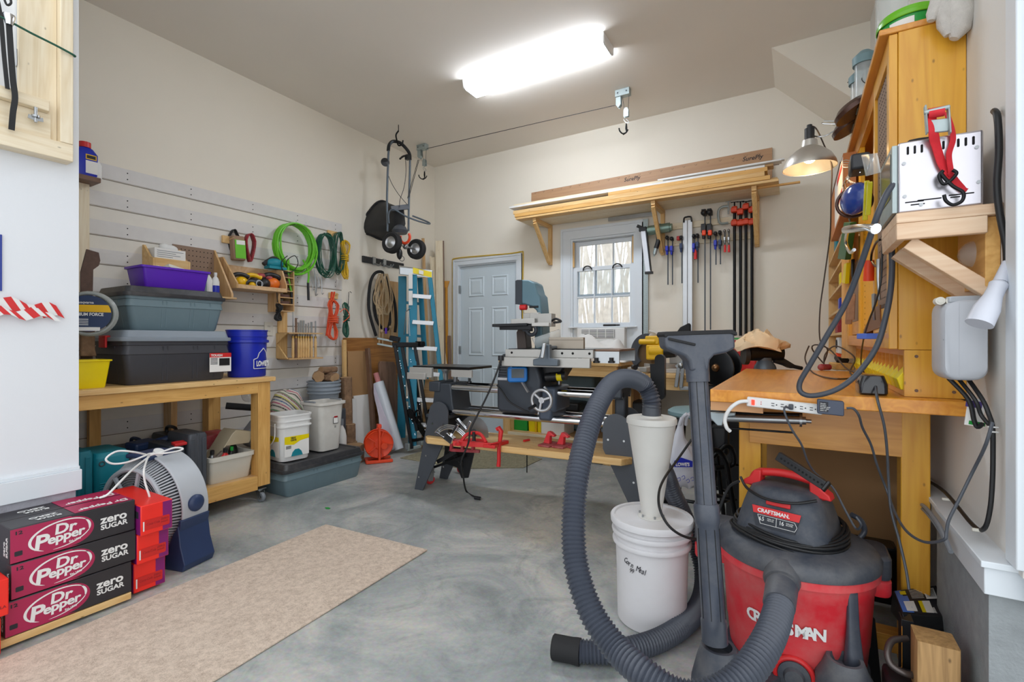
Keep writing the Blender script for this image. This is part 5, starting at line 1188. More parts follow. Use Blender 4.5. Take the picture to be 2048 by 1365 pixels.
# ================================================================== ceiling hoist
CZ=ZC
def pulley(lab,p,hook=True,dirx=1):
    t=thing('ceiling_pulley',lab,'pulley',p)
    b=B(); b.box((p.x-.065,p.y-.03,CZ-.06),(p.x+.065,p.y+.03,CZ-.0005)); b.mi=1
    for dx in(-.04,.04):b.cyl((p.x+dx,p.y-.031,CZ-.03),(p.x+dx,p.y-.036,CZ-.03),.007,n=10)
    part('bracket',b,[M['galv'],M['dgrey']],t,bevel=.003)
    b=B(); 
    for dy in(-.02,.016):b.prism([(-.06,0),(-.015,0),(-.015,-.07),(-.0375,-.095),(-.06,-.07)],(p.x,p.y+dy,CZ-.061),(1,0,0),(0,0,1),(0,.004,0))
    b.cyl((p.x-.0375,p.y-.018,CZ-.13),(p.x-.0375,p.y+.018,CZ-.13),.016,n=16); part('wheel_block',b,M['galv'],t)
    b=B(); b.cyl((p.x-.005,p.y,CZ-.06),(p.x+.015,p.y,CZ-.20),.002,n=6); b.cyl((p.x+.055,p.y,CZ-.06),(p.x+.045,p.y,CZ-.22),.002,n=6); part('cable',b,M['bcord'],t)
    b=B(); c_=Vector((p.x+.03,p.y,CZ-.21))
    for dy in(-.014,.01):b.prism([(-.022,-.04),(.022,-.04),(.022,.02),(.01,.04),(-.01,.04),(-.022,.02)],c_+Vector((0,dy,0)),(1,0,0),(0,0,1),(0,.004,0))
    b.cyl(c_+Vector((0,-.01,0)),c_+Vector((0,.01,0)),.016,n=16); part('lower_block',b,M['galv'],t)
    b=B(); b.torus(c_+Vector((0,0,-.075)),.03,.0022,(0,1,0),20,6,sx=.35); part('wire_loop',b,M['steel'],t)
    b=B(); 
    for s_ in(-1,1):b.tube([c_+Vector((0,0,-.10)),c_+Vector((.004*s_,0,-.14)),c_+Vector((0,0,-.175)),c_+Vector((-.03,0.01*s_,-.185)),c_+Vector((-.05+.02*(s_+1),.03*s_,-.165)),c_+Vector((-.055+.03*(s_+1),.035*s_,-.14))],.006,8,k=4)
    part('hook',b,M['bmetal'],t); return t
pa=at(1246,180,Z=CZ); pb_=at(845,290,Z=CZ)
pulley('ceiling pulley with double hook near the fluorescent light',pa); pulley('ceiling pulley with double hook near the left corner',pb_)
b=B(); b.tube([pb_+Vector((.03,0,-.055)),(pa+pb_)/2+Vector((0,0,-.085)),pa+Vector((-.06,0,-.12))],.003,6,k=8); solo('hoist_rope','thin dark rope strung along the ceiling between the two pulleys','rope',b,M['bcord'])
b=B(); b.cyl(at(838,320,D=5.2),at(818,395,D=5.05),.003,n=6); b.cyl(at(836,320,D=5.2),at(815,397,D=5.05),.003,n=6); solo('hoist_line','double dark line from the left pulley down to the spreader handle','rope',b,M['bcord'])
# ================================================================== broadcast spreader hanging
DD=5.0
sp0=at(800,500,D=DD)
t=thing('lawn_spreader','black hopper lawn spreader with two wheels hanging near the ceiling','spreader',sp0)
def A(px,py,d=0):return at(px,py,D=DD+d)
b=B(); b.tube([A(775,463,-.05),A(775,450,-.05),A(774,400,-.02),A(776,330,-.0),A(778,297),A(784,284),A(796,284,.03),A(808,293,.05),A(817,304,.08),A(820,320,.1),A(818,400,.1),A(817,462,.08)],.011,10,k=5); part('handle_frame',b,M['castm'],t)
b=B(); b.tube([A(776.5,302,0),A(778.5,290,0),A(786,283,.01),A(800,286,.035),A(812,297,.06),A(819,308,.09),A(820,320,.1)],.017,10,k=4); part('foam_grip',b,M['blackr'],t)
b=B(); b.tube([A(813,315,.05),A(812,312,.05),A(806,313,.05),A(800,318,.0)],.010,8,k=3); b.boxc(A(815,315,.06),(.04,.04,.05)); part('lever',b,M['black'],t)
b=B(); b.lathe([(.0,0),(.04,.006),(.045,.02),(.0,.03)],A(770,326,.0),20,(.8,-.6,.0),cap=False); part('round_bracket',b,M['black'],t)
b=B(); b.tube([A(811,320,.05),A(812,345,.05),A(808,375,.03),A(800,400,.0),A(799,415,0)],.003,6,k=5); b.tube([A(777,352,.0),A(785,370),A(798,390),A(815,410,.05)],.003,6,k=5); part('cable',b,M['bcord'],t)
# hopper: tapered bin mouth opening left
c0=A(748,440,.12)
def ring(cx,cy,w_,h_,d,rr=.35,n=24,tilt=0,dep=0):
    out=[]
    for i in range(n):
        a=2*PI*i/n; ca,sa=math.cos(a),math.sin(a); e=.6
        x=math.copysign(abs(ca)**e,ca)*w_; y=math.copysign(abs(sa)**e,sa)*h_
        out.append((cx+x*math.cos(tilt)-y*math.sin(tilt),cy+x*math.sin(tilt)+y*math.cos(tilt)))
    return out
b=B(); mouth=[(718,458),(720,448),(745,414),(757,404),(768,403),(778,412),(775,440),(772,470),(764,480),(740,470),(724,466)]
inner=[(772,448),(773,440),(782,422),(790,415),(800,415),(808,420),(810,440),(806,462),(798,470),(785,468),(776,460)]
back=[(798,452),(798,448),(799,440),(802,436),(806,436),(810,440),(811,448),(808,458),(804,461),(801,460),(799,456)]
r0=[at(x,y,D=DD+.25)for x,y in mouth]; cen=sum(r0,Vector())/len(r0)
r00=[cen+(p-cen)*.93+Vector((.05,0,0))for p in r0]
r1=[at(x,y,D=DD+.02)for x,y in mouth]
r1=[r0[i].lerp(at(*inner[i],D=DD+.05),.45)for i in range(11)]; r2=[at(*inner[i],D=DD+.05)for i in range(11)]; r3=[at(*back[i],D=DD-.0)for i in range(11)]
b.loft([r0,r1,r2,r3]); part('hopper',b,M['black'],t,sharp=60)
b=B(); b.tube(r0,.012,8,closed=True,k=3); part('hopper_rim',b,M['blackr'],t)
b=B(); b.beam(A(782,418,-.02),A(816,414,.08),.03,.05); part('cross_bar',b,M['dgrey'],t); b=B(); b.lathe([(.07,-.03),(.085,.0),(.06,.04),(.03,.06)],A(800,462,.0),24); part('gear_housing',b,M['dgrey'],t)
b=B(); b.torus(A(810,475,-.06),.055,.014,FWD+Vector((.3,0,0)),24,8,-.6,PI*1.1,ref=RGT,sx=1.0,sy=1.1); part('deflector',b,M['orangep'],t)
b=B(); b.tube([A(778,447,-.06),A(777,430,-.07),A(781,421,-.07),A(790,420,-.07),A(810,432,-.05),A(835,442,-.02),A(858,448,.05),A(855,444,.1),A(825,432,.12)],.009,8,k=4); part('rest_frame',b,M['castm'],t)
b=B(); b.cyl(A(785,486,-.16),A(834,500,.16),.009); b.ball(A(811,493,.0),.032); part('axle',b,M['steel'],t)
wax=(A(834,500,.08)-A(785,486,-.08)).normalized(); wax=Vector((-.15,.986,-.03)).normalized()
for(px,py,dd)in((784,486,-.16),(833,499,.16)):
    w_=A(px,py,dd); b=B(); R_=.108; b.lathe([(R_*.55,-.03),(R_*.85,-.034),(R_,-.02),(R_,.02),(R_*.85,.034),(R_*.55,.03)],w_,32,wax,cap=False); o=part('tyre',b,M['blackr'],t)
    b=B(); b.lathe([(.012,-.035),(.02,-.03),(.05,-.015),(R_*.58,-.026),(R_*.58,.026),(.05,.015),(.012,.035)],w_,24,wax); part('rim',b,M['alu'],o)
b=B(); b.ball(A(799,508,-.02),(.03,.03,.06)); b.torus(A(803,517,-.02),.025,.003,FWD,18,6,sy=1.3); part('bag',b,M['black'],t)
b=B(); b.tube([A(797,262),A(792,270),A(794,282),A(797,291,-.02),A(804,289,-.02),A(806,281,-.02)],.008,8,k=4); b.cyl(A(797,262),at(797,262,D=DD)+Vector((0,0,.12)),.004); solo('ceiling_hook','black ceiling hook carrying the lawn spreader','hook',b,M['bmetal'])
# ================================================================== step ladder
t=thing('step_ladder','blue fibreglass step ladder standing folded in the corner','ladder',at(860,880,D=5.05))
DL=5.0
def Q(px,py,d=0):return at(px,py,D=DL+d)
b=B(); f0=Q(800,545,.12); f1=Q(864,549,-.02)
b.loft([[Q(797,531,.30),Q(828,533,.30),Q(866,540,.12),Q(864,553,-.02),Q(828,548,-.10),Q(797,557,.0)][0:0]or[Q(798,531,.30),Q(866,541,.20),Q(865,541,0),Q(799,534,-.02)],[Q(798,548,.30),Q(866,556,.20),Q(865,557,0),Q(799,549,-.02)]]); part('top_cap',b,M['steel'],t,bevel=.004)
b=B(); b.prism([(0,0),(1,0),(1,1),(0,1)],Q(826,546.5,-.03),Q(863.5,555.5,-.0)-Q(826,546.5,-.03),Vector((0,0,.058)),FWD*-.004); b.mi=1; b.prism([(0,0),(1,0),(1,1),(0,1)],Q(838,548,-.035),Q(847,550,-.03)-Q(838,548,-.035),Vector((0,0,.04)),FWD*-.005); part('warning_label',b,[M['yellow'],M['whitep']],t)
def rail(p,q,w_=.075,th=.028,up=None):
    b=B(); u=up or FWD; b.beam(p,q,th,w_,u); part('rail',b,M['ladder'],t,bevel=.003)
pL0,pL1=Q(823,550,-.0),Q(823,905,-.08); pR0,pR1=Q(862,556,.02),Q(898,888,-.02)
rail(Q(826,550,.0),Q(825,893,-.10),.03,.085); rail(Q(860,556,.02),Q(896,880,-.02),.06,.04); rail(Q(805,553,.22),Q(803,876,.20),.03,.085); rail(Q(840,556,.24),Q(859,868,.28),.05,.05)
for i,(py,xl,xr)in enumerate(((594,826,863),(646,826,868),(697,826,875),(748,826,880),(800,826,886),(850,826,892))):
    b=B(); a=Q(xl,py-3,-.02); c_=Q(xr,py,-.0); b.beam(a,c_,.085,.026); b.beam(a+Vector((0,0,-.014))+FWD*-.04,c_+Vector((0,0,-.014))+FWD*-.04,.006,.03); part('step',b,M['alu'],t,bevel=.002)
for i in range(4):
    b=B(); py=605+i*65; b.beam(Q(804,py,.21),Q(838+i*4,py+3,.25),.02,.03); part('rear_brace',b,M['ladder'],t)
b=B(); b.beam(Q(808,670,.1),Q(812,624,.0),.004,.02,FWD); b.beam(Q(812,624,.0),Q(820,617,-.06),.004,.02,FWD); b.beam(Q(818,622,-.06),Q(820,672,-.05),.004,.02,FWD); part('spreader_brace',b,M['steel'],t)
b=B(); p=Q(817.5,578,-.045); b.prism([(0,0),(.04,0),(.04,.16),(0,.16)],p,RGT,UP,FWD*-.002); b.prism([(0,-.17),(.04,-.17),(.04,-.02),(0,-.02)],p,RGT,UP,FWD*-.002); part('paper_label',b,M['whitep'],t)
# tall offcuts behind the ladder
def stick(lab,p,q,w_,th,m,up=(1,0,0),name='wood_strip',cat='board'):
    b=B(); b.beam(p,q,w_,th,up); return solo(name,lab,cat,b,m,bevel=.0015)
def fl(p):p=Vector(p); p.z=max(p.z,.03); return p
stick('tall pale pine board in the corner left of the door',at(878,482,Y=4.70),fl(at(884,868,Y=4.66)),.09,.02,M['lpinez'],FWD)
stick('narrow brown strip beside the tall pale board',at(887,482,Y=4.72),fl(at(891,868,Y=4.68)),.012,.02,M['walnutz'],FWD)
stick('tan strip crossing behind the spreader wheel',at(846,477,X=-3.99),fl(at(862,860,X=-3.92)),.035,.02,M['plyz'],FWD)
stick('grey weathered lath behind the ladder',at(861,513,X=-3.94),fl(at(890,870,X=-3.75)),.03,.012,M['lpinez'],FWD)
stick('white washed lath crossing right of the ladder',at(866,515,X=-3.93),fl(at(904,868,Y=4.72)),.05,.015,M['lpinez'],FWD)
stick('short dark stake low against the door frame',at(898,672,Y=4.78),fl(at(903,868,Y=4.72)),.04,.03,M['walnutz'],FWD)
t=thing('shovel','yellow handled shovel standing beside the door frame','shovel',fl(at(893,860,Y=4.76)))
b=B(); b.cyl(at(892.5,575,Y=4.77),at(895,800,Y=4.77),.017); b.prism([(-.045,.03),(.045,.03),(.02,-.05),(-.02,-.05)],at(892,567,Y=4.77),RGT,UP,FWD*.02); part('shaft',b,mat('amber_handle','#c98a1f',.4,var=.1),t)
b=B(); p=at(895,800,Y=4.75); b.prism([(-.02,.0),(.02,0),(.05,-.08),(.05,-.24),(0,-.33),(-.05,-.24),(-.05,-.08)],p+Vector((0,0,.0)),RGT,UP,FWD*.006); part('blade',b,M['steel'],t)
b=B(); q=at(872,552,X=-3.99); b.tube([(XL,q.y,q.z),(XL+.08,q.y+.03,q.z-.01),(XL+.13,q.y+.05,q.z),(XL+.13,q.y+.05,q.z+.04)],.006,8,k=4); solo('wall_hook','black wall hook by the top of the ladder','hook',b,M['bmetal'])
b=B(); p=at(842,893,Y=3.75); b.prism([(0,0),(.22,0),(.22,.50),(.20,.70),(.02,.73),(0,.50)],(at(842,890,Y=3.95).x,3.95,0.0),(1,0,0),(0,.06,1),(0,.015,0)); solo('plywood_offcut','knotty plywood offcut leaning between the folding stand and machine','board',b,M['plyx'],bevel=.002)
# folded mobile stand, black
t=thing('folding_stand','black folded steel machine stand with wheels leaning by the ladder','stand',at(830,905,D=4.3))
DS=4.85
def S(px,py,d=0):return at(px,py,D=DS+d)
for(x0,y0,x1,y1,d0)in((790,690,824,898,0),(803,686,834,862,.05),(822,690,846,868,.15),(829,688,856,850,.1)):
    b=B(); b.beam(S(x0,y0,d0),S(x1,y1,d0),.032,.032,FWD); part('steel_tube',b,M['bmetal'],t,bevel=.003)
b=B(); b.beam(S(784,690,.0),S(850,690,.12),.04,.05); b.boxc(S(790,678),(.1,.06,.05),(0,.2,.5)); b.boxc(S(840,688,.1),(.08,.06,.05)); part('top_bracket',b,M['bmetal'],t,bevel=.005)
b=B(); b.beam(S(755,677),S(786,683),.035,.02); b.beam(S(755,688),S(786,694),.035,.02); part('clamp_arm',b,M['galv'],t,bevel=.003)
b=B(); b.beam(S(815,820),S(852,872,.1),.06,.012,FWD); b.beam(S(818,882),S(850,878,.1),.03,.03); part('lower_linkage',b,M['bmetal'],t)
b=B(); b.beam(S(814,900),S(842,892,.05),.035,.03); b.boxc(S(817,893),(.05,.05,.06)); b.boxc(S(843,886,.06),(.06,.06,.04)); part('foot',b,M['galv'],t,bevel=.004)
for(px,py,dd)in((836,835,-.05),(862,832,.12)):
    c_=S(px,py,dd); ax=(RGT*-.75+FWD*-.66).normalized(); b=B(); b.torus(c_,.068,.008,ax,32,8)
    for i in range(5):
        a=2*PI*i/5; u1=ax.cross(UP).normalized(); b.beam(c_,c_+u1*(.066*math.cos(a))+UP*(.066*math.sin(a)),.008,.01,ax)
    b.cyl(c_-ax*.012,c_+ax*.012,.015); part('spoked_wheel',b,M['bmetal'],t)
random.seed(5)
b=B()
for i in range(26):
    u=random.random(); x0=795+36*u+random.choice((0,22)); y0=700+175*u; b.cyl(S(x0,y0,-.03),S(x0,y0,-.045),.0035,n=6)
part('bolts',b,M['chrome'],t)

# ================================================================== multipurpose lathe / saw machine
MX0,MX1,MY=-2.52,-.86,2.96
_before=set(o.name for o in bpy.data.objects)
t=thing('multipurpose_machine','grey multipurpose woodworking machine with tube ways, saw table and bandsaw','machine',(-1.7,MY,0))
def side_leg(xc,s_,nm):
    # A-shaped leg plate seen from the end: feet splayed along y
    b=B(); 
    for sy in(-1,1):
        b.prism([(sy*.04,.58),(sy*.09,.60),(sy*.31,.02),(sy*.31,.0005),(sy*.25,.0005),(sy*.12,.30),(sy*.04,.45)][::sy],(xc-.02*s_,MY,0),(0,1,0),(0,0,1),(.012,0,0))
        b.beam((xc,MY+sy*.085,.60),(xc-.10*s_,MY+sy*.30,.0),.05,.012,(0,1,0))if False else None
    part('leg',b,M['dgrey'],t,bevel=.002)
def leg_plate(xt,xb,y,nm='leg'):
    b=B(); w1,w2=.17,.05
    dirx=1 if xt>xb else-1
    pl_=[(xt-dirx*.085,.60),(xt+dirx*.085,.60),(xt+dirx*.085,.46),(xb+dirx*.075,.0005),(xb,.0005)]
    b.prism(pl_[::-dirx],(0,y,0),(1,0,0),(0,0,1),(0,.012,0))
    n=12; pol=[(xt-.085+.085+.085*math.cos(PI*i/n),.60+.085*math.sin(PI*i/n))for i in range(n+1)]
    b.prism(pol,(0,y,0),(1,0,0),(0,0,1),(0,.012,0)); b.mi=1
    for px_,pz in((xt-.05,.52),(xt+.05,.52),(xt*.5+xb*.5,.27),(xt*.2+xb*.8,.10)):b.cyl((px_,y-.001,pz),(px_,y-.006,pz),.007,n=10)
    part(nm,b,[M['dgrey'],M['chrome']],t)
for y in(MY-.17,MY+.16):
    leg_plate(-2.32,-2.54,y); leg_plate(-.98,-.76,y)
for x,s_ in((-2.34,1),(-.98,-1)):
    b=B(); b.box((x-.10,MY-.16,.56),(x+.10,MY+.16,.585)); b.box((x-.015,MY-.16,.40),(x+.015,MY+.16,.57)); part('cross_plate',b,M['sgrey'],t,bevel=.003)
def tube_(y,z,x0,x1,r,nm):b=B(); b.cyl((x0,y,z),(x1,y,z),r,n=24); part(nm,b,M['chrome'],t)
tube_(MY-.11,.61,-2.36,-.95,.024,'way_tube'); tube_(MY+.11,.61,-2.36,-.95,.024,'way_tube')
tube_(MY-.10,.79,-2.36,-.95,.024,'bench_tube'); tube_(MY+.10,.79,-2.36,-.95,.024,'bench_tube')
b=B(); b.prism([(-2.41,.59),(-2.20,.59),(-2.22,.66),(-2.24,.82),(-2.38,.82)],(0,MY-.13,0),(1,0,0),(0,0,1),(0,.26,0)); b.box((-2.43,MY-.14,.755),(-2.33,MY+.14,.83)); part('end_casting',b,M['sgrey'],t,bevel=.008)
b=B(); b.box((-1.03,MY-.14,.775),(-.95,MY+.14,.855)); b.box((-1.02,MY-.05,.60),(-.95,MY+.05,.80)); part('end_casting',b,M['sgrey'],t,bevel=.012)
# headstock
hx0,hx1=at(980,800,Y=MY-.17).x,at(1066,800,Y=MY-.17).x
b=B(); pol=[(hx0,.66),(hx0+.03,.64),(hx1-.06,.64),(hx1,.69),(hx1-.0,.88),(hx1-.05,1.05),(hx0+.03,1.05),(hx0+.0,.88)]
b.prism(pol,(0,MY-.17,0),(1,0,0),(0,0,1),(0,.36,0)); part('headstock',b,M['sgrey'],t,bevel=.022,seg=3)
b=B()
for i in range(8):b.box((hx0+.02,MY-.172,.90+.018*i),(hx0+.08,MY-.168,.904+.018*i))
part('vent_slots',b,M['dark'],t)
b=B(); b.box((hx0+.012,MY-.174,.868),(hx0+.085,MY-.170,.885)); part('name_label',b,M['alu'],t)
# touch display
p=at(1019,751,Y=MY-.23); 
b=B(); b.prism(rrect(.135,.105,.02),p,RGT,Vector((0,0,1)),FWD*.04); o=part('display',b,M['cblue'],t,bevel=.008)
b=B(); b.prism(rrect(.085,.06,.004),p+Vector((0,0,.008))-FWD*.004,RGT,Vector((0,0,1)),FWD*.005); part('screen',b,M['screen'],o)
b=B(); b.cyl((p.x,MY-.21,p.z),(p.x,MY-.16,p.z),.03); part('display_arm',b,M['black'],t)
b=B(); b.ball(at(1011,728,Y=MY-.2),.014); part('red_button',b,M['red'],t)
# quill lever and locks
b=B(); b.beam(at(1028,765,Y=MY-.2),at(1040,787,Y=MY-.22),.015,.012); part('feed_lever',b,M['alu'],t)
# carriage with handwheel
cx0=at(1066,800,Y=MY-.15).x; wc=at(1064.5,804,Y=MY-.26)
b=B(); b.box((cx0-.0,MY-.15,.66),(cx0+.11,MY+.15,.83)); b.box((cx0-.02,MY-.15,.60),(cx0+.08,MY+.15,.70)); part('carriage',b,mat('blue_grey_casting','#4d5868',.45,.15),t,bevel=.02)
b=B(); b.torus(wc,.068,.011,(0,1,0),36,10)
for i in range(3):
    a=2*PI*i/3+.35; b.beam(wc,wc+Vector((.064*math.cos(a),0,.064*math.sin(a))),.012,.016,(0,1,0))
b.cyl(wc,wc+Vector((0,.11,0)),.014); b.cyl(wc-Vector((0,.005,0)),wc+Vector((0,.02,0)),.02); part('handwheel',b,M['alu'],t)
b=B(); b.cyl(wc+Vector((-.045,-.0,-.035)),wc+Vector((-.06,-.06,-.05)),.011); part('crank_grip',b,M['black'],t)
b=B(); b.beam(at(1072,776,Y=MY-.2),at(1082,792,Y=MY-.2),.012,.012); part('lock_lever',b,M['alu'],t)
for px in(1064,):b=B(); b.cyl(at(px,832,Y=MY-.11),at(px,744,Y=MY-.11),.019,n=20); part('table_post',b,M['steel'],t)
b=B(); q=at(1109,820,Y=MY+.08); b.cyl((q.x,MY+.08,.62),(q.x,MY+.08,1.04),.017,n=20); part('table_post',b,M['steel'],t)
# motor / saw shroud below the table
s0=at(1062,730,Y=MY-.05).x; s1=at(1125,730,Y=MY-.05).x
b=B(); b.prism([(s0,.86),(s1-.08,.86),(s1-.03,.94),(s1+.02,1.06),(s0,1.06)],(0,MY-.09,0),(1,0,0),(0,0,1),(0,.2,0)); part('saw_shroud',b,M['black'],t,bevel=.015)
b=B(); b.cyl(at(1078,757,Y=MY-.12),at(1117,754,Y=MY-.12),.03,n=20); b.mi=1; b.cyl(at(1100,755.5,Y=MY-.12),at(1110,755,Y=MY-.12),.0305,n=20); part('dust_port',b,[M['black'],M['yellow']],t)
# saw table with rails and fence
tz=at(999,698,Y=MY-.25).z; tx0=at(996,700,Y=MY-.28).x; tx1=at(1162,705,Y=MY-.28).x; ty0,ty1=MY-.28,MY+.25
b=B(); b.box((tx0,ty0+.03,tz-.008),(tx1,ty1,tz)); part('saw_table',b,M['bmetal'],t)
b=B(); b.box((tx0-.01,ty0,tz-.055),(tx1+.01,ty0+.03,tz-.004)); b.mi=1
for px in(1006,1104,1125,1158):q=at(px,706,Y=ty0); b.cyl((q.x,ty0+.001,tz-.026),(q.x,ty0-.003,tz-.026),.008,n=12)
part('front_rail',b,[M['silverp'],M['dark']],t,bevel=.002)
x_l=at(986,716,Y=ty0-.03).x; b=B(); b.box((x_l,ty0-.035,tz-.115),(tx1+.0,ty0-.0,tz-.056)); part('fence_rail',b,M['silverp'],t,bevel=.003)
b=B(); b.box((tx0+.02,ty1-.03,tz-.07),(tx1,ty1,tz-.009)); part('rear_rail',b,M['silverp'],t)
e1=at(1224,712,Y=MY-.2).x; b=B(); b.box((tx1+.012,MY-.24,tz-.012),(e1,MY+.20,tz)); part('extension_table',b,M['walnutx'],t)
b=B(); b.box((tx1+.012,MY-.25,tz-.085),(e1,MY-.235,tz-.013)); part('extension_rail',b,M['steel'],t); b=B(); b.box((tx1+.012,MY+.2,tz-.085),(e1,MY+.215,tz-.013)); part('extension_rail',b,M['steel'],t)
# fence
f0=at(1083,690,Y=MY-.2).x; f1=at(1151,690,Y=MY-.2).x
b=B(); b.box((f0,MY-.22,tz+.001),(f1,MY-.19,tz+.075)); b.box((f0,MY-.225,tz+.058),(f1,MY-.22,tz+.076)); part('rip_fence',b,mat('bronze_fence','#a59b8d',.4,.5),t,bevel=.002)
q=at(1072,712,Y=ty0-.05)
b=B(); b.prism([(-.085,-.02),(.085,-.02),(.085,.02),(.03,.03),(.03,.115),(-.02,.115),(-.045,.03),(-.085,.02)],(q.x,ty0-.075,tz-.085),(1,0,0),(0,0,1),(0,.04,0)); b.box((q.x-.03,ty0-.07,tz+.001),(q.x+.03,ty1-.04,tz+.02)); part('fence_head',b,M['castm'],t,bevel=.006)
b=B(); b.beam(at(1066,688,Y=ty0-.10),at(1060,718,Y=ty0-.13),.022,.014,(0,1,0)); part('fence_lever',b,M['steel'],t,bevel=.004)
b=B(); b.add([at(1050,677,Y=MY-.1),at(1105,658,Y=MY-.05),at(1108,678,Y=MY+.0),at(1100,690,Y=MY+.0),at(1075,690,Y=MY-.1),at(1058,695,Y=MY-.1)],[(0,1,2,3,4,5)]); o=part('blade_guard',b,M['clearp'],t); o.modifiers.new('t','SOLIDIFY').thickness=.05
for px in(1172,1202,1140):b=B(); q=at(px,724,Y=MY-.26); b.cyl(q,q+Vector((0,0,.02)),.012); b.cyl(q-Vector((0,0,.012)),q,.02,n=8); part('lock_knob',b,M['black'],t)
# left auxiliary table on two posts
a0=at(822,735,Y=MY-.2); az=at(850,732,Y=MY-.2).z; ax0=-2.93; ax1=at(946,735,Y=MY-.0).x
az=.945; ax0=at(818,740,Y=MY-.13).x
b=B(); b.box((ax0,MY-.10,az-.02),(ax1,MY+.25,az)); part('left_table',b,M['bmetal'],t,bevel=.003)
b=B(); b.box((ax0-.01,MY-.13,az-.085),(ax0+.20,MY-.10,az-.01)); b.box((ax0-.01,MY-.16,az-.10),(ax0+.16,MY-.13,az-.05)); part('left_rail',b,M['silverp'],t,bevel=.003)
b=B(); b.box((ax1-.16,MY-.10,az-.075),(ax1+.02,MY-.085,az-.021)); part('left_rail',b,M['silverp'],t)
for x in(-2.40,-2.31):b=B(); b.lathe([(.04,0),(.04,.01),(.026,.03),(.018,.05),(.016,.30)],(x,MY+.05,az-.022),20,(0,0,-1)); part('table_post',b,M['alu'],t)
b=B(); q=at(931,752,Y=MY); b.cyl((ax1-.03,MY-.05,az-.11),(ax1-.03,MY-.05,az-.085),.01); b.cyl((ax1-.03,MY-.05,az-.12),(ax1-.03,MY-.05,az-.108),.018,n=8); part('lock_knob',b,M['black'],t)
# bandsaw
bz=at(1030,705,Y=MY+.12).z; bx=at(1030,600,Y=MY+.12).x; bx2=at(1082,600,Y=MY+.12).x
def W(px,py):q=at(px,py,Y=MY+.10); return(q.x,q.z)
b=B(); b.prism([W(*q)for q in((1031,609),(1031,564),(1036,559),(1056,560),(1068,566),(1073,586),(1078,592),(1082,634),(1083,700),(1067,700),(1067,645),(1072,628),(1071,621),(1062,614),(1048,609))][::-1],(0,MY+.04,0),(1,0,0),(0,0,1),(0,.16,0)); o=part('bandsaw_frame',b,M['bsaw'],t,bevel=.012)
b=B(); b.prism([W(*q)for q in((1031,609),(1031,562),(1035,560),(1044,560),(1044,609))][::-1],(0,MY+.035,0),(1,0,0),(0,0,1),(0,.004,0)); part('side_cover',b,M['sgrey'],o)
b=B(); b.prism([W(*q)for q in((1033,700),(1031,665),(1036,655),(1048,658),(1052,700))][::-1],(0,MY+.05,0),(1,0,0),(0,0,1),(0,.10,0)); part('bandsaw_base',b,mat('dull_bronze','#544a45',.5,.3),t,bevel=.008)
b=B(); q=at(1037,614,Y=MY+.04); b.cyl(q-Vector((.02,0,0)),q+Vector((.03,0,0)),.02,n=16); part('red_guard_knob',b,M['red'],t)
b=B(); q=at(1055,613,Y=MY+.04); b.cyl(q-Vector((.02,0,0)),q+Vector((.05,0,0)),.008); part('tension_rod',b,M['black'],t)
b=B(); q=at(1038,625,Y=MY+.05); b.box((q.x-.001,MY+.05,at(1038,640,Y=MY+.05).z),(q.x+.001,MY+.06,at(1038,615,Y=MY+.05).z)); part('blade',b,M['steel'],t)
b=B(); q=at(1053,634,Y=MY+.02); b.boxc(q,(.11,.05,.06)); b.boxc(at(1060,637,Y=MY+.0),(.07,.04,.085)); part('guide_block',b,M['silverp'],t,bevel=.004)
b=B(); q=at(1010,650,Y=MY-.02); q2=at(1058,648,Y=MY-.02); b.beam(at(985,652,Y=MY-.05),at(1052,650,Y=MY+.0),.26,.02); b.beam(at(988,655,Y=MY-.12),at(1050,655,Y=MY-.1),.02,.035); part('bandsaw_table',b,M['bmetal'],t,bevel=.003)
b=B(); b.beam(at(1013,644,Y=MY-.06),at(1060,642,Y=MY-.04),.05,.04); b.beam(at(1050,649,Y=MY-.14),at(1085,649,Y=MY-.12),.04,.025); part('table_fence',b,M['silverp'],t,bevel=.003)
b=B(); b.boxc(at(1082,640,Y=MY-.02),(.10,.08,.09)); b.mi=1; b.tube([at(1090,642,Y=MY-.05),at(1098,637,Y=MY-.06),at(1106,640,Y=MY-.06),at(1108,643,Y=MY-.06),at(1094,645,Y=MY-.06)],.008,8,k=4); part('motor_clamp',b,[M['silverp'],M['black']],t,bevel=.004)
b=B(); q=at(1052,660,Y=MY-.02); b.torus(q,.035,.014,(0,1,0),20,8); b.box((q.x-.06,q.y-.02,q.z-.01),(q.x-.01,q.y+.05,q.z+.03)); part('trunnion',b,M['dgrey'],t)
# casters with red wheels
for(px,py,z)in((858,960,0),(926,940,0)):
    q=at(px,py,Z=.035); r=.037; d=Vector((.6,.8,0)); n=Vector((-d.y,d.x,0)); wc2=Vector((q.x,q.y,r))
    b=B(); b.lathe([(.02,-.016),(r*.9,-.017),(r,-.01),(r,.01),(r*.9,.017),(.02,.016)],wc2,24,n); o=part('caster_wheel',b,M['redk']if False else M['red'],t)
    b=B()
    for s_ in(-1,1):b.prism([(-.03,.05),(.03,.05),(.018,-.01),(-.018,-.01)],wc2+n*(.02*s_),d,(0,0,1),n*.003*s_)
    b.cyl(wc2-n*.024,wc2+n*.024,.007); b.box((wc2.x-.03,wc2.y-.03,.087),(wc2.x+.03,wc2.y+.03,.095)); b.lathe([(.035,0),(.03,.08),(.012,.14)],(wc2.x,wc2.y,.095),16); part('caster_fork',b,M['steel'],o)
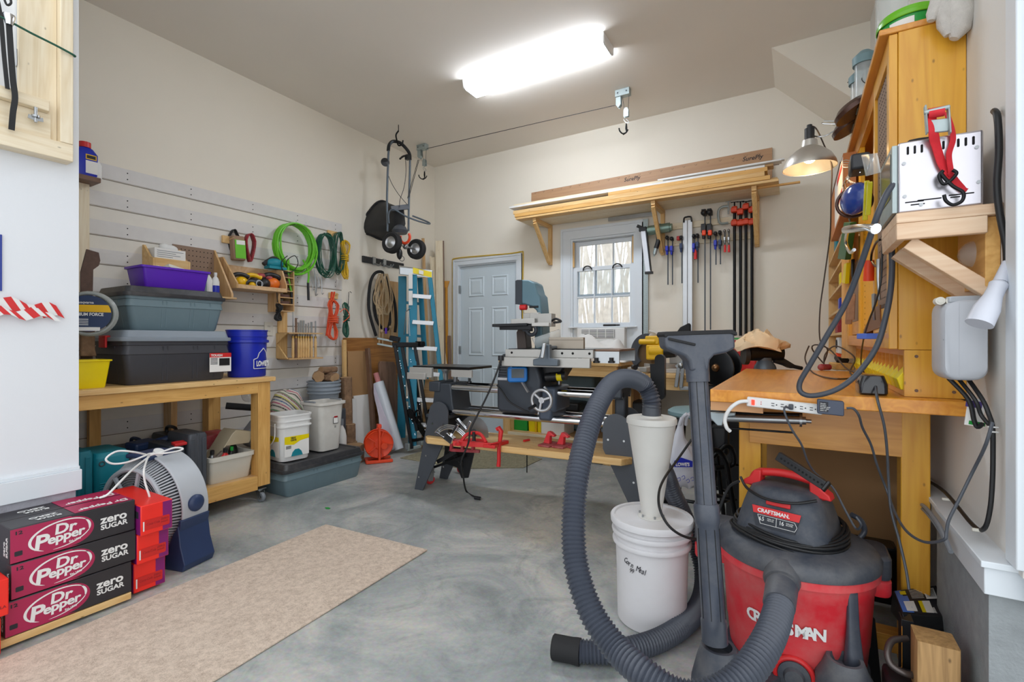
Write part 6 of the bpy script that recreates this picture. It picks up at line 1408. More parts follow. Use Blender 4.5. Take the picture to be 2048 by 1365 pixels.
b=B(); b.beam(at(870,925,Y=MY-.1),at(905,905,Y=MY-.1),.02,.03); b.beam(at(868,935,Y=MY+.05),at(925,915,Y=MY+.05),.04,.02); b.beam(at(895,900,Y=MY),at(925,935,Y=MY+.1),.015,.03); b.prism([(-2.44,.36),(-2.14,.36),(-2.22,.06),(-2.28,.05),(-2.32,.13),(-2.44,.15)],(0,MY+.09,0),(1,0,0),(0,0,1),(0,.012,0)); part('lift_linkage',b,M['black'],t)
# right side lower caster housing
b=B(); q=Vector((-.80,MY-.16,0)); b.lathe([(.03,.03),(.036,.1),(.02,.2)],q,16); part('caster_fork',b,M['steel'],t)
# power cord
b=B(); P=[at(984,718,Y=MY-.33),at(975,745,Y=MY-.36),at(957,790,Y=MY-.38),at(935,835,Y=MY-.40),at(922,862,Y=MY-.42),at(918,890,Y=MY-.42),at(905,925,Y=MY-.42),at(910,950,Y=2.60),at(925,985,Z=.012),at(940,998,Z=.012)]
b.tube(P,.0065,8,k=6); part('power_cord',b,M['bcord'],t)
b=B(); q=at(943,1000,Z=.014); b.cyl(q-Vector((.02,-.0,0)),q+Vector((.025,0,0)),.013); b.mi=1
for dy in(-.006,.006):b.cyl(q+Vector((.025,dy,0)),q+Vector((.045,dy,0)),.002,n=6)
part('plug',b,[M['black'],M['chrome']],t)
b=B(); b.cyl(at(984,712,Y=MY-.32),at(984,722,Y=MY-.32),.02); part('strain_relief',b,M['black'],t)
b=B(); b.tube([at(980,772,Y=MY-.2),at(990,785,Y=MY-.21),at(1003,805,Y=MY-.22),at(1025,820,Y=MY-.22),at(1042,828,Y=MY-.20)],.006,8,k=5); part('motor_lead',b,M['bcord'],t)
# saw attachment hung below left: circular blade, arc
c_=at(940,868,Y=MY-.05); b=B(); n=60; pol=[]
for i in range(n*2):
    a=2*PI*i/(n*2); r=.128 if i%2 else .122; pol.append((r*math.cos(a),r*math.sin(a)))
b.prism(pol,c_,(1,0,0),(0,0,1),(0,.003,0)); part('circular_blade',b,M['steel'],t)
b=B(); b.cyl(c_-Vector((0,.004,0)),c_+Vector((0,.008,0)),.03); part('arbor_flange',b,M['dgrey'],t)
b=B(); ac=at(890,895,Y=MY-.24); arc=[]
for rr in(.150,.162,.174):b.torus(ac+Vector((0,0,-.02)),rr,.006,(0,-1,0),24,8,.62,2.45,ref=(1,0,0))
b.beam(at(862,866,Y=MY-.26),at(888,884,Y=MY-.26),.012,.012); b.beam(at(888,878,Y=MY-.26),at(904,850,Y=MY-.26),.012,.02); b.beam(at(902,840,Y=MY-.25),at(920,862,Y=MY-.25),.025,.02); b.beam(at(920,862,Y=MY-.25),at(928,845,Y=MY-.25),.012,.02); b.boxc(at(888,878,Y=MY-.27),(.07,.04,.05),(0,.5,0)); part('mitre_arc',b,M['chrome'],t,bevel=.002)
# lower wooden shelf board
z_s=at(862,886,Y=MY-.10).z; sx0_=at(862,880,Y=MY-.10).x; sx1_=at(1238,910,Y=MY-.20).x
bz0=.425
t2=B(); pol=[]
L0,L1=-2.42,-.88; yw0,yw1=MY-.245,MY+.145
for i in range(9):a=-PI/2-PI*i/8/1; 
pol=[(L0+.05,yw0),(L1-.05,yw0),(L1,yw0+.07),(L1,yw1-.05),(L1-.05,yw1),(L0+.05,yw1),(L0,yw1-.05),(L0,yw0+.05)]
t2.prism(pol,(0,0,bz0-.045),(1,0,0),(0,1,0),(0,0,.045)); solo('shelf_plank','pale pine plank resting across the legs of the grey machine','board',t2,M['pinex'],bevel=.006)
PZ=bz0+.0005
# red push tools on the plank
def push_block(lab,px,py,rz=0):
    q=at(px,py,Z=PZ); o=thing('push_block',lab,'push block',(q.x,q.y,PZ),rotz=rz,group='red push blocks on the plank')
    b=B(); b.box((-.045,-.075,0),(.045,.075,.014)); part('sole',b,M['redk'],o,L=True,bevel=.003)
    b=B(); b.prism([(-.040,.014),(-.012,.078),(-.002,.098),(.02,.094),(.05,.074),(.045,.062),(.026,.070),(.014,.066),(.010,.014)],(0,.018,0),(1,0,0),(0,0,1),(0,-.036,0)); part('handle',b,M['redd'],o,L=True,bevel=.004); return o
push_block('red push block on the plank, leftmost of three',1085,896,-.2); push_block('red push block on the plank, middle of three',1112,899,-.2); push_block('red push block on the plank, rightmost beside the grey hose',1146,902,-.5)
q=at(928,895,Z=PZ); t=thing('mitre_gauge','red curved mitre gauge lying on the left of the plank','gauge',(q.x,q.y,PZ),rotz=.2)
b=B(); b.torus((0,0,.02),.10,.013,(0,0,1),24,8,.1,PI-.1); b.beam((-.13,-.01,.016),(.13,-.01,.016),.03,.03); b.tube([(-.09,.03,.02),(-.05,.05,.07),(.04,.04,.08),(.10,.0,.03)],.012,8,k=4); part('protractor',b,M['red'],t,L=True); b=B(); b.cyl((0,.04,.03),(0,.04,.09),.012); part('knob',b,M['black'],t,L=True)
b=B(); y_=yw0-.012; p0=at(893,882,Y=y_); p1=at(938,908,Y=y_-.04)
for(a0_,a1_)in(((893,880),(891,904)),((893,882),(938,885)),((891,902),(945,906)),((934,885),(932,905)),((914,884),(912,903))):b.beam(at(*a0_,Y=y_),at(*a1_,Y=y_),.02,.022,(0,1,0))
solo('red_fence_jig','dark red slotted jig hanging over the front edge of the plank','jig',b,M['redk'],bevel=.003)
b=B(); b.beam(at(952,894,Z=PZ+.012),at(975,897,Z=PZ+.012),.05,.022); b.beam(at(975,893,Z=PZ+.012),at(1000,887,Z=PZ+.012),.04,.024); b.beam(at(960,892,Z=PZ+.03),at(985,888,Z=PZ+.03),.02,.01); solo('push_shoe','flat bright red push shoe left of the upright push stick','push stick',b,M['red'],bevel=.004)
b=B(); y_=yw0-.014; b.tube([at(978,862,Y=y_-.0),at(982,859,Y=y_),at(986,866,Y=y_),at(984,885,Y=y_),at(982,900,Y=y_),at(982,925,Y=y_),at(981,937,Y=y_)],[.014,.016,.017,.014,.013,.013,.015],10); solo('push_stick','red handled push stick hanging upright over the plank edge','push stick',b,M['red'])
b=B(); b.cyl(at(1036,886,Z=PZ+.008),at(1048,884,Z=PZ+.008),.008); solo('red_scraper','tiny red scraper alone in the middle of the plank','scraper',b,M['red'])
b=B(); q=at(1041,908,Y=MY-.1); b.cyl((q.x,q.y,bz0-.046),at(1041,951,Y=MY-.1),.004,n=8); solo('hanging_rod','thin dark rod hanging under the plank','rod',b,M['bmetal'])
_ang=math.radians(4.5); _pv=Vector((-1.72,MY,0)); _R=Matrix.Rotation(_ang,4,'Z')
for o in[o for o in bpy.data.objects if o.name not in _before and o.parent is None and o.name in RM]:
    M2=Matrix.Translation(_pv+Vector((.0,.07,0)))@_R@Matrix.Translation(-_pv)@RM[o.name]; RM[o.name]=M2; o.location=M2.to_translation(); o.rotation_euler=M2.to_euler()
# ================================================================== wooden benches against the back wall
def bench(name,lab,x0,x1,y0,y1,top,legs,lower=None,apron=.10,mt='pinex'):
    t=thing(name,lab,'workbench',((x0+x1)/2,(y0+y1)/2,0))
    b=B(); b.box((x0,y0,top-.035),(x1,y1,top)); part('bench_top',b,M[mt],t,bevel=.003)
    b=B(); b.box((x0+.02,y0+.015,top-.036-apron),(x1-.02,y0+.053,top-.036)); part('front_apron',b,M['pinex'],t,bevel=.002)
    for x in legs:
        for y in(y0+.054,y1-.09):b=B(); b.box((x,y,.0005),(x+.085,y+.085,top-.036)); part('leg',b,M['pinez'],t,bevel=.003)
    if lower is not None:
        b=B(); b.box((x0+.03,y0+.06,lower-.02),(x1-.03,y1-.02,lower)); part('lower_shelf',b,M['plyx'],t)
        b=B(); b.box((x0+.086,y0+.04,lower-.14),(x1-.02,y0+.058,lower-.001)); part('lower_rail',b,M['lpinex'],t)
    return t
t=bench('window_bench','rough pine bench below the window with plastic bins on its lower shelf',-2.62,-1.36,4.16,4.82,.945,(-2.60,-1.52),lower=.215)
t=bench('saw_bench','lower pine bench carrying the mitre saw',-1.34,.42,4.10,4.82,.865,(-1.33,-.35,.30),lower=None)
z_=.2155
def bin_(lab,px0,px1,h,m,y=4.30,nm='parts_bin',z=z_):
    x0=at(px0,850,Y=y).x; x1=at(px1,850,Y=y).x; t=thing(nm,lab,'bin',((x0+x1)/2,y+.09,z)); T_=Matrix.Translation(((x0+x1)/2,y+.09,z)); w_=x1-x0
    b=B(); rbox(b,[(w_*.92,.17,0),(w_*.97,.18,h*.9),(w_,.19,h*.92),(w_,.19,h),(w_*.92,.175,h),(w_*.86,.16,.01)],.01,M=T_); part('shell',b,m,t); return t
bin_('green parts bin on the lower shelf behind the machine',1015,1055,.16,M['green'])
bin_('yellow parts bin beside the green one',1056,1073,.12,M['yellow']); bin_('yellow parts bin beside the white box',1074,1082,.12,M['yellow'])
b=B(); x0,x1=at(1084,860,Y=4.28).x,at(1130,860,Y=4.28).x; b.box((x0,4.26,z_),(x1,4.5,z_+.15)); solo('white_box','white carton on the lower shelf behind the machine','box',b,M['whitep'],bevel=.004)
b=B(); x0,x1=at(1102,860,Y=4.2).x,at(1165,860,Y=4.2).x; b.box((x0,4.225,z_+.155),(x1,4.30,z_+.20)); b.beam((x0+.1,4.26,z_+.21),(x1+.05,4.26,z_+.24),.03,.015); solo('black_track','black metal guide track resting on the white carton','track',b,M['bmetal'],bevel=.003)
b=B(); x0,x1=at(1092,840,Y=4.3).x,at(1155,840,Y=4.3).x; b.boxc(((x0+x1)/2,4.45,z_+.275),(x1-x0,.25,.09)); solo('flat_tool_case','flat black hand tool case above the white carton','case',b,M['black'],bevel=.02)
b=B(); x0,x1=at(1082,820,Y=4.6).x,at(1190,820,Y=4.6).x; b.box((x0,4.56,z_),(x1,4.78,.78)); solo('blue_grey_panel','large blue grey box at the back under the window bench','box',b,M['slate'],bevel=.02)
b=B(); q=at(1072,828,Y=4.3); b.ball((q.x,4.3,z_+.22),(.03,.03,.04)); b.cyl((q.x,4.3,z_),(q.x,4.3,z_+.2),.012); solo('amber_knob','amber knob seen behind the handwheel','knob',b,M['dyellow'])
# white cloth heap by the window
b=B(); random.seed(11); x0,x1=at(1136,700,Y=4.45).x,at(1250,700,Y=4.45).x; rows=[]
nx,ny=34,14
def hz(u,v):
    e=min(1,5*min(u,1-u))*min(1,4*min(v,1-v)); return .945+.003+e*(.20+.03*math.sin(u*5+.6)+.02*math.sin(u*13+v*7)+.014*math.sin(v*9+u*12)+.008*math.cos(u*19-v*5))
vs=[Vector((x0-.03+(x1-x0+.1)*i/nx,4.22+.48*j/ny,max(.947,hz(i/nx,j/ny))))for j in range(ny+1)for i in range(nx+1)]
b.add(vs,[(j*(nx+1)+i,j*(nx+1)+i+1,(j+1)*(nx+1)+i+1,(j+1)*(nx+1)+i)for j in range(ny)for i in range(nx)]); o=solo('dust_cloth','crumpled white cloth heaped on the bench below the window','cloth',b,M['cloth'],sharp=180); o.modifiers.new('s','SOLIDIFY').thickness=.004
# mitre saw
q=at(1300,742,Y=4.30); mx=-1.02; my=4.30; mz=.8655
t=thing('mitre_saw','yellow mitre saw with grey blade guard on the pine bench','mitre saw',(mx,my,mz))
b=B(); b.box((mx-.27,my-.10,mz),(mx+.27,my+.16,mz+.04)); b.cyl((mx,my+.02,mz+.04),(mx,my+.02,mz+.075),.15,n=32); b.box((mx-.26,my+.06,mz+.04),(mx+.27,my+.10,mz+.075)); b.beam((mx-.02,my-.02,mz+.04),(mx-.10,my-.22,mz+.03),.07,.04); part('base',b,M['silverp'],t,bevel=.004)
b=B(); b.box((mx-.27,my+.10,mz+.076),(mx-.12,my+.115,mz+.17)); part('fence',b,M['silverp'],t)
b=B(); b.box((mx+.05,my+.10,mz+.076),(mx+.30,my+.115,mz+.15)); part('fence',b,M['silverp'],t)
b=B(); b.cyl((mx-.20,my-.15,mz+.045),(mx-.17,my-.2,mz+.045),.022); part('knob',b,M['black'],t)
bc_=Vector(at(1290,703,Y=4.28)); ba=Vector((.85,-.52,0)).normalized(); ba=Vector((-.36,-.93,0)).normalized()
b=B(); b.lathe([(.03,-.001),(.15,-.001),(.15,.001),(.03,.001)],bc_+Vector((0.03,0,-.02)),48,ba); part('saw_blade',b,mat('rusty_blade','#8a7154',.4,.7),t)
b=B(); u1=ba.cross(UP).normalized()
vs=[]; n=26
for i in range(n):
    a=-.75+2.85*i/(n-1)
    for rr,dd in((.10,-.022),(.178,-.022),(.178,.022),(.10,.022)):vs.append(bc_+Vector((.03,0,-.02))+u1*(-rr*math.cos(a)*-1)+UP*(rr*math.sin(a))+ba*dd)
b.add(vs,[(4*i+k,4*(i+1)+k,4*(i+1)+(k+1)%4,4*i+(k+1)%4)for i in range(n-1)for k in range(4)]+[(0,1,2,3),(4*n-1,4*n-2,4*n-3,4*n-4)]); part('blade_guard',b,M['dgrey'],t)
b=B(); p0=at(1278,684,Y=4.18); p1=at(1312,684,Y=4.18); b.cyl(p0,p1,.024,n=16); b.boxc(at(1306,681,Y=4.2),(.12,.07,.075)); part('handle',b,M['dyellow'],t,bevel=.01)
b=B(); b.cyl(at(1300,702,Y=4.22),at(1330,702,Y=4.22),.07,n=24); b.boxc(at(1309,705,Y=4.22),(.12,.12,.13)); part('motor',b,M['dyellow'],t,bevel=.012)
b=B(); b.cyl(at(1330,702,Y=4.22),at(1352,703,Y=4.22),.066,.05,n=24); part('motor_cap',b,M['black'],t)
b=B(); b.ball(at(1325,672,Y=4.25),(.12,.05,.04)); b.tube([at(1298,663,Y=4.2),at(1312,667,Y=4.2),at(1325,680,Y=4.2),at(1336,686,Y=4.2)],.012,8,k=4); solo('red_grey_rag','grey and red glove draped over the mitre saw','glove',b,M['glove'])
b=B(); pol=[at(*p,Y=4.5)for p in((1348,737),(1352,666),(1360,655),(1378,646),(1381,650),(1381,737))]; b.prism([(p.x,p.z)for p in pol][::-1],(0,4.5,0),(1,0,0),(0,0,1),(0,.03,0)); solo('black_bag_tip','pointed black dust bag behind the vacuum floor nozzle','bag',b,M['blackr'],bevel=.01)
# bench vise like clamp and case upright behind the cone
b=B(); b.beam(at(1307,728,Y=3.55),at(1313,855,Y=3.55),.045,.03,(0,1,0)); q9=at(1313,855,Y=3.55); b.beam(q9,(q9.x+.01,3.55,.001),.04,.03,(0,1,0)); b.box((q9.x-.15,3.45,.0005),(q9.x+.15,3.65,.02)); b.prism(rrect(.07,.33,.035),at(1319,755,Y=3.52),(1,0,0),(0,0,1),(0,.05,0)); solo('black_roller_stand','black folded upright stand behind the frosted cone','stand',b,M['bmetal'],bevel=.005)
b=B(); b.beam(at(1352,735,Y=4.03),at(1376,715,Y=4.03),.015,.03); b.beam(at(1358,730,Y=4.03),at(1352,775,Y=4.03),.012,.03); b.beam(at(1366,735,Y=4.04),at(1362,776,Y=4.04),.025,.03); b.beam(at(1360,777,Y=4.05),at(1378,777,Y=4.05),.03,.03); b.ball(at(1362,732,Y=4.03),.025); b.beam(at(1362,745,Y=4.03),at(1362,745,Y=4.11),.03,.02); solo('bench_clamp','grey metal clamp on the pine bench edge left of the vacuum wand','clamp',b,M['steel'],bevel=.004)
# under saw bench clutter
b=B(); x0,x1=at(1258,830,Y=4.2).x,at(1310,830,Y=4.2).x; b.box((x0,4.2,.42),(x1,4.45,.60)); solo('dark_tool_case','dark tool case under the saw bench behind the cone','case',b,M['black'],bevel=.02)
b=B(); x0=at(1240,800,Y=4.5).x; b.box((-.25,4.45,.0005),(.2,4.78,.41)); solo('dark_storage','dark boxes stored under the saw bench','box',b,M['vach'],bevel=.01)
b=B(); b.box((at(1232,760,Y=4.6).x,4.78,.0005),(at(1300,760,Y=4.6).x,4.80,.80)); solo('hardboard_panel','brown hardboard panel leaning under the saw bench','panel',b,M['hardb'])
# red green storage box and discs
b=B(); x0,x1=at(1462,690,Y=4.5).x,at(1515,690,Y=4.5).x; t=thing('red_bin','red storage bin with green lid at the back of the bench','bin',((x0+x1)/2,4.5,.8655)); b.box((x0-.02,4.35,.8655),(x1,4.65,at(1490,678,Y=4.5).z-.012)); part('shell',b,M['red'],t,bevel=.01)
b=B(); zt=at(1490,677,Y=4.5).z; b.box((x0-.03,4.34,zt-.011),(x1+.01,4.66,zt+.004)); part('lid',b,M['green'],t,bevel=.003)
ax=Vector((-.35,-.94,0)).normalized()
for i,(px,py,lab_)in enumerate(((1433,736,'black round disc in front, beside the wand'),(1449,728,'black round disc behind the first one'))):
    c_=at(px,py,D=3.62+.14*i); t=thing('black_disc',lab_,'disc',c_,group=None); b=B(); b.lathe([(.0,-.012),(.12,-.012),(.135,-.006),(.135,.006),(.12,.012),(.0,.012)],c_,40,ax,cap=False); part('plate',b,M['bmetal'],t); b=B(); b.ball(c_+ax*.01,.032); part('hub',b,mat('bronze_hub','#7a5a3c',.25,.8),t)
b=B(); c_=at(1437,770,D=3.7); b.box((c_.x-.10,c_.y-.05,.0005),(c_.x+.12,c_.y+.15,at(1437,768,D=3.8).z)); solo('disc_stand','dark stand holding the two black discs','stand',b,M['bmetal'],bevel=.01)
# ================================================================== lumber shelf and clamp rack on the back wall
S0,S1,SY0,SZ_=-2.57,-.12,4.42,2.43
t=thing('lumber_shelf','long pine bracket shelf on the back wall stacked with boards','shelf',(-1.35,4.84,SZ_))
for i in range(4):
    b=B(); y=SY0+.105*i; b.box((S0,y,SZ_),(S1,y+.10,SZ_+.022)); part('shelf_plank',b,M['lpinex']if i else M['goldx']if False else M['pinex'],t,bevel=.002)
for x in(-2.36,-1.13,-.30):
    b=B(); b.box((x-.019,YB-.04,1.985),(x+.019,YB-.001,SZ_-.001)); part('bracket_upright',b,M['pinez'],t,bevel=.002)
    b=B(); b.box((x-.018,SY0+.03,SZ_-.04),(x+.018,YB-.041,SZ_-.0015)); part('bracket_arm',b,M['piney'],t)
    b=B(); b.beam((x,YB-.05,2.01),(x,SY0+.04,SZ_-.05),.036,.036,(1,0,0)); part('bracket_brace',b,M['pinez'],t,bevel=.002)
z0=SZ_+.0235
lum=[  # label, x0, x1, y0, y1, z0, z1, mat
 ('bottom front yellow pine board on the lumber shelf',-2.58,-.18,4.415,4.50,0,.036,'goldx'),
 ('second pine board from the bottom at the shelf front',-2.60,-.22,4.42,4.56,.037,.075,'pinex'),
 ('bottom middle board hidden behind the front board',-2.55,-.13,4.505,4.68,0,.036,'pinex'),
 ('bottom rear board against the wall',-2.5,-.16,4.685,4.78,0,.036,'lpinex'),
 ('knotty orange pine board starting mid shelf',-1.55,-.20,4.43,4.55,.076,.112,'goldx'),
 ('long white primed trim board near the front',-2.66,-.22,4.44,4.565,.113,.133,'white'),
 ('pale board behind the white trim board',-2.6,-.3,4.566,4.69,.037,.09,'lpinex'),
 ('upper pale pine batten reaching furthest left',-2.64,-1.0,4.50,4.60,.134,.168,'lpinex'),
 ('upper tan batten on the right half of the pile',-1.15,-.16,4.50,4.60,.134,.155,'plyx'),
 ('second white trim strip on the right half',-1.05,-.10,4.47,4.56,.156,.168,'white'),
 ('dark walnut strip near the top right',-1.2,-.12,4.55,4.62,.169,.182,'walnutx'),
 ('thin white strip on the very top right',-1.1,-.08,4.50,4.545,.169,.181,'white'),
 ('thin pale strip on the very top left',-2.62,-1.15,4.61,4.66,.092,.19,'lpinex')]
for lab_,x0,x1,y0,y1,a,c_,m_ in lum:
    b=B(); b.box((x0,y0,z0+a),(x1,y1,z0+c_-.0008)); solo('lumber_board',lab_,'board',b,M[m_],bevel=.002)
b=B(); b.box((-.28,4.50,SZ_-.014),(.03,4.53,SZ_-.001)); solo('thin_stick','thin stick poking out right under the lumber shelf','stick',b,M['goldx'])
t=thing('underlayment_sheet','narrow brown plywood strip standing on edge behind the boards','board',(-1.4,4.83,z0))
b=B(); b.prism([(0,0),(2.42,0),(2.42,.40),(0,.375)],(-2.60,YB-.03,z0+.001),(1,0,0),(0,.03,1),(0,.008,0)); part('sheet',b,M['hard']if False else wood('tan_ply','#c19a72','#a98060','x',sc_=.5,knots=False),t)
for x in(-.42,-1.52):
    text('SurePly',.055,(x,YB-.034+.012,z0+.32),(1,0,0),(0,.03,1),M['ink'],t,shear=.2,bold=.01)
b=B()
for i in range(22):
    for s_ in(-1,1):b.beam((-2.55+.108*i,YB-.0205,z0+.365-.007),(-2.55+.108*i+.012*s_,YB-.0205,z0+.365+.007),.001,.002,(0,1,0))
part('nail_marks',b,M['ink'],t)
# clamp rails
for lab_,z,x0,x1 in(('upper pine clamp rail on the back wall',2.255,-1.09,-.33),('lower pine clamp rail on the back wall',2.095,-1.10,-.33)):
    b=B(); b.box((x0,YB-.02,z-.03),(x1,YB-.0005,z+.03)); solo('clamp_rail',lab_,'rail',b,M['lpinex'],bevel=.002)
YC=YB-.062
def bar_clamp(lab,px,py0,pym,py1,mh,mg,bar='steel',w_=.010,hs=1.0,name='bar_clamp',grp=None):
    bar='sgrey'
    p0=at(px,py0,Y=YC); p1=at(px+(3 if py1>600 else 0),py1,Y=YC); pm=at(px,pym,Y=YC)
    t=thing(name,lab,'clamp',p0)
    b=B(); b.box((p0.x-w_/2,YC-.004,p1.z),(p0.x+w_/2,YC+.004,p0.z)); part('bar',b,M[bar],t)
    b=B(); b.box((p0.x-.012*hs,YC-.055*hs,p0.z-.012),(p0.x+.012*hs,YC+.012,p0.z+.022*hs)); b.ball((p0.x,YC-.05*hs,p0.z+.002),.016*hs); part('fixed_jaw',b,M[mh],t,bevel=.004)
    b=B(); b.box((p0.x-.013*hs,YC-.06*hs,pm.z-.02*hs),(p0.x+.013*hs,YC+.01,pm.z+.03*hs)); b.cyl((p0.x,YC-.045*hs,pm.z+.02),(p0.x,YC-.04*hs,pm.z-.055*hs),.013*hs,.009*hs,n=10); part('sliding_jaw',b,M[mg],t,bevel=.004)
    return t
bar_clamp('blue mini clamp, leftmost on the lower rail',1336,478,500,570,'black','blue')
bar_clamp('blue mini clamp, second from left on the lower rail',1345,480,500,570,'black','blue')
bar_clamp('blue clamp just left of the aluminium straightedge',1364,478,495,567,'black','navy')
b=B(); q=at(1357,477,Y=YC); b.boxc(q,(.03,.04,.04)); solo('red_spring_clamp','small red spring clamp left of the aluminium straightedge','clamp',b,M['red'],bevel=.006)
bar_clamp('blue clamp just right of the aluminium straightedge',1389,475,495,520,'black','blue')
bar_clamp('dark clamp with red handle right of the straightedge',1396,474,492,566,'black','navy')
b=B(); q=at(1391,508,Y=YC-.03); b.cyl(q+Vector((0,0,.04)),q-Vector((0,0,.05)),.012,.015,n=12); solo('red_grip','red grip hanging by the clamps right of the straightedge','grip',b,M['red'])
bar_clamp('long bar clamp with orange grip, left of the pair',1410,430,462,662,'black','black',hs=1.6); bar_clamp('long bar clamp with orange grip, right of the pair',1421,429,462,660,'black','black',hs=1.6)
for i,px in enumerate((1408,1420)):b=B(); q=at(px,466,Y=YC-.085); b.boxc(q,(.035,.03,.05),(0,0,0)); solo('orange_trigger','orange trigger on the long bar clamp, %s of the pair'%('left','right')[i],'grip',b,M['orangep'],bevel=.008)
bar_clamp('short blue clamp, left of two between long clamps and red ones',1432,470,489,530,'black','blue'); bar_clamp('short dark clamp, right of two beside the red handled ones',1441,468,488,529,'black','navy')
bar_clamp('little clamp with red handle, left of two',1450,464,480,492,'steel','steel',hs=.7); bar_clamp('little clamp with red handle, right of two',1458,463,480,490,'steel','steel',hs=.7)
for i,px in enumerate((1450,1458)):b=B(); q=at(px,498,Y=YC-.045); b.cyl(q+Vector((0,0,.035)),q-Vector((0,0,.03)),.009,.011,n=12); solo('screw_clamp','slim red screw handle, %s of two on the lower rail'%('left','right')[i],'clamp',b,M['red'])
# c clamp
q=at(1446,430,Y=YC); t=thing('c_clamp','grey iron C clamp hanging on the upper rail','clamp',q)
b=B(); b.tube([q+Vector((.05,0,.075)),q+Vector((.0,0,.075)),q+Vector((-.035,0,.05)),q+Vector((-.04,0,-.02)),q+Vector((-.02,0,-.075)),q+Vector((.045,0,-.08))],.011,8,k=5); part('frame',b,M['galv'],t)
b=B(); b.cyl(q+Vector((.045,0,.11)),q+Vector((.045,0,-.0)),.007); b.cyl(q+Vector((.02,0,.115)),q+Vector((.07,0,.115)),.004); part('screw',b,M['galv'],t)
# pipe clamps
for i,(px,pt,h1,h2,lab_)in enumerate(((1469,405,420,446,'leftmost'),(1481,404,424,446,'second from left'),(1492,404,414,444,'third from left'),(1504,402,420,444,'rightmost'))):
    p0=at(px,pt,Y=YC); p1=at(px+8-(i*.8),672,Y=YC)
    t=thing('pipe_clamp','long black pipe clamp with orange jaws, %s of four'%lab_,'clamp',p0)
    b=B(); b.cyl((p0.x,YC,p1.z),(p0.x,YC,p0.z-.06),.0125,n=16); part('pipe',b,M['bmetal'],t)
    b=B(); b.cyl((p0.x,YC,p0.z-.06),(p0.x,YC,p0.z),.006); b.cyl((p0.x-.03,YC-.01,p0.z),(p0.x+.03,YC,p0.z+.002),.004); part('screw',b,M['bmetal'],t)
    for py in(h1,h2):
        z=at(px,py,Y=YC).z; b=B(); b.cyl((p0.x,YC,z-.025),(p0.x,YC,z+.03),.024,n=16); b.box((p0.x-.025,YC-.06,z-.03),(p0.x+.025,YC+.005,z+.008)); part('jaw',b,M['orangep'],t,bevel=.004)
# aluminium straightedge
t=thing('straightedge','tall aluminium straightedge guide hanging right of the window','straightedge',at(1376,440,Y=YC))
p0=at(1366,442,Y=YC); p1=at(1385,440,Y=YC); zb=1.10
b=B(); w_=p1.x-p0.x; b.box((p0.x,YC-.01,zb),(p0.x+w_*.46,YC+.01,p0.z)); b.box((p0.x+w_*.54,YC-.01,zb),(p1.x,YC+.01,p0.z)); b.box((p0.x+w_*.46,YC-.004,zb),(p0.x+w_*.54,YC+.01,p0.z)); part('extrusion',b,M['alu'],t,bevel=.002)
b=B(); b.tube([(p0.x+.01,YC-.01,p0.z-.02),(p0.x+.015,YC-.02,p0.z+.02),(p0.x+.04,YC-.01,p0.z+.03),(p1.x-.03,YC-.01,p0.z+.03),(p1.x-.01,YC-.02,p0.z+.02),(p1.x-.006,YC-.01,p0.z-.02)],.008,8,k=4); part('hanger',b,M['black'],t)
# steel rulers and shelf standard
b=B(); p0=at(1216,452,Y=YB-.04); p1=at(1300,442,Y=YB-.04); b.box((p0.x,YB-.036,2.385),(p1.x+.03,YB-.031,2.42)); solo('steel_rule','long steel rule lying on top of the window casing','rule',b,M['steel'])
t=thing('drywall_square','perforated steel straight rule hanging beside the window casing','rule',at(1289,560,Y=YB-.03))
b=B(); p0=at(1284,500,Y=YB-.03); p1=at(1296,500,Y=YB-.03); b.box((p0.x,YB-.03,1.10),(p1.x,YB-.024,2.36)); b.mi=1
for i in range(60):b.cyl(((p0.x*.25+p1.x*.75),YB-.0295,1.13+i*.02),((p0.x*.25+p1.x*.75),YB-.031,1.13+i*.02),.003,n=6); b.cyl(((p0.x*.75+p1.x*.25),YB-.0295,1.12+i*.02),((p0.x*.75+p1.x*.25),YB-.031,1.12+i*.02),.003,n=6)
part('blade',b,[M['galv'],M['dgrey']],t)
# nail gun
t=thing('framing_nailer','silver and green framing nail gun hanging under the lumber shelf','nail gun',at(1310,470,Y=4.72))
def G(px,py,y=4.70):return at(px,py,Y=y)
b=B(); b.cyl(G(1296,462),G(1340,455),.045,n=24); b.cyl(G(1340,455),G(1344,454.5),.035,n=24); b.ball(G(1318,458),(.06,.05,.05)); part('body',b,mat('sage_metal','#7f978c',.35,.5),t)
b=B(); b.tube([G(1316,466),G(1317,480),G(1312,497)],.022,12,k=4); part('grip',b,M['black'],t)
b=B(); b.cyl(G(1312,497),G(1309,509),.018); b.cyl(G(1309,509),G(1308,513),.008); part('air_plug',b,M['galv'],t)
b=B(); b.beam(G(1287,460,4.68),G(1297,545,4.68),.055,.03,(0,1,0)); part('magazine',b,mat('satin_silver','#cfd2d8',.3,.6),t,bevel=.004)
b=B(); b.beam(G(1292,458,4.66),G(1302,542,4.66),.012,.035,(0,1,0)); b.boxc(G(1298,546,4.68),(.075,.04,.025)); b.boxc(G(1286,459,4.68),(.07,.05,.04)); b.beam(G(1274,452,4.68),G(1290,458,4.68),.012,.03); part('nose',b,M['black'],t,bevel=.003)

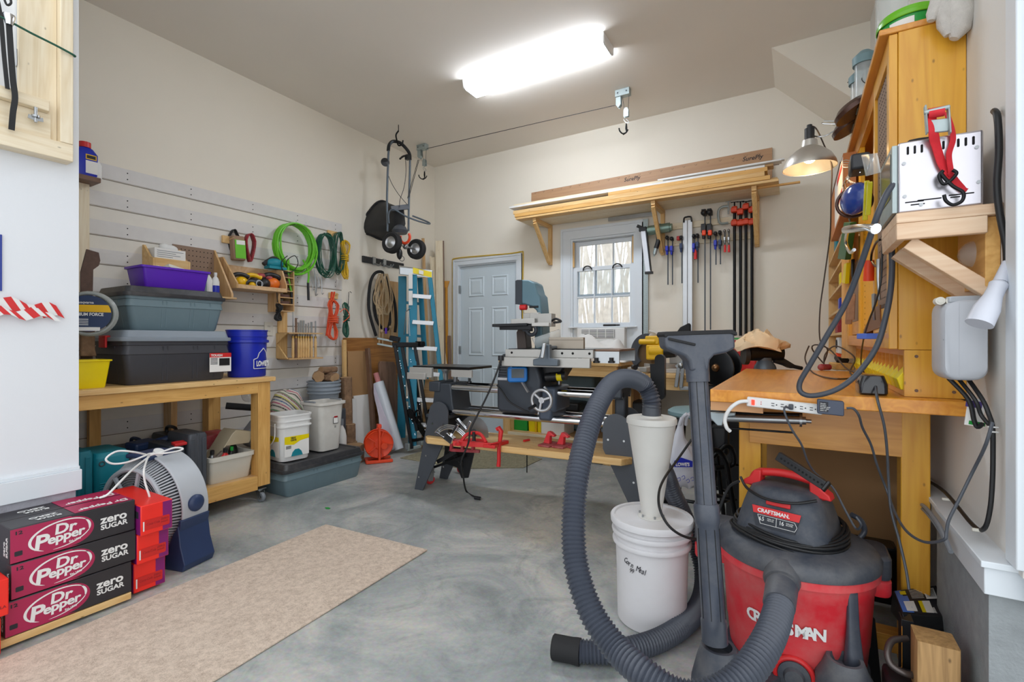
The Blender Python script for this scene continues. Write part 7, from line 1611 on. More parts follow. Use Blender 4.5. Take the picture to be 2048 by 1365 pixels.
# ================================================================== varnished bench on the right
WX0_,WX1_,WY0,WY1,WT=-.273,XR-.012,1.90,3.40,.967
t=thing('varnished_bench','thick orange varnished workbench along the right wall','workbench',(.09,2.6,0))
b=B(); b.box((WX0_,WY0,WT-.045),(WX1_,WY1,WT)); part('bench_top',b,M['orange'],t,bevel=.003)
b=B(); b.box((WX0_+.0,WY0+.012,WT-.078),(-.10,WY0+.10,WT-.0455)); part('end_block',b,wood('pale_endgrain','#d9a878','#c58f60','x',knots=False),t)
b=B(); b.box((-.16,2.13,.74),(.32,2.155,WT-.046)); part('end_apron',b,M['orangex'],t,bevel=.002)
b=B(); b.box((-.195,2.245,.74),(-.17,3.275,WT-.046)); part('side_apron',b,M['orange'],t)
for x,y in((-.20,2.16),(.315,2.13),(-.20,3.28),(.315,3.28)):
    b=B(); b.box((x,y,.0005),(x+.08,y+.08,WT-.046)); part('leg',b,M['cab'],t,bevel=.004)
b=B(); b.box((-.12,2.60,.10),(.40,2.62,WT-.06)); part('back_panel',b,M['hardb'],t)
b=B(); b.box((-.19,2.06,.085),(.385,2.128,.145)); part('lower_stretcher',b,M['orangex'],t,bevel=.003)
# front vise
t=thing('bench_vise','grey quick release vise screw under the bench end','vise',(-.2,2.0,WT-.1))
b=B(); b.cyl(at(1405,835,Y=2.0),at(1612,842,Y=2.0),.014,n=20); part('screw_tube',b,M['steel'],t)
b=B(); b.cyl(at(1405,826,Y=2.03),at(1605,832,Y=2.03),.010,n=16); part('guide_rod',b,M['bmetal'],t)
b=B(); b.cyl(at(1405,853,Y=2.03),at(1590,866,Y=2.03),.004,n=10); part('lower_rod',b,M['bmetal'],t)
b=B(); q=at(1603,842,Y=2.0); b.cyl(q-Vector((.006,0,0)),q+Vector((.002,0,0)),.022,n=20); b.cyl(q,q+Vector((.03,0,0)),.007); part('end_plate',b,M['steel'],t)
b=B(); p0=at(1390,829,Y=1.97); b.prism([(at(a,c_,Y=1.97).x-p0.x,at(a,c_,Y=1.97).z-p0.z)for a,c_ in((1380,826),(1470,826),(1470,832),(1448,834),(1444,852),(1435,852),(1420,836),(1380,838))][::-1],p0,(1,0,0),(0,0,1),(0,.03,0)); part('casting',b,mat('painted_casting','#a9b6bb',.4,.2),t,bevel=.003)
# white hook clamp / curved cable of the strip
b=B(); b.tube([at(1496,803,Y=1.86),at(1478,805,Y=1.85),at(1460,818,Y=1.84),at(1450,838,Y=1.84),at(1453,855,Y=1.84),at(1460,863,Y=1.85)],.0065,10,k=6)
sc_c=b
# power strip
p0=at(1494,803,Y=1.875); p1=at(1645,820,Y=1.875)
t=thing('power_strip','white six socket power strip fixed to the end of the orange bench','power strip',p0)
d=(p1-p0).normalized(); up_=Vector((0,0,1)); 
b=B(); b.beam(p0,p1,.024,.033,(0,0,1)); part('body',b,M['white'],t,bevel=.004)
n_=Vector((0,-1,0)); L_=(p1-p0).length
def onstrip(f_,dz=0,off=.0125):return p0+d*(L_*f_)+Vector((0,-off,dz))
b=B(); b.prism(rrect(.010,.018,.001),onstrip(.09),d,(0,0,1),n_*.003); part('rocker_switch',b,mat('lit_red_switch','#c8281c',.3,emit='#ff3a20',es=.6),t)
b=B(); b.prism(rrect(.014,.024,.001),onstrip(.09,0,.0122),d,(0,0,1),n_*.001)
for i in range(6):
    f_=.36+.125*i
    b=B()
    for dz in(.004,-.004):b.prism(rrect(.009,.0022,.0003),onstrip(f_,dz,.0122),d,(0,0,1),n_*.001)
    b.cyl(onstrip(f_+.05,0,.012),onstrip(f_+.05,0,.0132),.0022,n=8); part('socket',b,M['ink'],t)
b=B()
for dz in(.004,-.003):b.cyl(onstrip(.2,dz,.012),onstrip(.2,dz,.0132),.0016,n=8)
part('indicator_lights',b,M['red'],t)
part('supply_cable',sc_c,M['white'],t)
# plug and cord from the strip
q=onstrip(.60,0,.02); t=thing('plugged_cord','grey cord plugged into the middle of the power strip','cord',q)
b=B(); b.boxc(q,(.014,.016,.018)); part('plug',b,M['dgrey'],t,bevel=.003)
b=B(); b.tube([q+Vector((0,-.008,-.005)),at(1570,815,Y=1.83),at(1570,828,Y=1.82),at(1584,860,Y=1.83),at(1603,890,Y=1.86),at(1616,925,Y=1.90),at(1632,948,Y=1.93),at(1665,975,Y=1.93),at(1690,1020,Y=1.9),at(1712,1058,Y=1.88),at(1722,1050,Y=1.84),at(1712,1034,Y=1.84)],.0035,8,k=6); part('lead',b,M['dgrey'],t)
# power adapter
q=at(1660,814,Y=1.855); t=thing('power_adapter','black power adapter hanging from the right end of the power strip','adapter',q)
b=B(); dd=(at(1690,817,Y=1.855)-at(1630,811,Y=1.855)).normalized(); b.prism(rrect(.072,.046,.005),q+Vector((0,.0,0)),dd,(0,0,1),Vector((0,-.028,0))); part('case',b,mat('slate_plastic','#42495a',.45),t,bevel=.003)
b=B(); b.prism(rrect(.024,.032,.001),q+Vector((-.018,-.0285,.002)),dd,(0,0,1),(0,-.0006,0)); part('print_panel',b,M['ink'],t)
for i,s_ in enumerate(('Wonder','CLASS 2','POWER UNIT','INPUT 120V','60Hz 12V')):text(s_,.0045,q+Vector((-.028,-.0295,.011-.0055*i)),dd,(0,0,1),M['white'],t,bold=.01)
b=B(); b.tube([at(1693,817,Y=1.85),at(1707,818,Y=1.85),at(1718,832,Y=1.86),at(1725,856,Y=1.9),at(1742,890,Y=1.95),at(1754,930,Y=1.98),at(1775,985,Y=2.0),at(1792,1030,Y=1.9),at(1815,1065,Y=1.80),at(1850,1085,Y=1.72),at(1888,1080,Y=1.66),at(1893,1065,Y=1.66),at(1898,1040,Y=1.66),at(1918,1000,Y=1.66),at(1945,945,Y=1.66),at(1965,905,Y=1.62),at(1975,880,Y=1.60),at(1985,845,Y=1.60)],.0038,8,k=6); part('lead',b,M['dgrey'],t)
# battery charger block
q0=at(1745,770,Y=1.99); t=thing('charger_block','glossy black charger block on the right end of the orange bench','charger',(q0.x,2.03,WT+.0005))
T_=Matrix.Translation((q0.x,2.03,WT+.0005)); b=B(); rbox(b,[(.072,.13,0),(.078,.14,.006),(.078,.14,.035),(.062,.12,.062),(.058,.11,.064)],.012,M=T_); part('body',b,mat('gloss_black','#1a1b20',.2,coat=.5),t)
b=B(); b.tube([(q0.x+.005,1.955,WT+.03),at(1755,800,Y=1.88),at(1768,850,Y=1.89),at(1774,900,Y=1.92),at(1777,960,Y=1.95),at(1782,1020,Y=1.95),at(1798,1080,Y=1.93),at(1812,1140,Y=1.90),at(1818,1180,Y=1.88)],.004,8,k=6); part('lead',b,M['dgrey'],t)
# bench grinder wrapped in paper
q=at(1530,738,Z=WT); t=thing('bench_grinder','grey bench grinder topped by a crumpled brown paper sheet','grinder',(q.x,q.y,WT+.0005))
g=Vector((q.x,q.y,WT)); b=B(); b.lathe([(.065,.0005),(.06,.02),(.04,.05),(.045,.07)],g,24); part('pedestal',b,M['castm'],t)
b=B(); b.cyl(g+Vector((-.09,-.04,.10)),g+Vector((.09,.04,.10)),.05,n=24); part('motor',b,M['bmetal'],t)
b=B(); b.cyl(g+Vector((-.12,-.05,.085)),g+Vector((-.095,-.04,.085)),.06,n=24); part('wheel_guard',b,M['black'],t); b=B(); b.tube([g+Vector((.05,0,.05)),g+Vector((.14,.06,.02)),g+Vector((.20,.1,.004))],.012,8,k=4); b.prism([(0,0),(.16,-.10),(.10,-.10),(0,-.05)],g+Vector((.05,.0,.105)),(.9,.4,0),(0,0,1),(-.02,.05,0)); part('spark_shield',b,M['black'],t)
random.seed(31); b=B(); rings=[]
for i in range(8):
    u=i/7; rad=.13*math.cos(u*1.35)+.01
    rings.append([g+Vector((-.03+rad*1.0*math.cos(a)*(1+.16*math.sin(a*5+i*1.7)+.1*math.sin(a*9+i)),rad*.8*math.sin(a)*(1+.12*math.cos(a*4+i)),.125+.11*u+.018*math.sin(a*3+i)))for a in[2*PI*j/36 for j in range(36)]])
b.loft(rings); solo('crumpled_paper','crumpled brown and white paper sheet on top of the grinder','paper',b,M['brownp'],sharp=25)
# small block with orange tool
q=at(1683,740,Z=WT); t=thing('wood_block','amber wooden block with small orange device on the bench back','block',(q.x,q.y,WT+.0005))
b=B(); b.boxc((q.x,q.y,WT+.022),(.10,.14,.043),(0,0,.2)); part('block',b,M['goldy'],t,bevel=.006)
b=B(); b.boxc((q.x-.0,q.y+.0,WT+.065),(.06,.08,.035),(.3,.25,.2)); b.mi=1; b.boxc((q.x-.005,q.y-.0,WT+.086),(.045,.06,.008),(.3,.25,.2)); part('device',b,[M['black'],M['orangep']],t,bevel=.004)
q=at(1643,735,Z=WT+.02); b=B(); b.cyl(q,q+Vector((.04,.04,0)),.018); b.ball(q,.02); solo('cord_plug','dark red plug end lying on the back of the orange bench','plug',b,M['redk'])
b=B(); b.tube([at(1652,733,Z=WT+.02),at(1625,700,D=3.0),at(1632,690,D=2.9),at(1660,700,D=2.8),at(1690,735,D=2.6),at(1712,748,Z=WT+.01),at(1700,757,Z=WT+.006),at(1660,757,Z=WT+.006),at(1625,745,Z=WT+.006),at(1610,718,D=2.9),at(1618,692,D=2.9)],.004,8,k=6)
b.tube([at(1648,735,Z=WT+.02),at(1650,710,D=2.9),at(1668,693,D=2.9),at(1690,700,D=2.8),at(1710,718,D=2.7),at(1700,745,Z=WT+.012),at(1722,760,Z=WT+.005)],.004,8,k=6); solo('brown_cord','loose brown cord looping over the back of the orange bench','cord',b,mat('brown_cord','#4b3a2d',.5))

# ================================================================== wall cabinet with pegboard
CXF=.285; CY0,CY1=1.97,3.45; CZ0,CZ1=1.118,2.145
t=thing('tool_cabinet','tall varnished pine tool cabinet with pegboard panels on the right wall','cabinet',(.36,2.7,CZ0))
b=B(); b.box((CXF,CY0,CZ0),(XR-.001,CY0+.022,CZ1)); part('side_panel',b,M['cab'],t,bevel=.002)
b=B(); b.box((CXF,CY1-.022,CZ0),(XR-.001,CY1,CZ1)); part('side_panel',b,M['cab'],t,bevel=.002)
b=B(); b.box((CXF,CY0+.0225,CZ1-.022),(XR-.001,CY1-.0225,CZ1-.0005)); part('top_panel',b,M['caby'],t)
b=B(); b.box((CXF,CY0+.0225,CZ0+.0005),(XR-.001,CY1-.0225,CZ0+.022)); part('bottom_panel',b,M['caby'],t)
ym=2.34
b=B(); b.box((XR-.016,CY0+.023,CZ0+.023),(XR-.002,CY1-.023,CZ1-.023)); part('back_panel',b,M['pegy'],t)
# door (closed, brown pegboard) near
o=None; yd0,yd1=CY0+.002,ym
b=B(); zt0=CZ0+.002; zt1=CZ1-.002
b.box((CXF-.024,yd0,zt0),(CXF-.001,yd0+.045,zt1)); b.box((CXF-.024,yd1-.035,zt0),(CXF-.001,yd1,zt1)); b.box((CXF-.0235,yd0+.0451,zt1-.07),(CXF-.0015,yd1-.0351,zt1)); b.box((CXF-.0235,yd0+.0451,zt0),(CXF-.0015,yd1-.0351,zt0+.055)); b.box((CXF-.0235,yd0+.0451,zt0+.056),(CXF-.0015,yd1-.0351,zt0+.14))
dr_=part('door',b,M['cab'],t,bevel=.002)
b=B(); b.box((CXF-.014,yd0+.045,zt0+.14),(CXF-.008,yd1-.035,zt1-.07)); b.mi=1
for i in range(10):
    for j in range(32):b.cyl((CXF-.0138,yd0+.06+i*.0255,zt0+.155+j*.0255),(CXF-.0146,yd0+.06+i*.0255,zt0+.155+j*.0255),.003,n=6)
part('pegboard',b,[M['peg'],M['dark']],dr_)
# open section frame
b=B(); b.box((CXF-.023,ym+.002,CZ1-.075),(CXF-.001,CY1-.002,CZ1-.001)); part('top_frame',b,M['caby'],t,bevel=.002)
b=B(); b.box((CXF-.023,ym+.002,CZ0+.001),(CXF-.001,CY1-.002,CZ0+.055)); part('bottom_frame',b,M['caby'],t,bevel=.002)
b=B(); b.box((CXF-.023,CY1-.085,CZ0+.056),(CXF-.001,CY1-.002,CZ1-.076)); part('end_frame',b,M['cab'],t)
b=B(); b.box((CXF-.02,2.82,CZ0+.056),(CXF-.002,2.90,CZ1-.076)); part('middle_stile',b,mat('yellow_stile','#f0b224',.4),t)
b=B(); b.box((CXF-.010,ym+.003,CZ0+.08),(CXF-.004,2.81,CZ1-.4)); b.mi=1
for j in range(24):b.cyl((CXF-.0098,2.74,CZ0+.10+j*.026),(CXF-.0108,2.74,CZ0+.10+j*.026),.0035,n=6)
part('yellow_pegboard',b,[M['pegy'],M['dark']],t)
b=B(); b.box((CXF-.008,2.905,CZ0+.06),(CXF-.003,CY1-.09,CZ0+.13)); b.mi=1; b.box((CXF-.007,2.905,CZ0+.132),(CXF-.003,CY1-.09,CZ0+.45)); part('inner_panel',b,[M['caby'],M['peg']],t)
# sloping top rail
b=B(); b.box((CXF-.05,CY0-.004,CZ1-.0),(XR-.001,CY1,CZ1+.02)); part('cornice',b,M['caby'],t,bevel=.003)
# bin rack underneath
RX=.300; t=thing('bin_rack','pine rack of yellow parts bins under the tool cabinet','rack',(.37,2.7,WT+.001)); rz0,rz1=WT+.001,CZ0-.001
b=B(); b.box((RX,CY0,rz0),(XR-.001,CY0+.02,rz1)); b.mi=1
for(z,y)in((rz1-.02,CY0),(rz0+.02,CY0)):b.cyl((RX+.03,CY0-.001,z),(RX+.03,CY0-.002,z),.005,n=12); b.cyl((XR-.03,CY0-.001,z),(XR-.03,CY0-.002,z),.005,n=12)
part('end_panel',b,[M['cab'],M['walnutz']],t)
b=B(); b.box((RX,CY0+.0205,rz0),(XR-.001,CY1-.02,rz0+.018)); part('base_board',b,M['caby'],t)
b=B(); b.box((RX,CY0+.0205,rz1-.018),(XR-.001,CY1-.02,rz1)); part('top_board',b,M['caby'],t)
nb=16; yy=[CY0+.0205+(CY1-.06-CY0)*i/nb for i in range(nb+1)]
for i in range(1,nb+1):b=B(); b.box((RX,yy[i]-.003,rz0+.0185),(XR-.002,yy[i]+.003,rz1-.0185)); part('divider',b,M['caby'],t)
b0=None
for i in range(nb):
    yc=(yy[i]+yy[i+1])/2; w_=yy[1]-yy[0]-.014
    o=thing('yellow_parts_bin','narrow yellow parts bin in the rack under the tool cabinet','bin',(RX+.07,yc,rz0+.0187),group='yellow parts bins in the rack')
    b=B(); b.prism([(-.075,0),(.06,0),(.06,.085),(-.05,.085),(-.085,.035)],(0,-w_/2,0),(1,0,0),(0,0,1),(0,w_,0)); part('shell',b,M['yellow'],o,L=True,bevel=.002)
    if i>40:break
# shelf unit at the far end
UX=.235; t=thing('narrow_shelf_unit','narrow open shelf unit between the tool cabinet and the back wall','shelf unit',(.34,4.1,1.0)); uy0,uy1=CY1+.002,4.80; uz0,uz1=1.04,2.0
b=B(); b.box((XR-.012,uy0,uz0),(XR-.001,uy1,uz1)); part('back',b,M['lpinez'],t)
for y in(uy0,uy1-.018):b=B(); b.box((UX,y,uz0),(XR-.0125,y+.018,uz1)); part('side',b,M['pinez'],t)
uz=[uz0,1.18,1.33,1.48,1.62,1.76,uz1-.016]
for z in uz:b=B(); b.box((UX,uy0+.0185,z),(XR-.0125,uy1-.0185,z+.016)); part('shelf',b,M['piney'],t)
items=[('white radio with round dial on the lowest shelf','white',3.9,.20,.11,0),('tray of red jars on the second shelf','redk',3.95,.25,.10,1),('blue packet on the third shelf','blue',3.8,.12,.08,2),('coil of yellow cord on the fourth shelf','yellow',3.75,.1,.09,3),('white manual with yellow spine on the top shelf','whitep',3.65,.2,.16,5),('teal box on the top shelf','teal',4.1,.2,.12,5)]
for lab_,m_,y,w_,h,si in items:
    b=B(); b.box((UX+.01,y,uz[si]+.0165),(UX+.11,y+w_,uz[si]+.0165+h)); solo('shelf_item',lab_,'box',b,M[m_],bevel=.006)
b=B(); q=Vector((UX+.008,4.0,uz[0]+.08)); b.cyl(q,q-Vector((.006,0,0)),.03,n=20); solo('radio_dial','round black dial on the white radio','dial',b,M['black'])
b=B(); b.box((UX-.008,uy0+.03,1.95),(UX-.002,uy1-.5,2.22)); solo('maroon_board','maroon board hanging at the top of the shelf unit','board',b,mat('maroon','#5a2a26',.5),bevel=.002)
# cartons on the cabinet edge
t=thing('flat_carton','white and orange printed flat carton leaning on the cabinet front','carton',(.22,3.0,1.9))
b=B(); a0=at(1738,262,X=.21); a1=at(1662,478,X=.21); a2=at(1655,470,X=.21)
b=B(); b.box((.205,2.93,CZ1-.33),(.258,3.9,CZ1-.055)); b.mi=1; b.box((.203,2.94,CZ1-.32),(.2055,3.5,CZ1-.07)); part('board',b,[mat('carton_orange','#c98450',.7),M['whitep']],t)
for(z,c_)in((CZ1-.12,'red'),(CZ1-.25,'red')):b=B(); b.box((.2015,2.97,z),(.2035,3.3,z+.03)); part('stripe',b,M[c_],t)
# hung tools on the cabinet front
def HT(px,py,X=.235):return at(px,py,X=X)
t=thing('ear_muffs','shiny blue round lidded ear muff hanging on the cabinet front','ear muff',HT(1713,400,.20))
q=HT(1711,398,.19); b=B(); 
b.ball(q,(.035,.07,.058),24,14,Matrix.Rotation(.5,3,'Z')); part('cup',b,mat('gloss_blue','#1c3c8c',.15,coat=.6),t)
b=B(); b.torus(q+Vector((-.0,.05,0)),.055,.006,(.2,1,0),28,8,sy=1.0); part('cushion',b,M['copper'],t)
b=B(); b.tube([q+Vector((-.01,.06,.02)),HT(1690,365,.18),HT(1700,345,.18)],.0022,6,k=3); b.tube([q+Vector((0,.05,-.02)),HT(1686,372,.18),HT(1704,346,.18)],.0022,6,k=3); part('wire_band',b,M['chrome'],t)
t=thing('face_shield','clear face shield with black headband hanging above the blue ear muff','face shield',HT(1720,330,.17))
q=HT(1718,330,.17); b=B(); b.boxc(q,(.05,.09,.05)); part('headband',b,M['black'],t,bevel=.008)
b=B(); 
for k_ in range(5):b.tube([HT(1704+k_*4,345,.17),HT(1700-k_*2,356,.17),HT(1694-k_*2+k_*6,366,.17)],.0018,5,k=3)
for k_ in range(4):b.tube([HT(1704,322+k_*4,.17),HT(1692,320+k_*5,.17),HT(1686,322+k_*4,.17)],.0018,5,k=3)
part('wire_ribs',b,M['chrome'],t)
b=B(); b.add([HT(1726,310,.16),HT(1755,306,.16),HT(1762,345,.16),HT(1735,352,.16)],[(0,1,2,3)]); o_=part('visor',b,M['clearp'],t); o_.modifiers.new('t','SOLIDIFY').thickness=.004
b=B(); b.beam(HT(1686,452,.21),HT(1700,552-100,.21),.02,.02)if False else b.prism([(at(a,c_,X=.215).y,at(a,c_,X=.215).z)for a,c_ in((1690,445),(1703,445),(1692,520),(1677,518))],(.21,0,0),(0,1,0),(0,0,1),(.025,0,0)); solo('caulking_gun','dark green caulking gun frame hanging on the cabinet front','caulking gun',b,mat('deep_green','#125c30',.4),bevel=.003)
t=thing('hook_rack_arm','chrome ratchet handle reaching across the cabinet front','ratchet',HT(1720,455,.14))
b=B(); b.tube([HT(1692,460,.155),HT(1710,457,.155),HT(1735,455,.165),HT(1752,458,.18)],[.014,.013,.009,.014],12); part('handle',b,M['chrome'],t)
b=B(); b.tube([HT(1695,462,.16),HT(1692,485,.17),HT(1700,505,.17),HT(1708,500,.17)],.006,8,k=4); part('bow',b,M['chrome'],t)
b=B(); b.beam(HT(1734,362,.205),HT(1730,440,.205),.02,.014,(1,0,0)); b.beam(HT(1740,364,.205),HT(1736,430,.205),.014,.014,(1,0,0)); solo('yellow_level','translucent yellow plastic strip hanging on the cabinet front','level',b,mat('clear_yellow','#e8e020',.2,trans=.3),bevel=.002)
b=B(); b.prism([(at(a,c_,X=.24).y,at(a,c_,X=.24).z)for a,c_ in((1690,528),(1695,526),(1692,568),(1686,566))],(.235,0,0),(0,1,0),(0,0,1),(.02,0,0)); solo('utility_cutter','yellow and teal cutter hanging below the green caulking gun','cutter',b,M['yellow'],bevel=.002)
t=thing('coping_saw','coping saw with orange grip on the yellow pegboard','saw',HT(1742,540,.25))
b=B(); b.tube([HT(1738,521,.245),HT(1737,562,.245)],[.016,.018],10); part('grip',b,M['orangep'],t)
b=B(); b.tube([HT(1742,522,.25),HT(1744,505,.25),HT(1752,486,.25),HT(1760,480,.25)],.004,8,k=4); b.tube([HT(1744,524,.25),HT(1750,532,.25),HT(1762,536,.25)],.004,8,k=4); part('frame',b,M['bmetal'],t)
b=B(); b.prism([(at(a,c_,X=.262).y,at(a,c_,X=.262).z)for a,c_ in((1762,610),(1764,655),(1728,668),(1732,655),(1752,615))],(.258,0,0),(0,1,0),(0,0,1),(.004,0,0)); solo('hand_saw','brown bladed hand saw low on the yellow pegboard','saw',b,mat('rust_steel','#7c4a22',.4,.5))
b=B(); b.beam(HT(1700,585,.24),HT(1697,648,.24),.02,.03,(1,0,0)); b.beam(HT(1704,588,.24),HT(1702,640,.24),.014,.03,(1,0,0)); solo('paint_brushes','worn bristle brushes hanging low on the cabinet front','brush',b,mat('bristle','#a98a72',.9,var=.2,scale=40),bevel=.004)
b=B(); b.boxc(HT(1738,673,.225),(.05,.07,.02),(0,0,.3)); solo('blue_tape','blue tape strip on the bottom frame of the cabinet','tape',b,mat('painters_blue','#4a6fd0',.5),bevel=.002)
for i,(px,y0_,y1_,lab_,mm)in enumerate(((1758,520,600,'long steel screwdriver right of the coping saw','steel'),(1699,470,500,'chrome hook below the ratchet handle','chrome'),(1706,520,580,'dark chisel hanging left of the middle stile','bmetal'),(1748,590,640,'brass marking gauge low on the pegboard','steel'),(1700,432,446,'grey pliers above the green caulking gun','steel'))):
    b=B(); b.tube([HT(px,y0_,.245),HT(px-1,(y0_+y1_)/2,.24),HT(px+1,y1_,.245)],[.008,.005,.004],8); solo('hanging_tool',lab_,'hand tool',b,M[mm])
b=B(); b.tube([HT(1765,480,.24),HT(1762,560,.23),HT(1750,610,.22),HT(1735,650,.21),HT(1725,690,.22),HT(1722,730,.24),HT(1728,745,.26)],.0028,6,k=5); solo('thin_brown_cord','thin dark cord hanging down the cabinet front','cord',b,M['bcord'])
# reflector clamp lamp
lp=at(1620,305,D=2.6)
t=thing('clamp_lamp','aluminium reflector clamp lamp glowing warm over the bench','lamp',lp)
q=at(1619,337,D=2.6); b=B(); R_=.128
b.lathe([(R_,0),(R_*1.0,.004),(R_*.95,.03),(R_*.8,.065),(R_*.55,.095),(R_*.32,.115),(R_*.28,.15),(R_*.27,.15),(R_*.30,.11),(R_*.53,.091),(R_*.78,.062),(R_*.93,.03),(R_*.985,.004)],q,48,cap=False); part('reflector',b,mat('spun_aluminium','#cfcbc4',.38,.85),t)
b=B(); b.cyl(q+Vector((0,0,.15)),q+Vector((0,0,.215)),.024,n=20); b.cyl(q+Vector((0,0,.215)),q+Vector((0,0,.235)),.013); part('socket',b,M['black'],t)
b=B(); b.ball(q+Vector((0,0,.06)),.032); part('bulb',b,mat('lit_bulb','#fff1d0',.3,var=0,emit='#ffd9a0',es=25),t)
b=B(); e=at(1650,272,D=2.5); f=at(1705,255,D=2.35); g_=at(1745,240,D=2.25)
b.tube([q+Vector((.02,0,.17)),e,at(1690,250,D=2.35),f],.004,8,k=4); b.tube([at(1647,242,D=2.45),at(1690,244,D=2.4),f,at(1690,249,D=2.4),at(1648,248,D=2.45),at(1645,245,D=2.45)],.003,8,k=3); part('clamp_wire',b,M['chrome'],t)
b=B(); b.tube([f,at(1725,247,D=2.3),at(1740,237,D=2.25),at(1755,240,D=2.2),at(1750,248,D=2.2),at(1725,250,D=2.3),f],.007,8,k=4); b.tube([at(1708,240,D=2.3),at(1725,225,D=2.3),at(1745,218,D=2.25)],.008,8,k=3); part('spring_clamp',b,M['black'],t)
b=B(); b.tube([q+Vector((0,0,.23)),at(1632,257,D=2.58),at(1648,290,D=2.6),at(1663,330,D=2.6),at(1662,400,D=2.62),at(1660,470,D=2.7),at(1648,560,D=2.75),at(1640,620,D=2.75),at(1640,680,D=2.75),at(1655,700,D=2.72),at(1648,725,D=2.9)],.0035,8,k=6); part('lamp_cord',b,mat('lamp_cord_brown','#3b2e26',.5),t)
# things on top of the cabinet
TZ=CZ1+.0205
t=thing('green_tub','green tub with lime lid on top of the tool cabinet','tub',(.36,2.12,TZ)); q=at(1868,40,Y=2.1)
b=B(); c_=Vector((.335,2.11,TZ)); b.lathe([(.075,0),(.08,.005),(.085,.055),(.086,.06)],c_,40); part('tub',b,M['green'],t)
b=B(); b.lathe([(.09,.058),(.092,.06),(.092,.072),(.087,.075),(.085,.088),(.078,.092),(.0,.092)],c_,40,cap=False); part('lid',b,mat('lime_lid','#6ab81c',.3),t)
b=B(); dv_=(Vector((0,0,0))-Vector((c_.x,c_.y,0))).normalized(); sd_=Vector((-dv_.y,dv_.x,0))
for i in range(10):
    a=.0+.08*i; a2=a+.08; f1,f2=-.15+a,-.15+a2
    p_=[c_+dv_*(.0855*math.cos(f))+sd_*(.0855*math.sin(f))for f in(-f1,-f2)]
    b.mi=0; b.add([p_[0]+Vector((0,0,.012)),p_[1]+Vector((0,0,.012)),p_[1]+Vector((0,0,.05)),p_[0]+Vector((0,0,.05))],[(0,1,2,3)])
part('barcode_label',b,[M['whitep']],t)
t=thing('clear_tube','tall clear plastic tube container on the cabinet top behind the green tub','container',(.31,2.32,TZ))
b=B(); b.lathe([(.05,0),(.052,.004),(.052,.30),(.05,.304)],(.315,2.30,TZ),32); part('wall',b,M['clearp'],t)
b=B(); b.lathe([(.054,0),(.055,.03),(.03,.032)],(.315,2.30,TZ-.0002),32); part('base',b,M['tealt'],t)
for i,(y,lab_)in enumerate(((2.62,'nearer copper hood of the hanging feeder on the cabinet top'),(2.80,'further copper hood of the hanging feeder on the cabinet top'))):
    t=thing('bird_feeder','teal and clear tube bird feeder with copper dome, %s'%('nearer one','further one')[i],'bird feeder',(.27,y,TZ+.0))
    c_=Vector((.262,y,TZ))
    b=B(); b.lathe([(.045,.0),(.046,.02),(.04,.022)],c_,24); part('base_cap',b,M['tealt'],t); b=B(); b.lathe([(.045,.20),(.046,.235),(.02,.26)],c_,24); part('top_cap',b,M['tealt'],t)
    b=B(); b.lathe([(.038,.022),(.038,.20)],c_,24); part('tube',b,M['clearp'],t)
    b=B(); b.lathe([(.085,.0),(.083,.02),(.06,.04),(.02,.05),(.015,.05)],c_+Vector((-.03,0,-.0)),32,Vector((-.5,0,.9))); part('dome',b,M['copper'],t)
b=B(); b.tube([at(1695,166,D=2.5),at(1712,145,D=2.45),at(1740,122,D=2.4),at(1758,113,D=2.35),(.25,2.6,TZ+.14),(.27,2.5,TZ+.05),(.29,2.45,TZ)],.0018,6,k=5); solo('bent_wire','thin bent wire sticking out beside the copper domes','wire',b,M['bcord'])
# gloves hanging at top right
random.seed(8)
t=thing('work_glove','pale grey work gloves hung over the top corner of the cabinet','glove',at(1895,40,Y=1.94))
b=B()
def G2(px,py,d=0):return at(px,py,Y=1.925+d)
b.tube([G2(1905,-30,.01),G2(1912,0),G2(1920,30),G2(1918,60),G2(1908,78)],[.03,.036,.036,.028,.012],14,k=0)
b.tube([G2(1885,-20,.0),G2(1878,5),G2(1866,28),G2(1862,42)],[.026,.024,.018,.01],12)
b.tube([G2(1895,-10,-.01),G2(1894,20),G2(1892,50),G2(1898,70)],[.026,.028,.022,.012],12)
b.tube([G2(1925,-10,.01),G2(1934,20,.01),G2(1930,50,.01)],[.02,.022,.012],12); part('fingers',b,M['glove'],t)

# ================================================================== wall bracket shelf with steel box
PK=wood('pink_pine','#efd6b8','#d6ad88','x',knots=False); HY0,HY1=1.665,1.93; HZ=1.468
hx0=at(1793,440,Y=HY0).x
t=thing('bracket_shelf','raw pine bracket shelf on the right wall corner','shelf',(.35,1.8,HZ))
b=B(); b.box((hx0,HY0,HZ),(XR-.001,HY1,HZ+.028)); part('shelf_board',b,PK,t,bevel=.002)
b=B(); b.box((hx0,HY0,HZ-.045),(XR-.03,HY0+.02,HZ-.0005)); part('front_cleat',b,PK,t,bevel=.002)
b=B(); b.box((hx0,HY0+.0205,HZ-.045),(hx0+.02,HY1,HZ-.0005)); part('end_cleat',b,PK,t)
b=B(); b.box((XR-.03,HY0+.02,HZ-.18),(XR-.001,HY1,HZ-.001)); part('wall_cleat',b,M['goldy'],t,bevel=.002)
for y in(HY0+.04,HY1-.05):b=B(); b.beam((hx0+.03,y,HZ-.05),(XR-.004,y,HZ-.205),.036,.036,(0,1,0)); part('brace',b,PK,t,bevel=.002)
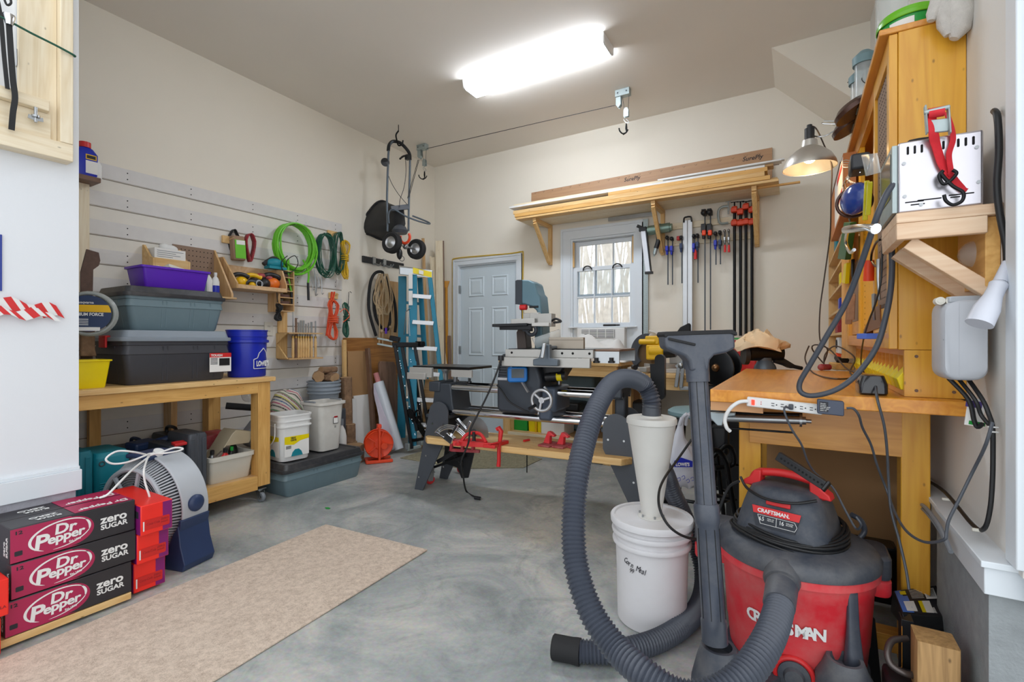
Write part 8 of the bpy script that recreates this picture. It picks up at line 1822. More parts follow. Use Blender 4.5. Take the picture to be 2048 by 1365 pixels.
# steel box (small oven-like casing)
EX0=hx0+.005; EY0=HY0+.01; EZ=HZ+.0285
t=thing('steel_heater_box','polished steel slotted box with dark front on the bracket shelf','heater',((EX0+XR)/2,1.79,EZ)); ex1=XR-.035; ez1=EZ+.195
b=B(); b.box((EX0,EY0,EZ),(ex1,EY0+.24,ez1)); part('casing',b,M['brushed'],t,bevel=.006,seg=3)
b=B(); L_=ex1-EX0
for i in range(10):
    if i in(3,4):continue
    x=EX0+L_*(.12+.085*i); b.prism(rrect(.005,.022,.0024),(x,EY0-.0002,ez1-.026),(1,0,0),(0,0,1),(0,-.0008,0))
for(fx_,z,w_)in((.2,.028,.04),(.38,.030,.05),(.75,.034,.05),(.24,.020,.03),(.68,.028,.02)):b.prism(rrect(w_,.003,.0014),(EX0+L_*fx_,EY0-.0002,EZ+z),(1,0,0),(0,0,1),(0,-.0008,0))
part('slots',b,M['dark'],t)
for(fx_,z)in((.07,.135),(.08,.045),(.28,.018),(.92,.15),(.94,.06)):
    b=B(); b.cyl((EX0+L_*fx_,EY0,EZ+z),(EX0+L_*fx_,EY0-.003,EZ+z),.0045,n=12); part('screw',b,M['steel'],t)
b=B(); b.box((EX0-.012,EY0+.008,EZ+.004),(EX0-.0005,EY0+.235,ez1-.004)); b.mi=1; b.box((EX0-.0135,EY0+.03,EZ+.05),(EX0-.012,EY0+.20,ez1-.02)); part('front_bezel',b,[M['galv'],M['screen']],t,bevel=.003)
b=B(); b.tube([(ex1-.09,EY0+.06,ez1),(ex1-.085,EY0+.05,ez1+.012),(ex1-.14,EY0+.05,ez1+.014),(ex1-.145,EY0+.06,ez1)],.005,8,k=3); part('handle',b,M['black'],t)
# red ratchet strap over it
t=thing('ratchet_strap','red ratchet strap with steel buckle and hook hung over the steel box','strap',at(1870,260,Y=EY0-.01))
def K(px,py,d=.012):return at(px,py,Y=EY0-d)
def ribbon(b,P,w_,th,side=RGT,k=6):
    P=spline(P,k); rings=[]
    for i,p in enumerate(P):
        t_=(P[min(i+1,len(P)-1)]-P[max(i-1,0)]).normalized(); s_=(side-t_*side.dot(t_)).normalized(); n_=s_.cross(t_); rings.append([p+s_*w_/2+n_*th/2,p-s_*w_/2+n_*th/2,p-s_*w_/2-n_*th/2,p+s_*w_/2-n_*th/2])
    b.loft(rings)
b=B(); ribbon(b,[K(1864,225,-.02),K(1863,232,.02),K(1866,262,.03),K(1872,290,.012),K(1885,330,.008),K(1905,356,.006),K(1925,375,.004),K(1935,380,.004)],.024,.002)
ribbon(b,[K(1893,225,-.01),K(1903,255,.01),K(1906,280,.012),K(1898,310,.012),K(1902,345,.012),K(1896,352,.014)],.014,.002); part('webbing',b,M['strap'],t)
b=B(); b.boxc(K(1878,252,.025),(.040,.008,.034),(0,.1,0)); 
for px in(1850,1896):b.beam(K(px,212,.03),K(px+4,268,.03),.004,.02,(0,1,0))
b.cyl(K(1848,226,.035),K(1900,214,.035),.006); part('buckle',b,M['galv'],t,bevel=.002)
b=B(); b.cyl(K(1856,228,.028),K(1888,222,.028),.013,n=20); part('webbing_roll',b,M['strap'],t)
b=B(); b.tube([K(1912,345,.02),K(1906,337,.02),K(1912,345,.022),K(1900,368,.024)],.004,8)if False else b.tube([K(1905,340,.02),K(1913,347,.02),K(1900,362,.024),K(1886,368,.024),K(1878,352,.022),K(1886,342,.02),K(1884,350,.022),K(1905,372,.026),K(1926,385,.03),K(1924,402,.032),K(1906,410,.034),K(1892,402,.034),K(1888,390,.034)],.0042,10,k=6); part('hook',b,M['bmetal'],t)
# clear bag behind brace
b=B(); b.ball(at(1958,508,Y=1.80),(.045,.05,.04)); solo('plastic_bag_ball','balled clear plastic bag tucked under the bracket shelf','bag',b,M['clearp'])
# cord reel box
rq0=at(1880,600,Y=1.72); rq1=at(1998,764,Y=1.72)
t=thing('retractable_cord_reel','pale grey retractable cord reel on the right wall','cord reel',(.38,1.75,rq1.z))
rc_=Vector(((rq0.x+XR-.02)/2,1.76,(rq0.z+rq1.z)/2)); w_=XR-.02-rq0.x; h_=rq0.z-rq1.z
b=B(); rg=[]
for dy,s_ in((-.07,.90),(-.062,.97),(-.03,1.0),(.05,1.0),(.065,.95)):
    rg.append([Vector((x,rc_.y+dy,z))for x,z in[(rc_.x+a*s_,rc_.z+c_*s_)for a,c_ in rrect(w_,h_,.03,5)]])
b.loft(rg[::-1]); 
b.box((rc_.x-w_*.15,rc_.y-.0705,rc_.z-h_*.45),(rc_.x-w_*.145,rc_.y-.068,rc_.z+h_*.45)); part('housing',b,mat('reel_grey','#b9bcc2',.4,var=.02),t,sharp=50)
b=B(); b.prism(rrect(.0035,.04,.001),(rc_.x+w_*.18,rc_.y-.063,rc_.z-.01),(1,0,0),(0,0,1),(0,-.004,0)); b.torus((rc_.x+w_*.30,rc_.y-.064,rc_.z-h_*.34),.011,.0007,(0,1,0),24,6); part('moulding',b,M['mgrey'],t)
text('Wonder',.016,(rc_.x-w_*.48,rc_.y-.0635,rc_.z-.01),(1,0,0),(0,0,1),M['mgrey'],t,bold=.03,th=.002)
b=B(); b.beam(at(1895,600,Y=1.70),at(1965,597,Y=1.72),.02,.016); part('mount_arm',b,M['lgrey'],t,bevel=.003)
for i,px in enumerate((1881,1902)):b=B(); q=at(px,602,Y=1.70); b.cyl(q,q+Vector((0,.03,0)),.0105,n=20); b.cyl(q-Vector((0,.002,0)),q,.006,n=16); part('roller',b,M['offw'],t)
b=B(); b.tube([(rc_.x-.02,rc_.y,rc_.z-h_/2+.003),at(1937,800,Y=1.74),at(1948,840,Y=1.74),at(1955,855,Y=1.74),at(1965,848,Y=1.73)],.0055,8,k=5); b.tube([(rc_.x,rc_.y,rc_.z-h_/2+.003),at(1950,800,Y=1.72),at(1962,830,Y=1.72),at(1978,850,Y=1.70)],.005,8,k=5); b.tube([(rc_.x+.02,rc_.y,rc_.z-h_/2+.003),at(1965,800,Y=1.70),at(1978,830,Y=1.68),at(1985,855,Y=1.66),at(1986,900,Y=1.66),at(1985,960,Y=1.66),at(1980,1020,Y=1.66),at(1968,1058,Y=1.68),at(1945,1050,X=.42),at(1890,985,X=.42),at(1850,960,X=.42),at(1830,955,X=.42)],.0055,8,k=6); part('cable',b,M['bcord'],t)
b=B(); q=at(1950,825,Y=1.76); b.boxc(q,(.035,.006,.075),(0,.12,0)); b.mi=1; b.boxc(q+Vector((-.003,-.0035,.022)),(.033,.001,.018),(0,.12,0)); b.mi=2; b.boxc(q+Vector((.003,-.0035,-.03)),(.033,.001,.010),(0,.12,0)); part('hang_tag',b,[M['whitep'],mat('tag_violet','#4b3a86',.5),M['green']],t)
b=B()
for dz in(0,.012):b.torus(at(1986,865,Y=1.655)+Vector((0,0,dz)),.009,.002,(0,.2,1),16,6)
part('cable_tie',b,M['white'],t)
# heavy black cord with white connector
t=thing('heavy_extension_cord','thick black cord ending in a pale grey connector at the right wall','extension cord',at(1985,600,Y=1.64))
b=B(); b.tube([at(1988,222,Y=1.69),at(1995,235,Y=1.655),at(1998,300,Y=1.65),at(1994,370,Y=1.645),at(2000,430,Y=1.64),at(2012,490,Y=1.63),at(2014,528,Y=1.62)],.0075,10,k=6); part('cable',b,M['bcord'],t)
b=B(); p0=at(2014,525,Y=1.62); p1=at(2000,565,Y=1.60); p2=at(1960,645,Y=1.57); dd=(p2-p1).normalized(); b.cyl(p0,p1,.009,.014,n=16); b.lathe([(.014,0),(.019,.006),(.017,.018),(.018,.04),(.026,.075),(.027,.115)],p1,24,dd); part('connector',b,mat('pale_grey_vinyl','#c9ccd6',.4),t)
# big loose black loop over bench
t=thing('looped_cord','thick dark grey cord drooping in a long loop before the cabinet','extension cord',at(1620,790,D=1.7))
b=B(); b.tube([at(1797,358,Y=1.70),at(1775,385,Y=1.68),at(1757,425,Y=1.67),at(1740,475,Y=1.70),at(1718,540,Y=1.74),at(1690,610,Y=1.78),at(1655,670,Y=1.80),at(1620,730,Y=1.82),at(1600,765,Y=1.83),at(1602,785,Y=1.83),at(1625,792,Y=1.83),at(1665,783,Y=1.83),at(1700,762,Y=1.84),at(1730,730,Y=1.86),at(1755,690,Y=1.87),at(1770,640,Y=1.88),at(1780,590,Y=1.89),at(1784,540,Y=1.9),at(1783,475,Y=1.90)],.0082,10,k=6); part('cable',b,mat('cord_slate','#3c4049',.45),t)
# ================================================================== shop vacuum
V=Vector((-.005,1.95,0))
t=thing('shop_vacuum','large dusty red and charcoal wet dry shop vacuum in front of the orange bench','vacuum cleaner',(V.x,V.y,.0005))
def vz(z):return V+Vector((0,0,z))
b=B(); b.lathe([(.19,.06),(.205,.075),(.213,.16),(.215,.165),(.226,.34),(.229,.345),(.232,.385),(.243,.388),(.243,.412),(.232,.414)],V,64); part('tank',b,M['redd'],t,sharp=60)
b=B(); b.lathe([(.232,.412),(.246,.414),(.247,.438),(.235,.455),(.20,.470),(.165,.476),(.15,.478)],V,64); part('lid',b,M['vach'],t,sharp=50)
b=B(); HM=Matrix.Translation(V+Vector((-.018,0,0)))@Matrix.Rotation(-.28,4,'Z')
rbox(b,[(.285,.27,.470),(.295,.28,.485),(.28,.265,.52),(.255,.24,.57),(.235,.22,.605),(.21,.20,.632),(.17,.16,.645)],.07,6,M=HM); hd=part('motor_head',b,M['vach'],t,sharp=50)
b=B(); 
for i in range(11):
    a=-1.3+2.6*i/10
b=B(); b.tube([HM@Vector(p)for p in((-.112,-.02,.618),(-.108,-.02,.648),(-.092,-.02,.668),(-.05,-.02,.678),(0,-.02,.682),(.05,-.02,.678),(.092,-.02,.668),(.108,-.02,.648),(.112,-.02,.618))],.014,10,k=4)
for s_ in(-1,1):b.prism([(s_*.078,.625),(s_*.105,.625),(s_*.140,.622),(s_*.134,.640),(s_*.112,.655),(s_*.100,.680),(s_*.075,.685)][::s_],HM@Vector((0,-.045,0)),HM.to_3x3()@Vector((1,0,0)),(0,0,1),HM.to_3x3()@Vector((0,.05,0)))
part('carry_handle',b,M['red'],t,bevel=.004)
b=B(); fy=-.128
def face(b,pol,z,ty=.0):pass
n0=HM.to_3x3()@Vector((0,-1,0)); ux=HM.to_3x3()@Vector((1,0,0)); tz=Vector((0,.16,1)).normalized(); fn=(HM.to_3x3()@Vector((0,-1,.16))).normalized(); uv=ux.cross(fn)*-1
uv=fn.cross(ux); 
pc=HM@Vector((0,-.128,.552))
b=B(); b.prism(rrect(.075,.018,.004),HM@Vector((.005,-.116,.600)),ux,uv,fn*.008); part('switch_paddle',b,M['red'],t,bevel=.003)
b=B(); b.prism([(-.06,-.035),(.06,-.035),(.075,.03),(-.075,.03)],pc,ux,uv,fn*.004); lp_=part('badge_plate',b,mat('badge_charcoal','#2c3038',.5),t)
b=B(); b.prism([(-.069,.006),(.071,.006),(.076,.030),(-.074,.030)],pc+fn*.004,ux,uv,fn*.001); part('red_band',b,M['red'],lp_)
text('CRAFTSMAN.',.017,pc+fn*.0055+ux*-.056+uv*.0115,ux,uv,M['white'],t,bold=.03,sx=.98)
text('6.5',.019,pc+fn*.0046+ux*-.05+uv*-.016,ux,uv,M['white'],t,bold=.01,sx=.7); text('16',.019,pc+fn*.0046+ux*.012+uv*-.016,ux,uv,M['white'],t,bold=.01,sx=.8)
text('PEAK HP\nMOTOR',.0055,pc+fn*.0046+ux*-.024+uv*-.008,ux,uv,M['white'],t); text('GALLON\n60 LITER',.0055,pc+fn*.0046+ux*.033+uv*-.008,ux,uv,M['white'],t)
b=B(); 
for(a_,c_)in(((-.055,.002),(.058,.002)),((.058,.002),(.066,-.012)),((.066,-.012),(.060,-.026)),((.060,-.026),(-.045,-.026)),((-.045,-.026),(-.055,.002)),((.004,.002),(.004,-.026))):b.beam(pc+fn*.0046+ux*a_[0]+uv*a_[1],pc+fn*.0046+ux*c_[0]+uv*c_[1],.0012,.0008,fn)
part('badge_outline',b,M['white'],lp_)
# tank lettering wrapped round the tank
s_all='CRAFTSMAN'; R_=.2245
for i,ch in enumerate(s_all):
    a=-.60+.108*i; nn_=Vector((math.sin(a),-math.cos(a),0)); tt=Vector((math.cos(a),math.sin(a),0)); text(ch,.052,V+nn_*(R_)+Vector((0,0,.232))-tt*.010,tt,Vector((0,0,1))+nn_*.07,M['white'],t,bold=.035,sx=.95)
b=B(); b.lathe([(.045,.0),(.045,.014),(.03,.016),(.025,.03),(.0,.03)],V+Vector((-.0,-.212,.105)),28,(0,-1,0),cap=False); part('drain_cap',b,M['vach'],t)
b=B(); b.torus(V+Vector((.0,-.217,.105)),.052,.008,(0,-1,0),32,8); part('drain_boss',b,M['red'],t)
# port
pp=Vector(at(1563,1168,D=1.47)); b=B(); pdn=Vector((0,-1,-.35)).normalized(); b.lathe([(.05,-.04),(.052,0),(.048,.012),(.042,.014),(.040,.04)],pp+Vector((0,.02,0)),32,pdn); part('hose_port',b,M['vach'],t)
# accessory caddy behind
for(z0_,z1_,mm,nm)in((.318,.372,'redd','caddy_base'),(.3725,.445,'vach','caddy_top')):
    b=B(); rbox(b,[(.60,.165,z0_),(.605,.17,z0_+.008),(.605,.17,z1_-.008),(.59,.155,z1_)],.03,M=Matrix.Translation((-.035,2.02,0))); part(nm,b,M[mm],t)
# base dolly with feet sockets
b=B(); b.lathe([(.20,.035),(.215,.045),(.215,.07),(.19,.075)],V,48)
part('dolly_ring',b,M['vach'],t)
sock=at(1437,1300,D=1.42); sock2=at(1690,1345,D=1.43)
for k,(q,h_)in enumerate(((sock,.245),(sock2,.20))):
    b=B(); b.lathe([(.06,.07),(.078,.085),(.076,.14),(.060,h_*.84),(.048,h_),(.038,h_),(.036,h_-.03)],Vector((q.x,q.y,0)),28); b.beam(Vector((q.x,q.y,.09)),V+Vector((0,-.1,.06)),.07,.04); part('tool_socket',b,M['vach'],t,sharp=50)
for(dx,dy)in((-.17,-.19),(.2,-.13),(-.16,.17),(.17,.17)):
    caster(t,V.x+dx,V.y+dy,.07,r=.026,tyre='black',ang=dx*9)
# cord wrapped
b=B()
for k_ in range(6):
    rr=.163+.006*k_; z=.515-.010*k_
    b.tube([HM@Vector((rr*math.cos(a)*(.98+.04*math.sin(2*a+k_)),rr*.92*math.sin(a),z+.014*math.sin(a+k_*.7)+.010*math.sin(a*2)))for a in[2*PI*j/40 for j in range(40)]],.0048,8,closed=True)
b.tube([HM@Vector(p)for p in((-.15,-.03,.64),(-.10,-.10,.625),(-.03,-.13,.612),(.05,-.125,.615),(.11,-.09,.63))],.0048,8,k=6)
b.tube([at(1478,963,D=1.62),at(1458,975,D=1.66),at(1442,1010,D=1.68),at(1432,1050,D=1.70),at(1425,1085,D=1.72)],.0048,8,k=6)
part('power_cord',b,M['bcord'],t)
b=B(); b.tube([at(1383,880,D=2.0),at(1355,920,D=1.95),at(1330,955,D=1.85),at(1318,985,D=1.78),at(1320,1020,D=1.72),at(1340,1055,D=1.70),at(1375,1076,D=1.72),at(1420,1080,D=1.78)],.0048,8,k=6); part('loose_cord',b,M['bcord'],t)
# crevice tool
b=B(); q0=at(1704,1178,D=1.46); q1=at(1708,1335,D=1.44); q0b=q0
dd=(q1-q0).normalized(); L_=(q1-q0).length
rings=[]
for u,w_,d_ in((0,.026,.010),(.05,.030,.014),(.5,.034,.018),(.8,.044,.03),(1.0,.050,.046),(1.15,.050,.046)):
    c_=q0+dd*(L_*u); rings.append([c_+RGT*x+FWD*y for x,y in rrect(w_,d_,min(w_,d_)*.35,3)])
b.loft(rings); solo('crevice_tool','narrow charcoal crevice nozzle standing in the vacuum socket at right','nozzle',b,M['wandm'])
# brush tool leaning on the handle
p0=at(1556,912,D=1.62); p1=at(1650,972,D=1.50); b=B(); b.beam(p0,p1,.030,.018,FWD+UP*.3); b.beam(p1,p1+(p1-p0)*.05,.034,.026,FWD); b.mi=1
dd=(p1-p0).normalized(); up_=dd.cross(FWD).normalized(); nf=(FWD+UP*.3); nf=(nf-dd*nf.dot(dd)).normalized(); pn=dd.cross(nf).normalized()
for i in range(12):
    for s_ in(-1,1):c_=p0+(p1-p0)*(.08+.078*i); b.beam(c_+nf*-.0,c_+dd*.007,.007,.0205,FWD+UP*.3)if s_>0 else None
t2=thing('slotted_nozzle','flat black slotted nozzle propped against the red vacuum handle','nozzle',p0); part('nozzle_bar',b,[M['black'],M['dark']],t2,bevel=.002)
b=B(); b.tube([at(1703,1030,D=1.72),at(1722,1042,D=1.72),at(1729,1062,D=1.72),at(1718,1078,D=1.72),at(1700,1084,D=1.72)],.009,10,k=5); part('swivel_ring',b,M['wandm'],t2)if False else solo('cord_wrap_hook','curled grey hose hook behind the right side of the vacuum head','hook',b,M['wandm'])
# ================================================================== wand
def hose(b,P,r,pitch=.0125,amp=.11,n=20):
    P=spline(P,14); L=[0]
    for i in range(1,len(P)):L.append(L[-1]+(P[i]-P[i-1]).length)
    N=int(L[-1]/pitch*2); out=[]; rs=[]; j=0
    for i in range(N+1):
        s_=L[-1]*i/N
        while j<len(L)-2 and L[j+1]<s_:j+=1
        f_=(s_-L[j])/max(1e-9,L[j+1]-L[j]); out.append(P[j].lerp(P[j+1],f_)); rs.append(r if i%2 else r*(1-amp*1.6))
    b.tube(out,rs,n)
t=thing('vacuum_wand','upright charcoal vacuum wand with wide floor nozzle on top','vacuum wand',sock+Vector((0,0,-.02)))
wb=Vector((sock.x,sock.y,.16)); wt=at(1395,745,D=1.50)
wb=at(1430,1285,D=1.41); dd=(wt-wb).normalized(); L_=(wt-wb).length
b=B(); b.lathe([(.036,0),(.036,.06),(.0335,.065),(.032,L_*.42),(.036,L_*.43),(.037,L_*.49),(.033,L_*.50)],wb,28,dd); b.mi=0
a1=dd.orthogonal().normalized(); part('lower_tube',b,M['wandm'],t)
b=B(); b.lathe([(.031,L_*.495),(.0295,L_*.98)],wb,28,dd)
b.mi=1
for a in range(8):
    th_=2*PI*a/8; o_=a1*math.cos(th_)+dd.cross(a1)*math.sin(th_); b.beam(wb+dd*(.07)+o_*.0335,wb+dd*(L_*.41)+o_*.0325,.0016,.0022,o_); b.beam(wb+dd*(L_*.5)+o_*.030,wb+dd*(L_*.97)+o_*.0292,.002,.002,o_)
part('upper_tube',b,[M['wandm'],M['blackr']],t)
b=B(); b.cyl(wt-dd*.03,wt+dd*.05,.0345,.036,n=28); b.tube([wt+dd*.03,wt+dd*.07,wt+dd*.10-FWD*.005],[.036,.037,.03],20); part('elbow',b,M['wandm'],t)
O_=at(1395,700,D=1.50)-FWD*.03
def nz(px,py):q=at(px,py,D=1.49); return((q-O_).dot(RGT),(q-O_).z)
b=B(); b.prism([nz(*p)for p in((1325,672),(1328,667),(1455,663),(1464,667),(1466,697),(1448,706),(1424,711),(1416,720),(1413,742),(1377,742),(1374,722),(1366,713),(1342,703),(1328,697))][::-1],O_,RGT,UP,FWD*.07); part('floor_nozzle',b,M['wandm'],t,bevel=.008,seg=3)
b=B(); b.prism([nz(*p)for p in((1323,670),(1326,664),(1458,660),(1467,665),(1468,672),(1456,668),(1332,672),(1326,676))][::-1],O_-FWD*.004,RGT,UP,FWD*.078); b.beam(O_-FWD*.006+RGT*nz(1332,678)[0]+UP*nz(1332,678)[1],O_-FWD*.004+RGT*nz(1385,690)[0]+UP*nz(1385,690)[1],.006,.008); part('nozzle_rim',b,M['blackr'],t,bevel=.002)
# ================================================================== white bucket with cyclone
bk=at(1303,1236,Z=0); bk.z=.0005
t=thing('white_bucket','tall white lidded bucket with scrawled writing beside the vacuum wand','bucket',bk)
H_=.425; b=B(); b.lathe([(.132,0),(.137,.006),(.141,.20),(.145,H_*.74),(.156,H_*.745),(.158,H_*.765),(.155,H_*.785),(.146,H_*.79),(.147,H_*.84),(.159,H_*.845),(.161,H_*.862),(.158,H_*.885),(.149,H_*.89),(.150,H_*.94)],bk,64); part('shell',b,M['bucketw'],t)
b=B(); b.lathe([(.158,H_*.93),(.165,H_*.94),(.166,H_*.985),(.162,H_),(.15,H_),(.148,H_-.008),(.0,H_-.008)],bk,64,cap=False); part('lid',b,M['bucketw'],t)
dv=(Vector((0,0,0))-Vector((bk.x,bk.y,0))).normalized(); sd=Vector((-dv.y,dv.x,0))
for i,ch in enumerate('Corn Meal'):
    a=-.82+.078*i; nn_=dv*math.cos(a)+sd*math.sin(a); tt=sd*math.cos(a)-dv*math.sin(a); text(ch,.030,bk+nn_*.1452+Vector((0,0,.262-.003*i)),tt,(0,0,1),M['ink'],t,shear=.35,sx=.8)
text('99',.026,bk+(dv*math.cos(-.62)+sd*math.sin(-.62))*.146+Vector((0,0,.232)),sd*math.cos(-.62)-dv*math.sin(-.62),(0,0,1),M['ink'],t,shear=.35,sx=.8)
cz=bk+Vector((0,0,H_-.0075)); cx_=Vector((.004,0,0))
t=thing('dust_cyclone','frosted cone dust cyclone standing on the bucket lid','cyclone',cz)
b=B(); b.lathe([(.055,0),(.055,.006),(.040,.010),(.042,.03),(.096,.385),(.101,.388),(.101,.405),(.097,.412),(.045,.412),(.043,.42)],cz,56); part('cone',b,M['cone'],t)
b=B()
for k_ in range(6):a=2*PI*k_/6; b.cyl(cz+Vector((.049*math.cos(a),.049*math.sin(a),.006)),cz+Vector((.049*math.cos(a),.049*math.sin(a),.016)),.004,n=8)
part('bolts',b,M['steel'],t)
b=B(); ct=cz+Vector((.0,0,.413)); b.lathe([(.038,0),(.038,.02),(.035,.055),(.033,.056)],ct,28); part('top_port',b,M['dgrey'],t)
b=B(); P=[ct+Vector((0,0,.035)),ct+Vector((-.002,0,.075)),ct+Vector((-.03,-.01,.135)),at(1254,757,D=1.93),at(1224,768,D=1.85),at(1197,808,D=1.75),at(1173,872,D=1.65),at(1155,950,D=1.55),at(1147,1040,D=1.48),at(1152,1130,D=1.42),at(1180,1220,D=1.35),at(1228,1293,D=1.28),at(1290,1350,D=1.2),at(1360,1392,D=1.15),at(1430,1390,D=1.14),at(1490,1350,D=1.17),at(1535,1283,D=1.24),at(1556,1225,D=1.33),at(1563,1176,D=1.42)]
hose(b,P,.0385); t2=thing('vacuum_hose','long grey ribbed hose arching from the cyclone down to the red vacuum','hose',P[9]); part('ribbed_hose',b,M['hose'],t2,sharp=22)
b=B(); b.cyl(P[-1],P[-2].lerp(P[-1],.25),.043,.041,n=28); part('cuff',b,M['vach'],t2)
t2=thing('spare_hose','thicker grey ribbed hose lying on the floor around the white bucket','hose',at(1200,1308,Z=.045))
def flo(px,py,z=.044):return at(px,py,Z=z)
P=[flo(1135,1300),flo(1170,1304),flo(1215,1305),flo(1265,1298),flo(1320,1280),flo(1368,1250),flo(1398,1212),at(1408,1165,D=2.12),at(1400,1115,D=2.18),at(1382,1065,D=2.20),at(1362,1020,D=2.20),at(1345,985,D=2.18),at(1332,950,D=2.15),at(1318,925,D=2.10)]
b=B(); hose(b,P,.0405); part('ribbed_hose',b,M['hose'],t2,sharp=22)
b=B(); e0=flo(1105,1294); b.lathe([(.037,0),(.042,.004),(.042,.07),(.044,.09),(.044,.10)],e0,28,(P[0]-e0)); part('cuff',b,M['blackr'],t2)
# ================================================================== hanging bag, stool, dark clutter behind the wand
t=thing('plastic_bag','thin white plastic shopping bag with blue logo hanging under the bench','bag',at(1365,900,D=2.35))
random.seed(17); rings=[]; prof=[(838,1364,5,9),(858,1360,7,11),(878,1357,12,20),(898,1358,26,34),(922,1362,39,48),(945,1365,43,54),(962,1368,38,46),(972,1370,20,26)]
for k_,(py,px,hw,dp)in enumerate(prof):
    c_=at(px,py,D=2.36); w_=hw*2.36/960*.98; rings.append([c_+RGT*(w_*math.cos(a)*(1+.10*math.sin(7*a+k_)))+FWD*(dp*.0012*math.sin(a)*(1+.15*math.sin(5*a+k_*2)))+UP*(.006*math.sin(6*a+k_))for a in[2*PI*j/40 for j in range(40)]])
b=B(); b.loft(rings); b.tube([at(1360,850,D=2.34),at(1366,835,D=2.3),at(1374,828,D=2.28)],.008,8,k=3); b.tube([at(1372,850,D=2.34),at(1374,835,D=2.3),at(1380,828,D=2.28)],.008,8,k=3); part('bag_body',b,M['pbag'],t,sharp=60)
b=B(); q=at(1366,928,D=2.28); b.prism([(-.042,-.016),(.045,-.016),(.045,.012),(.02,.020),(-.01,.030),(-.02,.020),(-.042,.014)],q,RGT,UP,-FWD*.002); part('logo_panel',b,M['blue'],t)
text("LOWE'S",.022,q-FWD*.004+RGT*-.036+UP*-.010,RGT,UP,M['white'],t,bold=.04,sx=.85)
b=B()
for k_ in range(5):o_=at(1345+k_*9,952+(k_*7)%11,D=2.275); b.tube([o_,o_+RGT*.012+UP*.008,o_+RGT*.016-UP*.006,o_+RGT*.006-UP*.010],.0012,5,k=3)
part('line_print',b,M['blue'],t)
t=thing('shop_stool','black tube shop stool with round teal seat behind the vacuum wand','stool',at(1385,1060,D=2.95)); sx_,sy_=at(1372,830,D=2.95).x+.06,at(1372,830,D=2.95).y
zs_=at(1372,818,D=2.95).z
b=B(); b.lathe([(.0,-.04),(.15,-.04),(.165,-.03),(.165,-.01),(.14,.005),(.0,.01)],(sx_,sy_,zs_),40,cap=False); part('seat',b,M['tealt'],t)
for i in range(4):
    a=PI/4+PI/2*i; b=B(); b.tube([(sx_+.12*math.cos(a),sy_+.12*math.sin(a),zs_-.04),(sx_+.15*math.cos(a),sy_+.15*math.sin(a),.40),(sx_+.20*math.cos(a),sy_+.20*math.sin(a),.012)],.013,10,k=4); part('leg',b,M['bmetal'],t)
b=B(); b.torus((sx_,sy_,.22),.19,.010,(0,0,1),40,8); part('foot_ring',b,M['bmetal'],t)
t=thing('black_chair_frame','black bent tube chair frame standing left of the bench leg','chair',at(1450,1060,D=2.6))
b=B(); b.tube([at(1428,900,D=2.6),at(1440,905,D=2.6),at(1452,925,D=2.6),at(1458,960,D=2.6),at(1470,1030,D=2.6),at(1480,1080,D=2.6)],.014,10,k=5); b.tube([at(1425,915,D=2.7),at(1450,893,D=2.7),at(1464,900,D=2.7),at(1468,920,D=2.7),at(1462,932,D=2.7),at(1430,937,D=2.7)],.014,10,k=5); b.tube([at(1425,990,D=2.6),at(1470,1000,D=2.7)],.012,10); b.tube([at(1432,930,D=2.75),at(1424,1000,D=2.8),at(1418,1068,D=2.8)],.013,10,k=3); part('tube_frame',b,M['bmetal'],t)
b=B(); b.boxc(at(1432,875,D=2.85),(.14,.10,.20)); part('motor_box',b,M['black'],t,bevel=.02)
b=B(); q=at(1462,925,D=3.1); b.box((q.x-.03,q.y-.0,.35),(q.x+.10,q.y+.2,.80)); b.box((q.x-.03,q.y-.0,.0005),(q.x+.10,q.y+.2,.34)); b.mi=1; b.box((q.x-.05,q.y-.004,.62),(q.x-.02,q.y+.001,.78)); solo('dark_cabinet','tall dark box with yellow label under the left of the orange bench','box',b,[M['black'],M['dyellow']],bevel=.01)
b=B(); b.box((-.10,2.45,.07),(.36,2.58,.30)); solo('black_crate','glossy black crate under the orange bench behind the vacuum','crate',b,mat('gloss_black2','#0d0d0f',.2),bevel=.015)
# ================================================================== lower right corner: post, wheel dock, dark tools
px_=at(1875,1290,D=1.28); t=thing('timber_post','weathered square timber post offcut standing in the lower right corner','post',(px_.x,px_.y,.0005))
b=B(); RM_=Matrix.Translation((px_.x,px_.y+.03,0))@Matrix.Rotation(.0,4,'Z'); zt_=at(1875,1292,D=1.27).z; rbox(b,[(.089,.089,.0005),(.089,.089,zt_)],.004,2,M=RM_); part('timber',b,wood('weathered_pine','#c9a06a','#8c6a42','z',sc_=1.3),t)
t=thing('plastic_wheel_dock','black plastic wheel dock with printed label lying above the timber post','wheel dock',at(1840,1230,D=1.55))
q=[at(1785,1182,D=1.62),at(1876,1170,D=1.72),at(1903,1236,D=1.56),at(1804,1228,D=1.46)]; cen=sum(q,Vector())/4; nn_=(q[1]-q[0]).cross(q[3]-q[0]).normalized(); nn_=nn_ if nn_.z>0 else-nn_
b=B(); low=[p-nn_*.07 for p in q]; low[2]=low[2]+Vector((.012,-.01,-.005)); low[3]=low[3]+Vector((.03,0,0))
b.add(q+low,[(0,1,2,3),(4,7,6,5),(0,4,5,1),(1,5,6,2),(2,6,7,3),(3,7,4,0)]); part('dock_body',b,M['black'],t,bevel=.004)
def lq(u,v,off=.001):return(q[0]*(1-u)+q[1]*u)*(1-v)+(q[3]*(1-u)+q[2]*u)*v+nn_*off
def lquad(b,u0,v0,u1,v1,off):b.add([lq(u0,v0,off),lq(u1,v0,off),lq(u1,v1,off),lq(u0,v1,off)],[(0,1,2,3)])
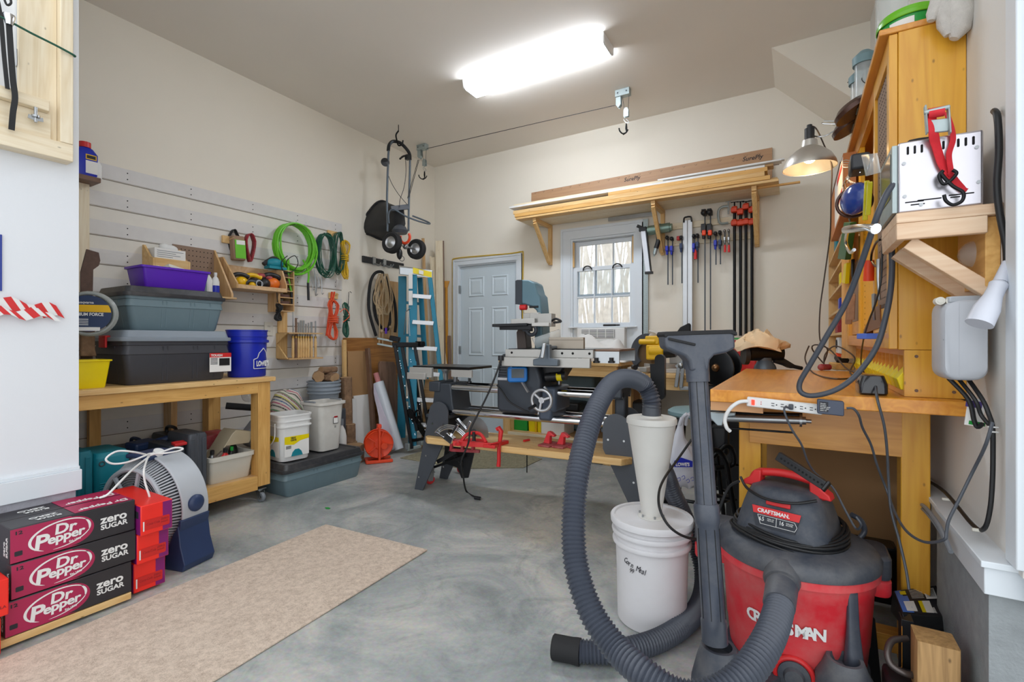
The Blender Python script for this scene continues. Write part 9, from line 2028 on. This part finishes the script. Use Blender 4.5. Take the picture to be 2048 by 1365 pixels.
b=B(); b.mi=0; lquad(b,.02,.04,.97,.96,.0010); b.mi=1; lquad(b,.03,.05,.16,.95,.0016); lquad(b,.16,.3,.25,.95,.0016); b.mi=2; lquad(b,.12,.52,.33,.9,.0022); lquad(b,.62,.1,.86,.46,.0022); lquad(b,.50,.52,.66,.92,.0022); b.mi=3; lquad(b,.42,.52,.50,.92,.0022); lquad(b,.12,.1,.24,.25,.0022)
b.mi=2
for i in range(7):lquad(b,.32,.10+.05*i,.58,.115+.05*i,.0022)
b.mi=4
for i in range(9):lquad(b,.66+.02*i,.14,.668+.02*i,.40,.0028)
part('printed_label',b,[M['ink'],mat('label_blue','#1c6fd0',.4),M['whitep'],M['yellow'],M['ink']],t)
text('WHEEL',.016,lq(.72,.93,.002),(q[1]-q[0])*.0+(q[0]-q[3]),(q[0]-q[1]),M['white'],t,bold=.04); text('DOCK',.016,lq(.88,.93,.002),(q[0]-q[3]),(q[0]-q[1]),M['white'],t,bold=.04)
t=thing('dark_floor_jack','dark jack and steel handle heap beside the timber post','jack',at(1780,1340,D=1.45))
b=B(); b.prism([(-.05,-.30),(.05,-.30),(.02,.0),(-.0,.02)],at(1740,1240,D=1.6),RGT,UP,FWD*.03); part('side_arm',b,M['black'],t,bevel=.006); b=B(); b.box((.10,1.50,.0005),(.24,1.62,.18)); part('base',b,M['black'],t,bevel=.006)
b=B(); b.tube([at(1815,1278,D=1.4),at(1785,1282,D=1.4),at(1775,1305,D=1.38),at(1782,1330,D=1.36),at(1810,1348,D=1.34),at(1835,1352,D=1.34)],.009,10,k=5); part('loop_handle',b,M['steel']if False else mat('worn_steel','#5c5451',.35,.6),t)
b=B(); b.boxc(at(1812,1300,D=1.46),(.03,.05,.20)); b.mi=1; q_=at(1812,1300,D=1.43); b.beam(q_+UP*.07+RGT*-.012,q_-UP*.07+RGT*-.012,.002,.002); b.beam(q_-UP*.05+RGT*-.012,q_-UP*.1-RGT*.04,.002,.002); part('spine',b,[M['black'],mat('amber_line','#d08a28',.5)],t,bevel=.002)
b=B(); b.box((.22,1.62,.0005),(.37,1.80,.19)); solo('black_bin','low black tray under the wheel dock','tray',b,M['black'],bevel=.012)
b=B(); P=[at(1848,950,X=.40),at(1870,990,X=.395),at(1905,1050,X=.395)]
b=B(); b.tube([at(1826,1000,X=.372),at(1850,1015,X=.372),at(1880,1055,X=.372),at(1902,1105,X=.375)],.006,8,k=4); b.tube([at(1828,1008,X=.380),at(1850,1023,X=.372),at(1878,1060,X=.372),at(1900,1102,X=.375)],.005,8,k=4); solo('cable_bundle','dusty cable bundle running under the white ledge','cable',b,M['mgrey'])
for k_,(px2,py2)in enumerate(((1842,955),(1893,1002),(1955,1064))):
    b=B(); q_=at(px2,py2,X=.41); b.boxc(q_+Vector((0,0,.004)),(.022,.008,.008)); solo('cable_clip','white cable clip on the ledge, %s of three'%('furthest','middle','nearest')[k_],'clip',b,M['offw'],bevel=.002)

b=B(); q_=at(650,1016,Z=.002); b.prism([(0,0),(.02,.012),(.045,.008),(.05,-.004),(.025,-.012)],q_,(1,0,0),(0,1,0),(0,0,.003)); solo('green_leaf','tiny green leaf lying on the concrete near the bench caster','leaf',b,M['green'])
random.seed(44)
b=B()
for i in range(60):
    q_=at(1195+random.uniform(-60,70),925+random.uniform(-25,40),Z=.001); a=random.uniform(0,6.28); b.beam(q_+Vector((0,0,.002)),q_+Vector((.02*math.cos(a),.02*math.sin(a),.003)),.004,.002)
solo('wood_shavings','scattered pale wood shavings on the floor under the machine plank','shavings',b,M['lpinex'],kind='stuff')
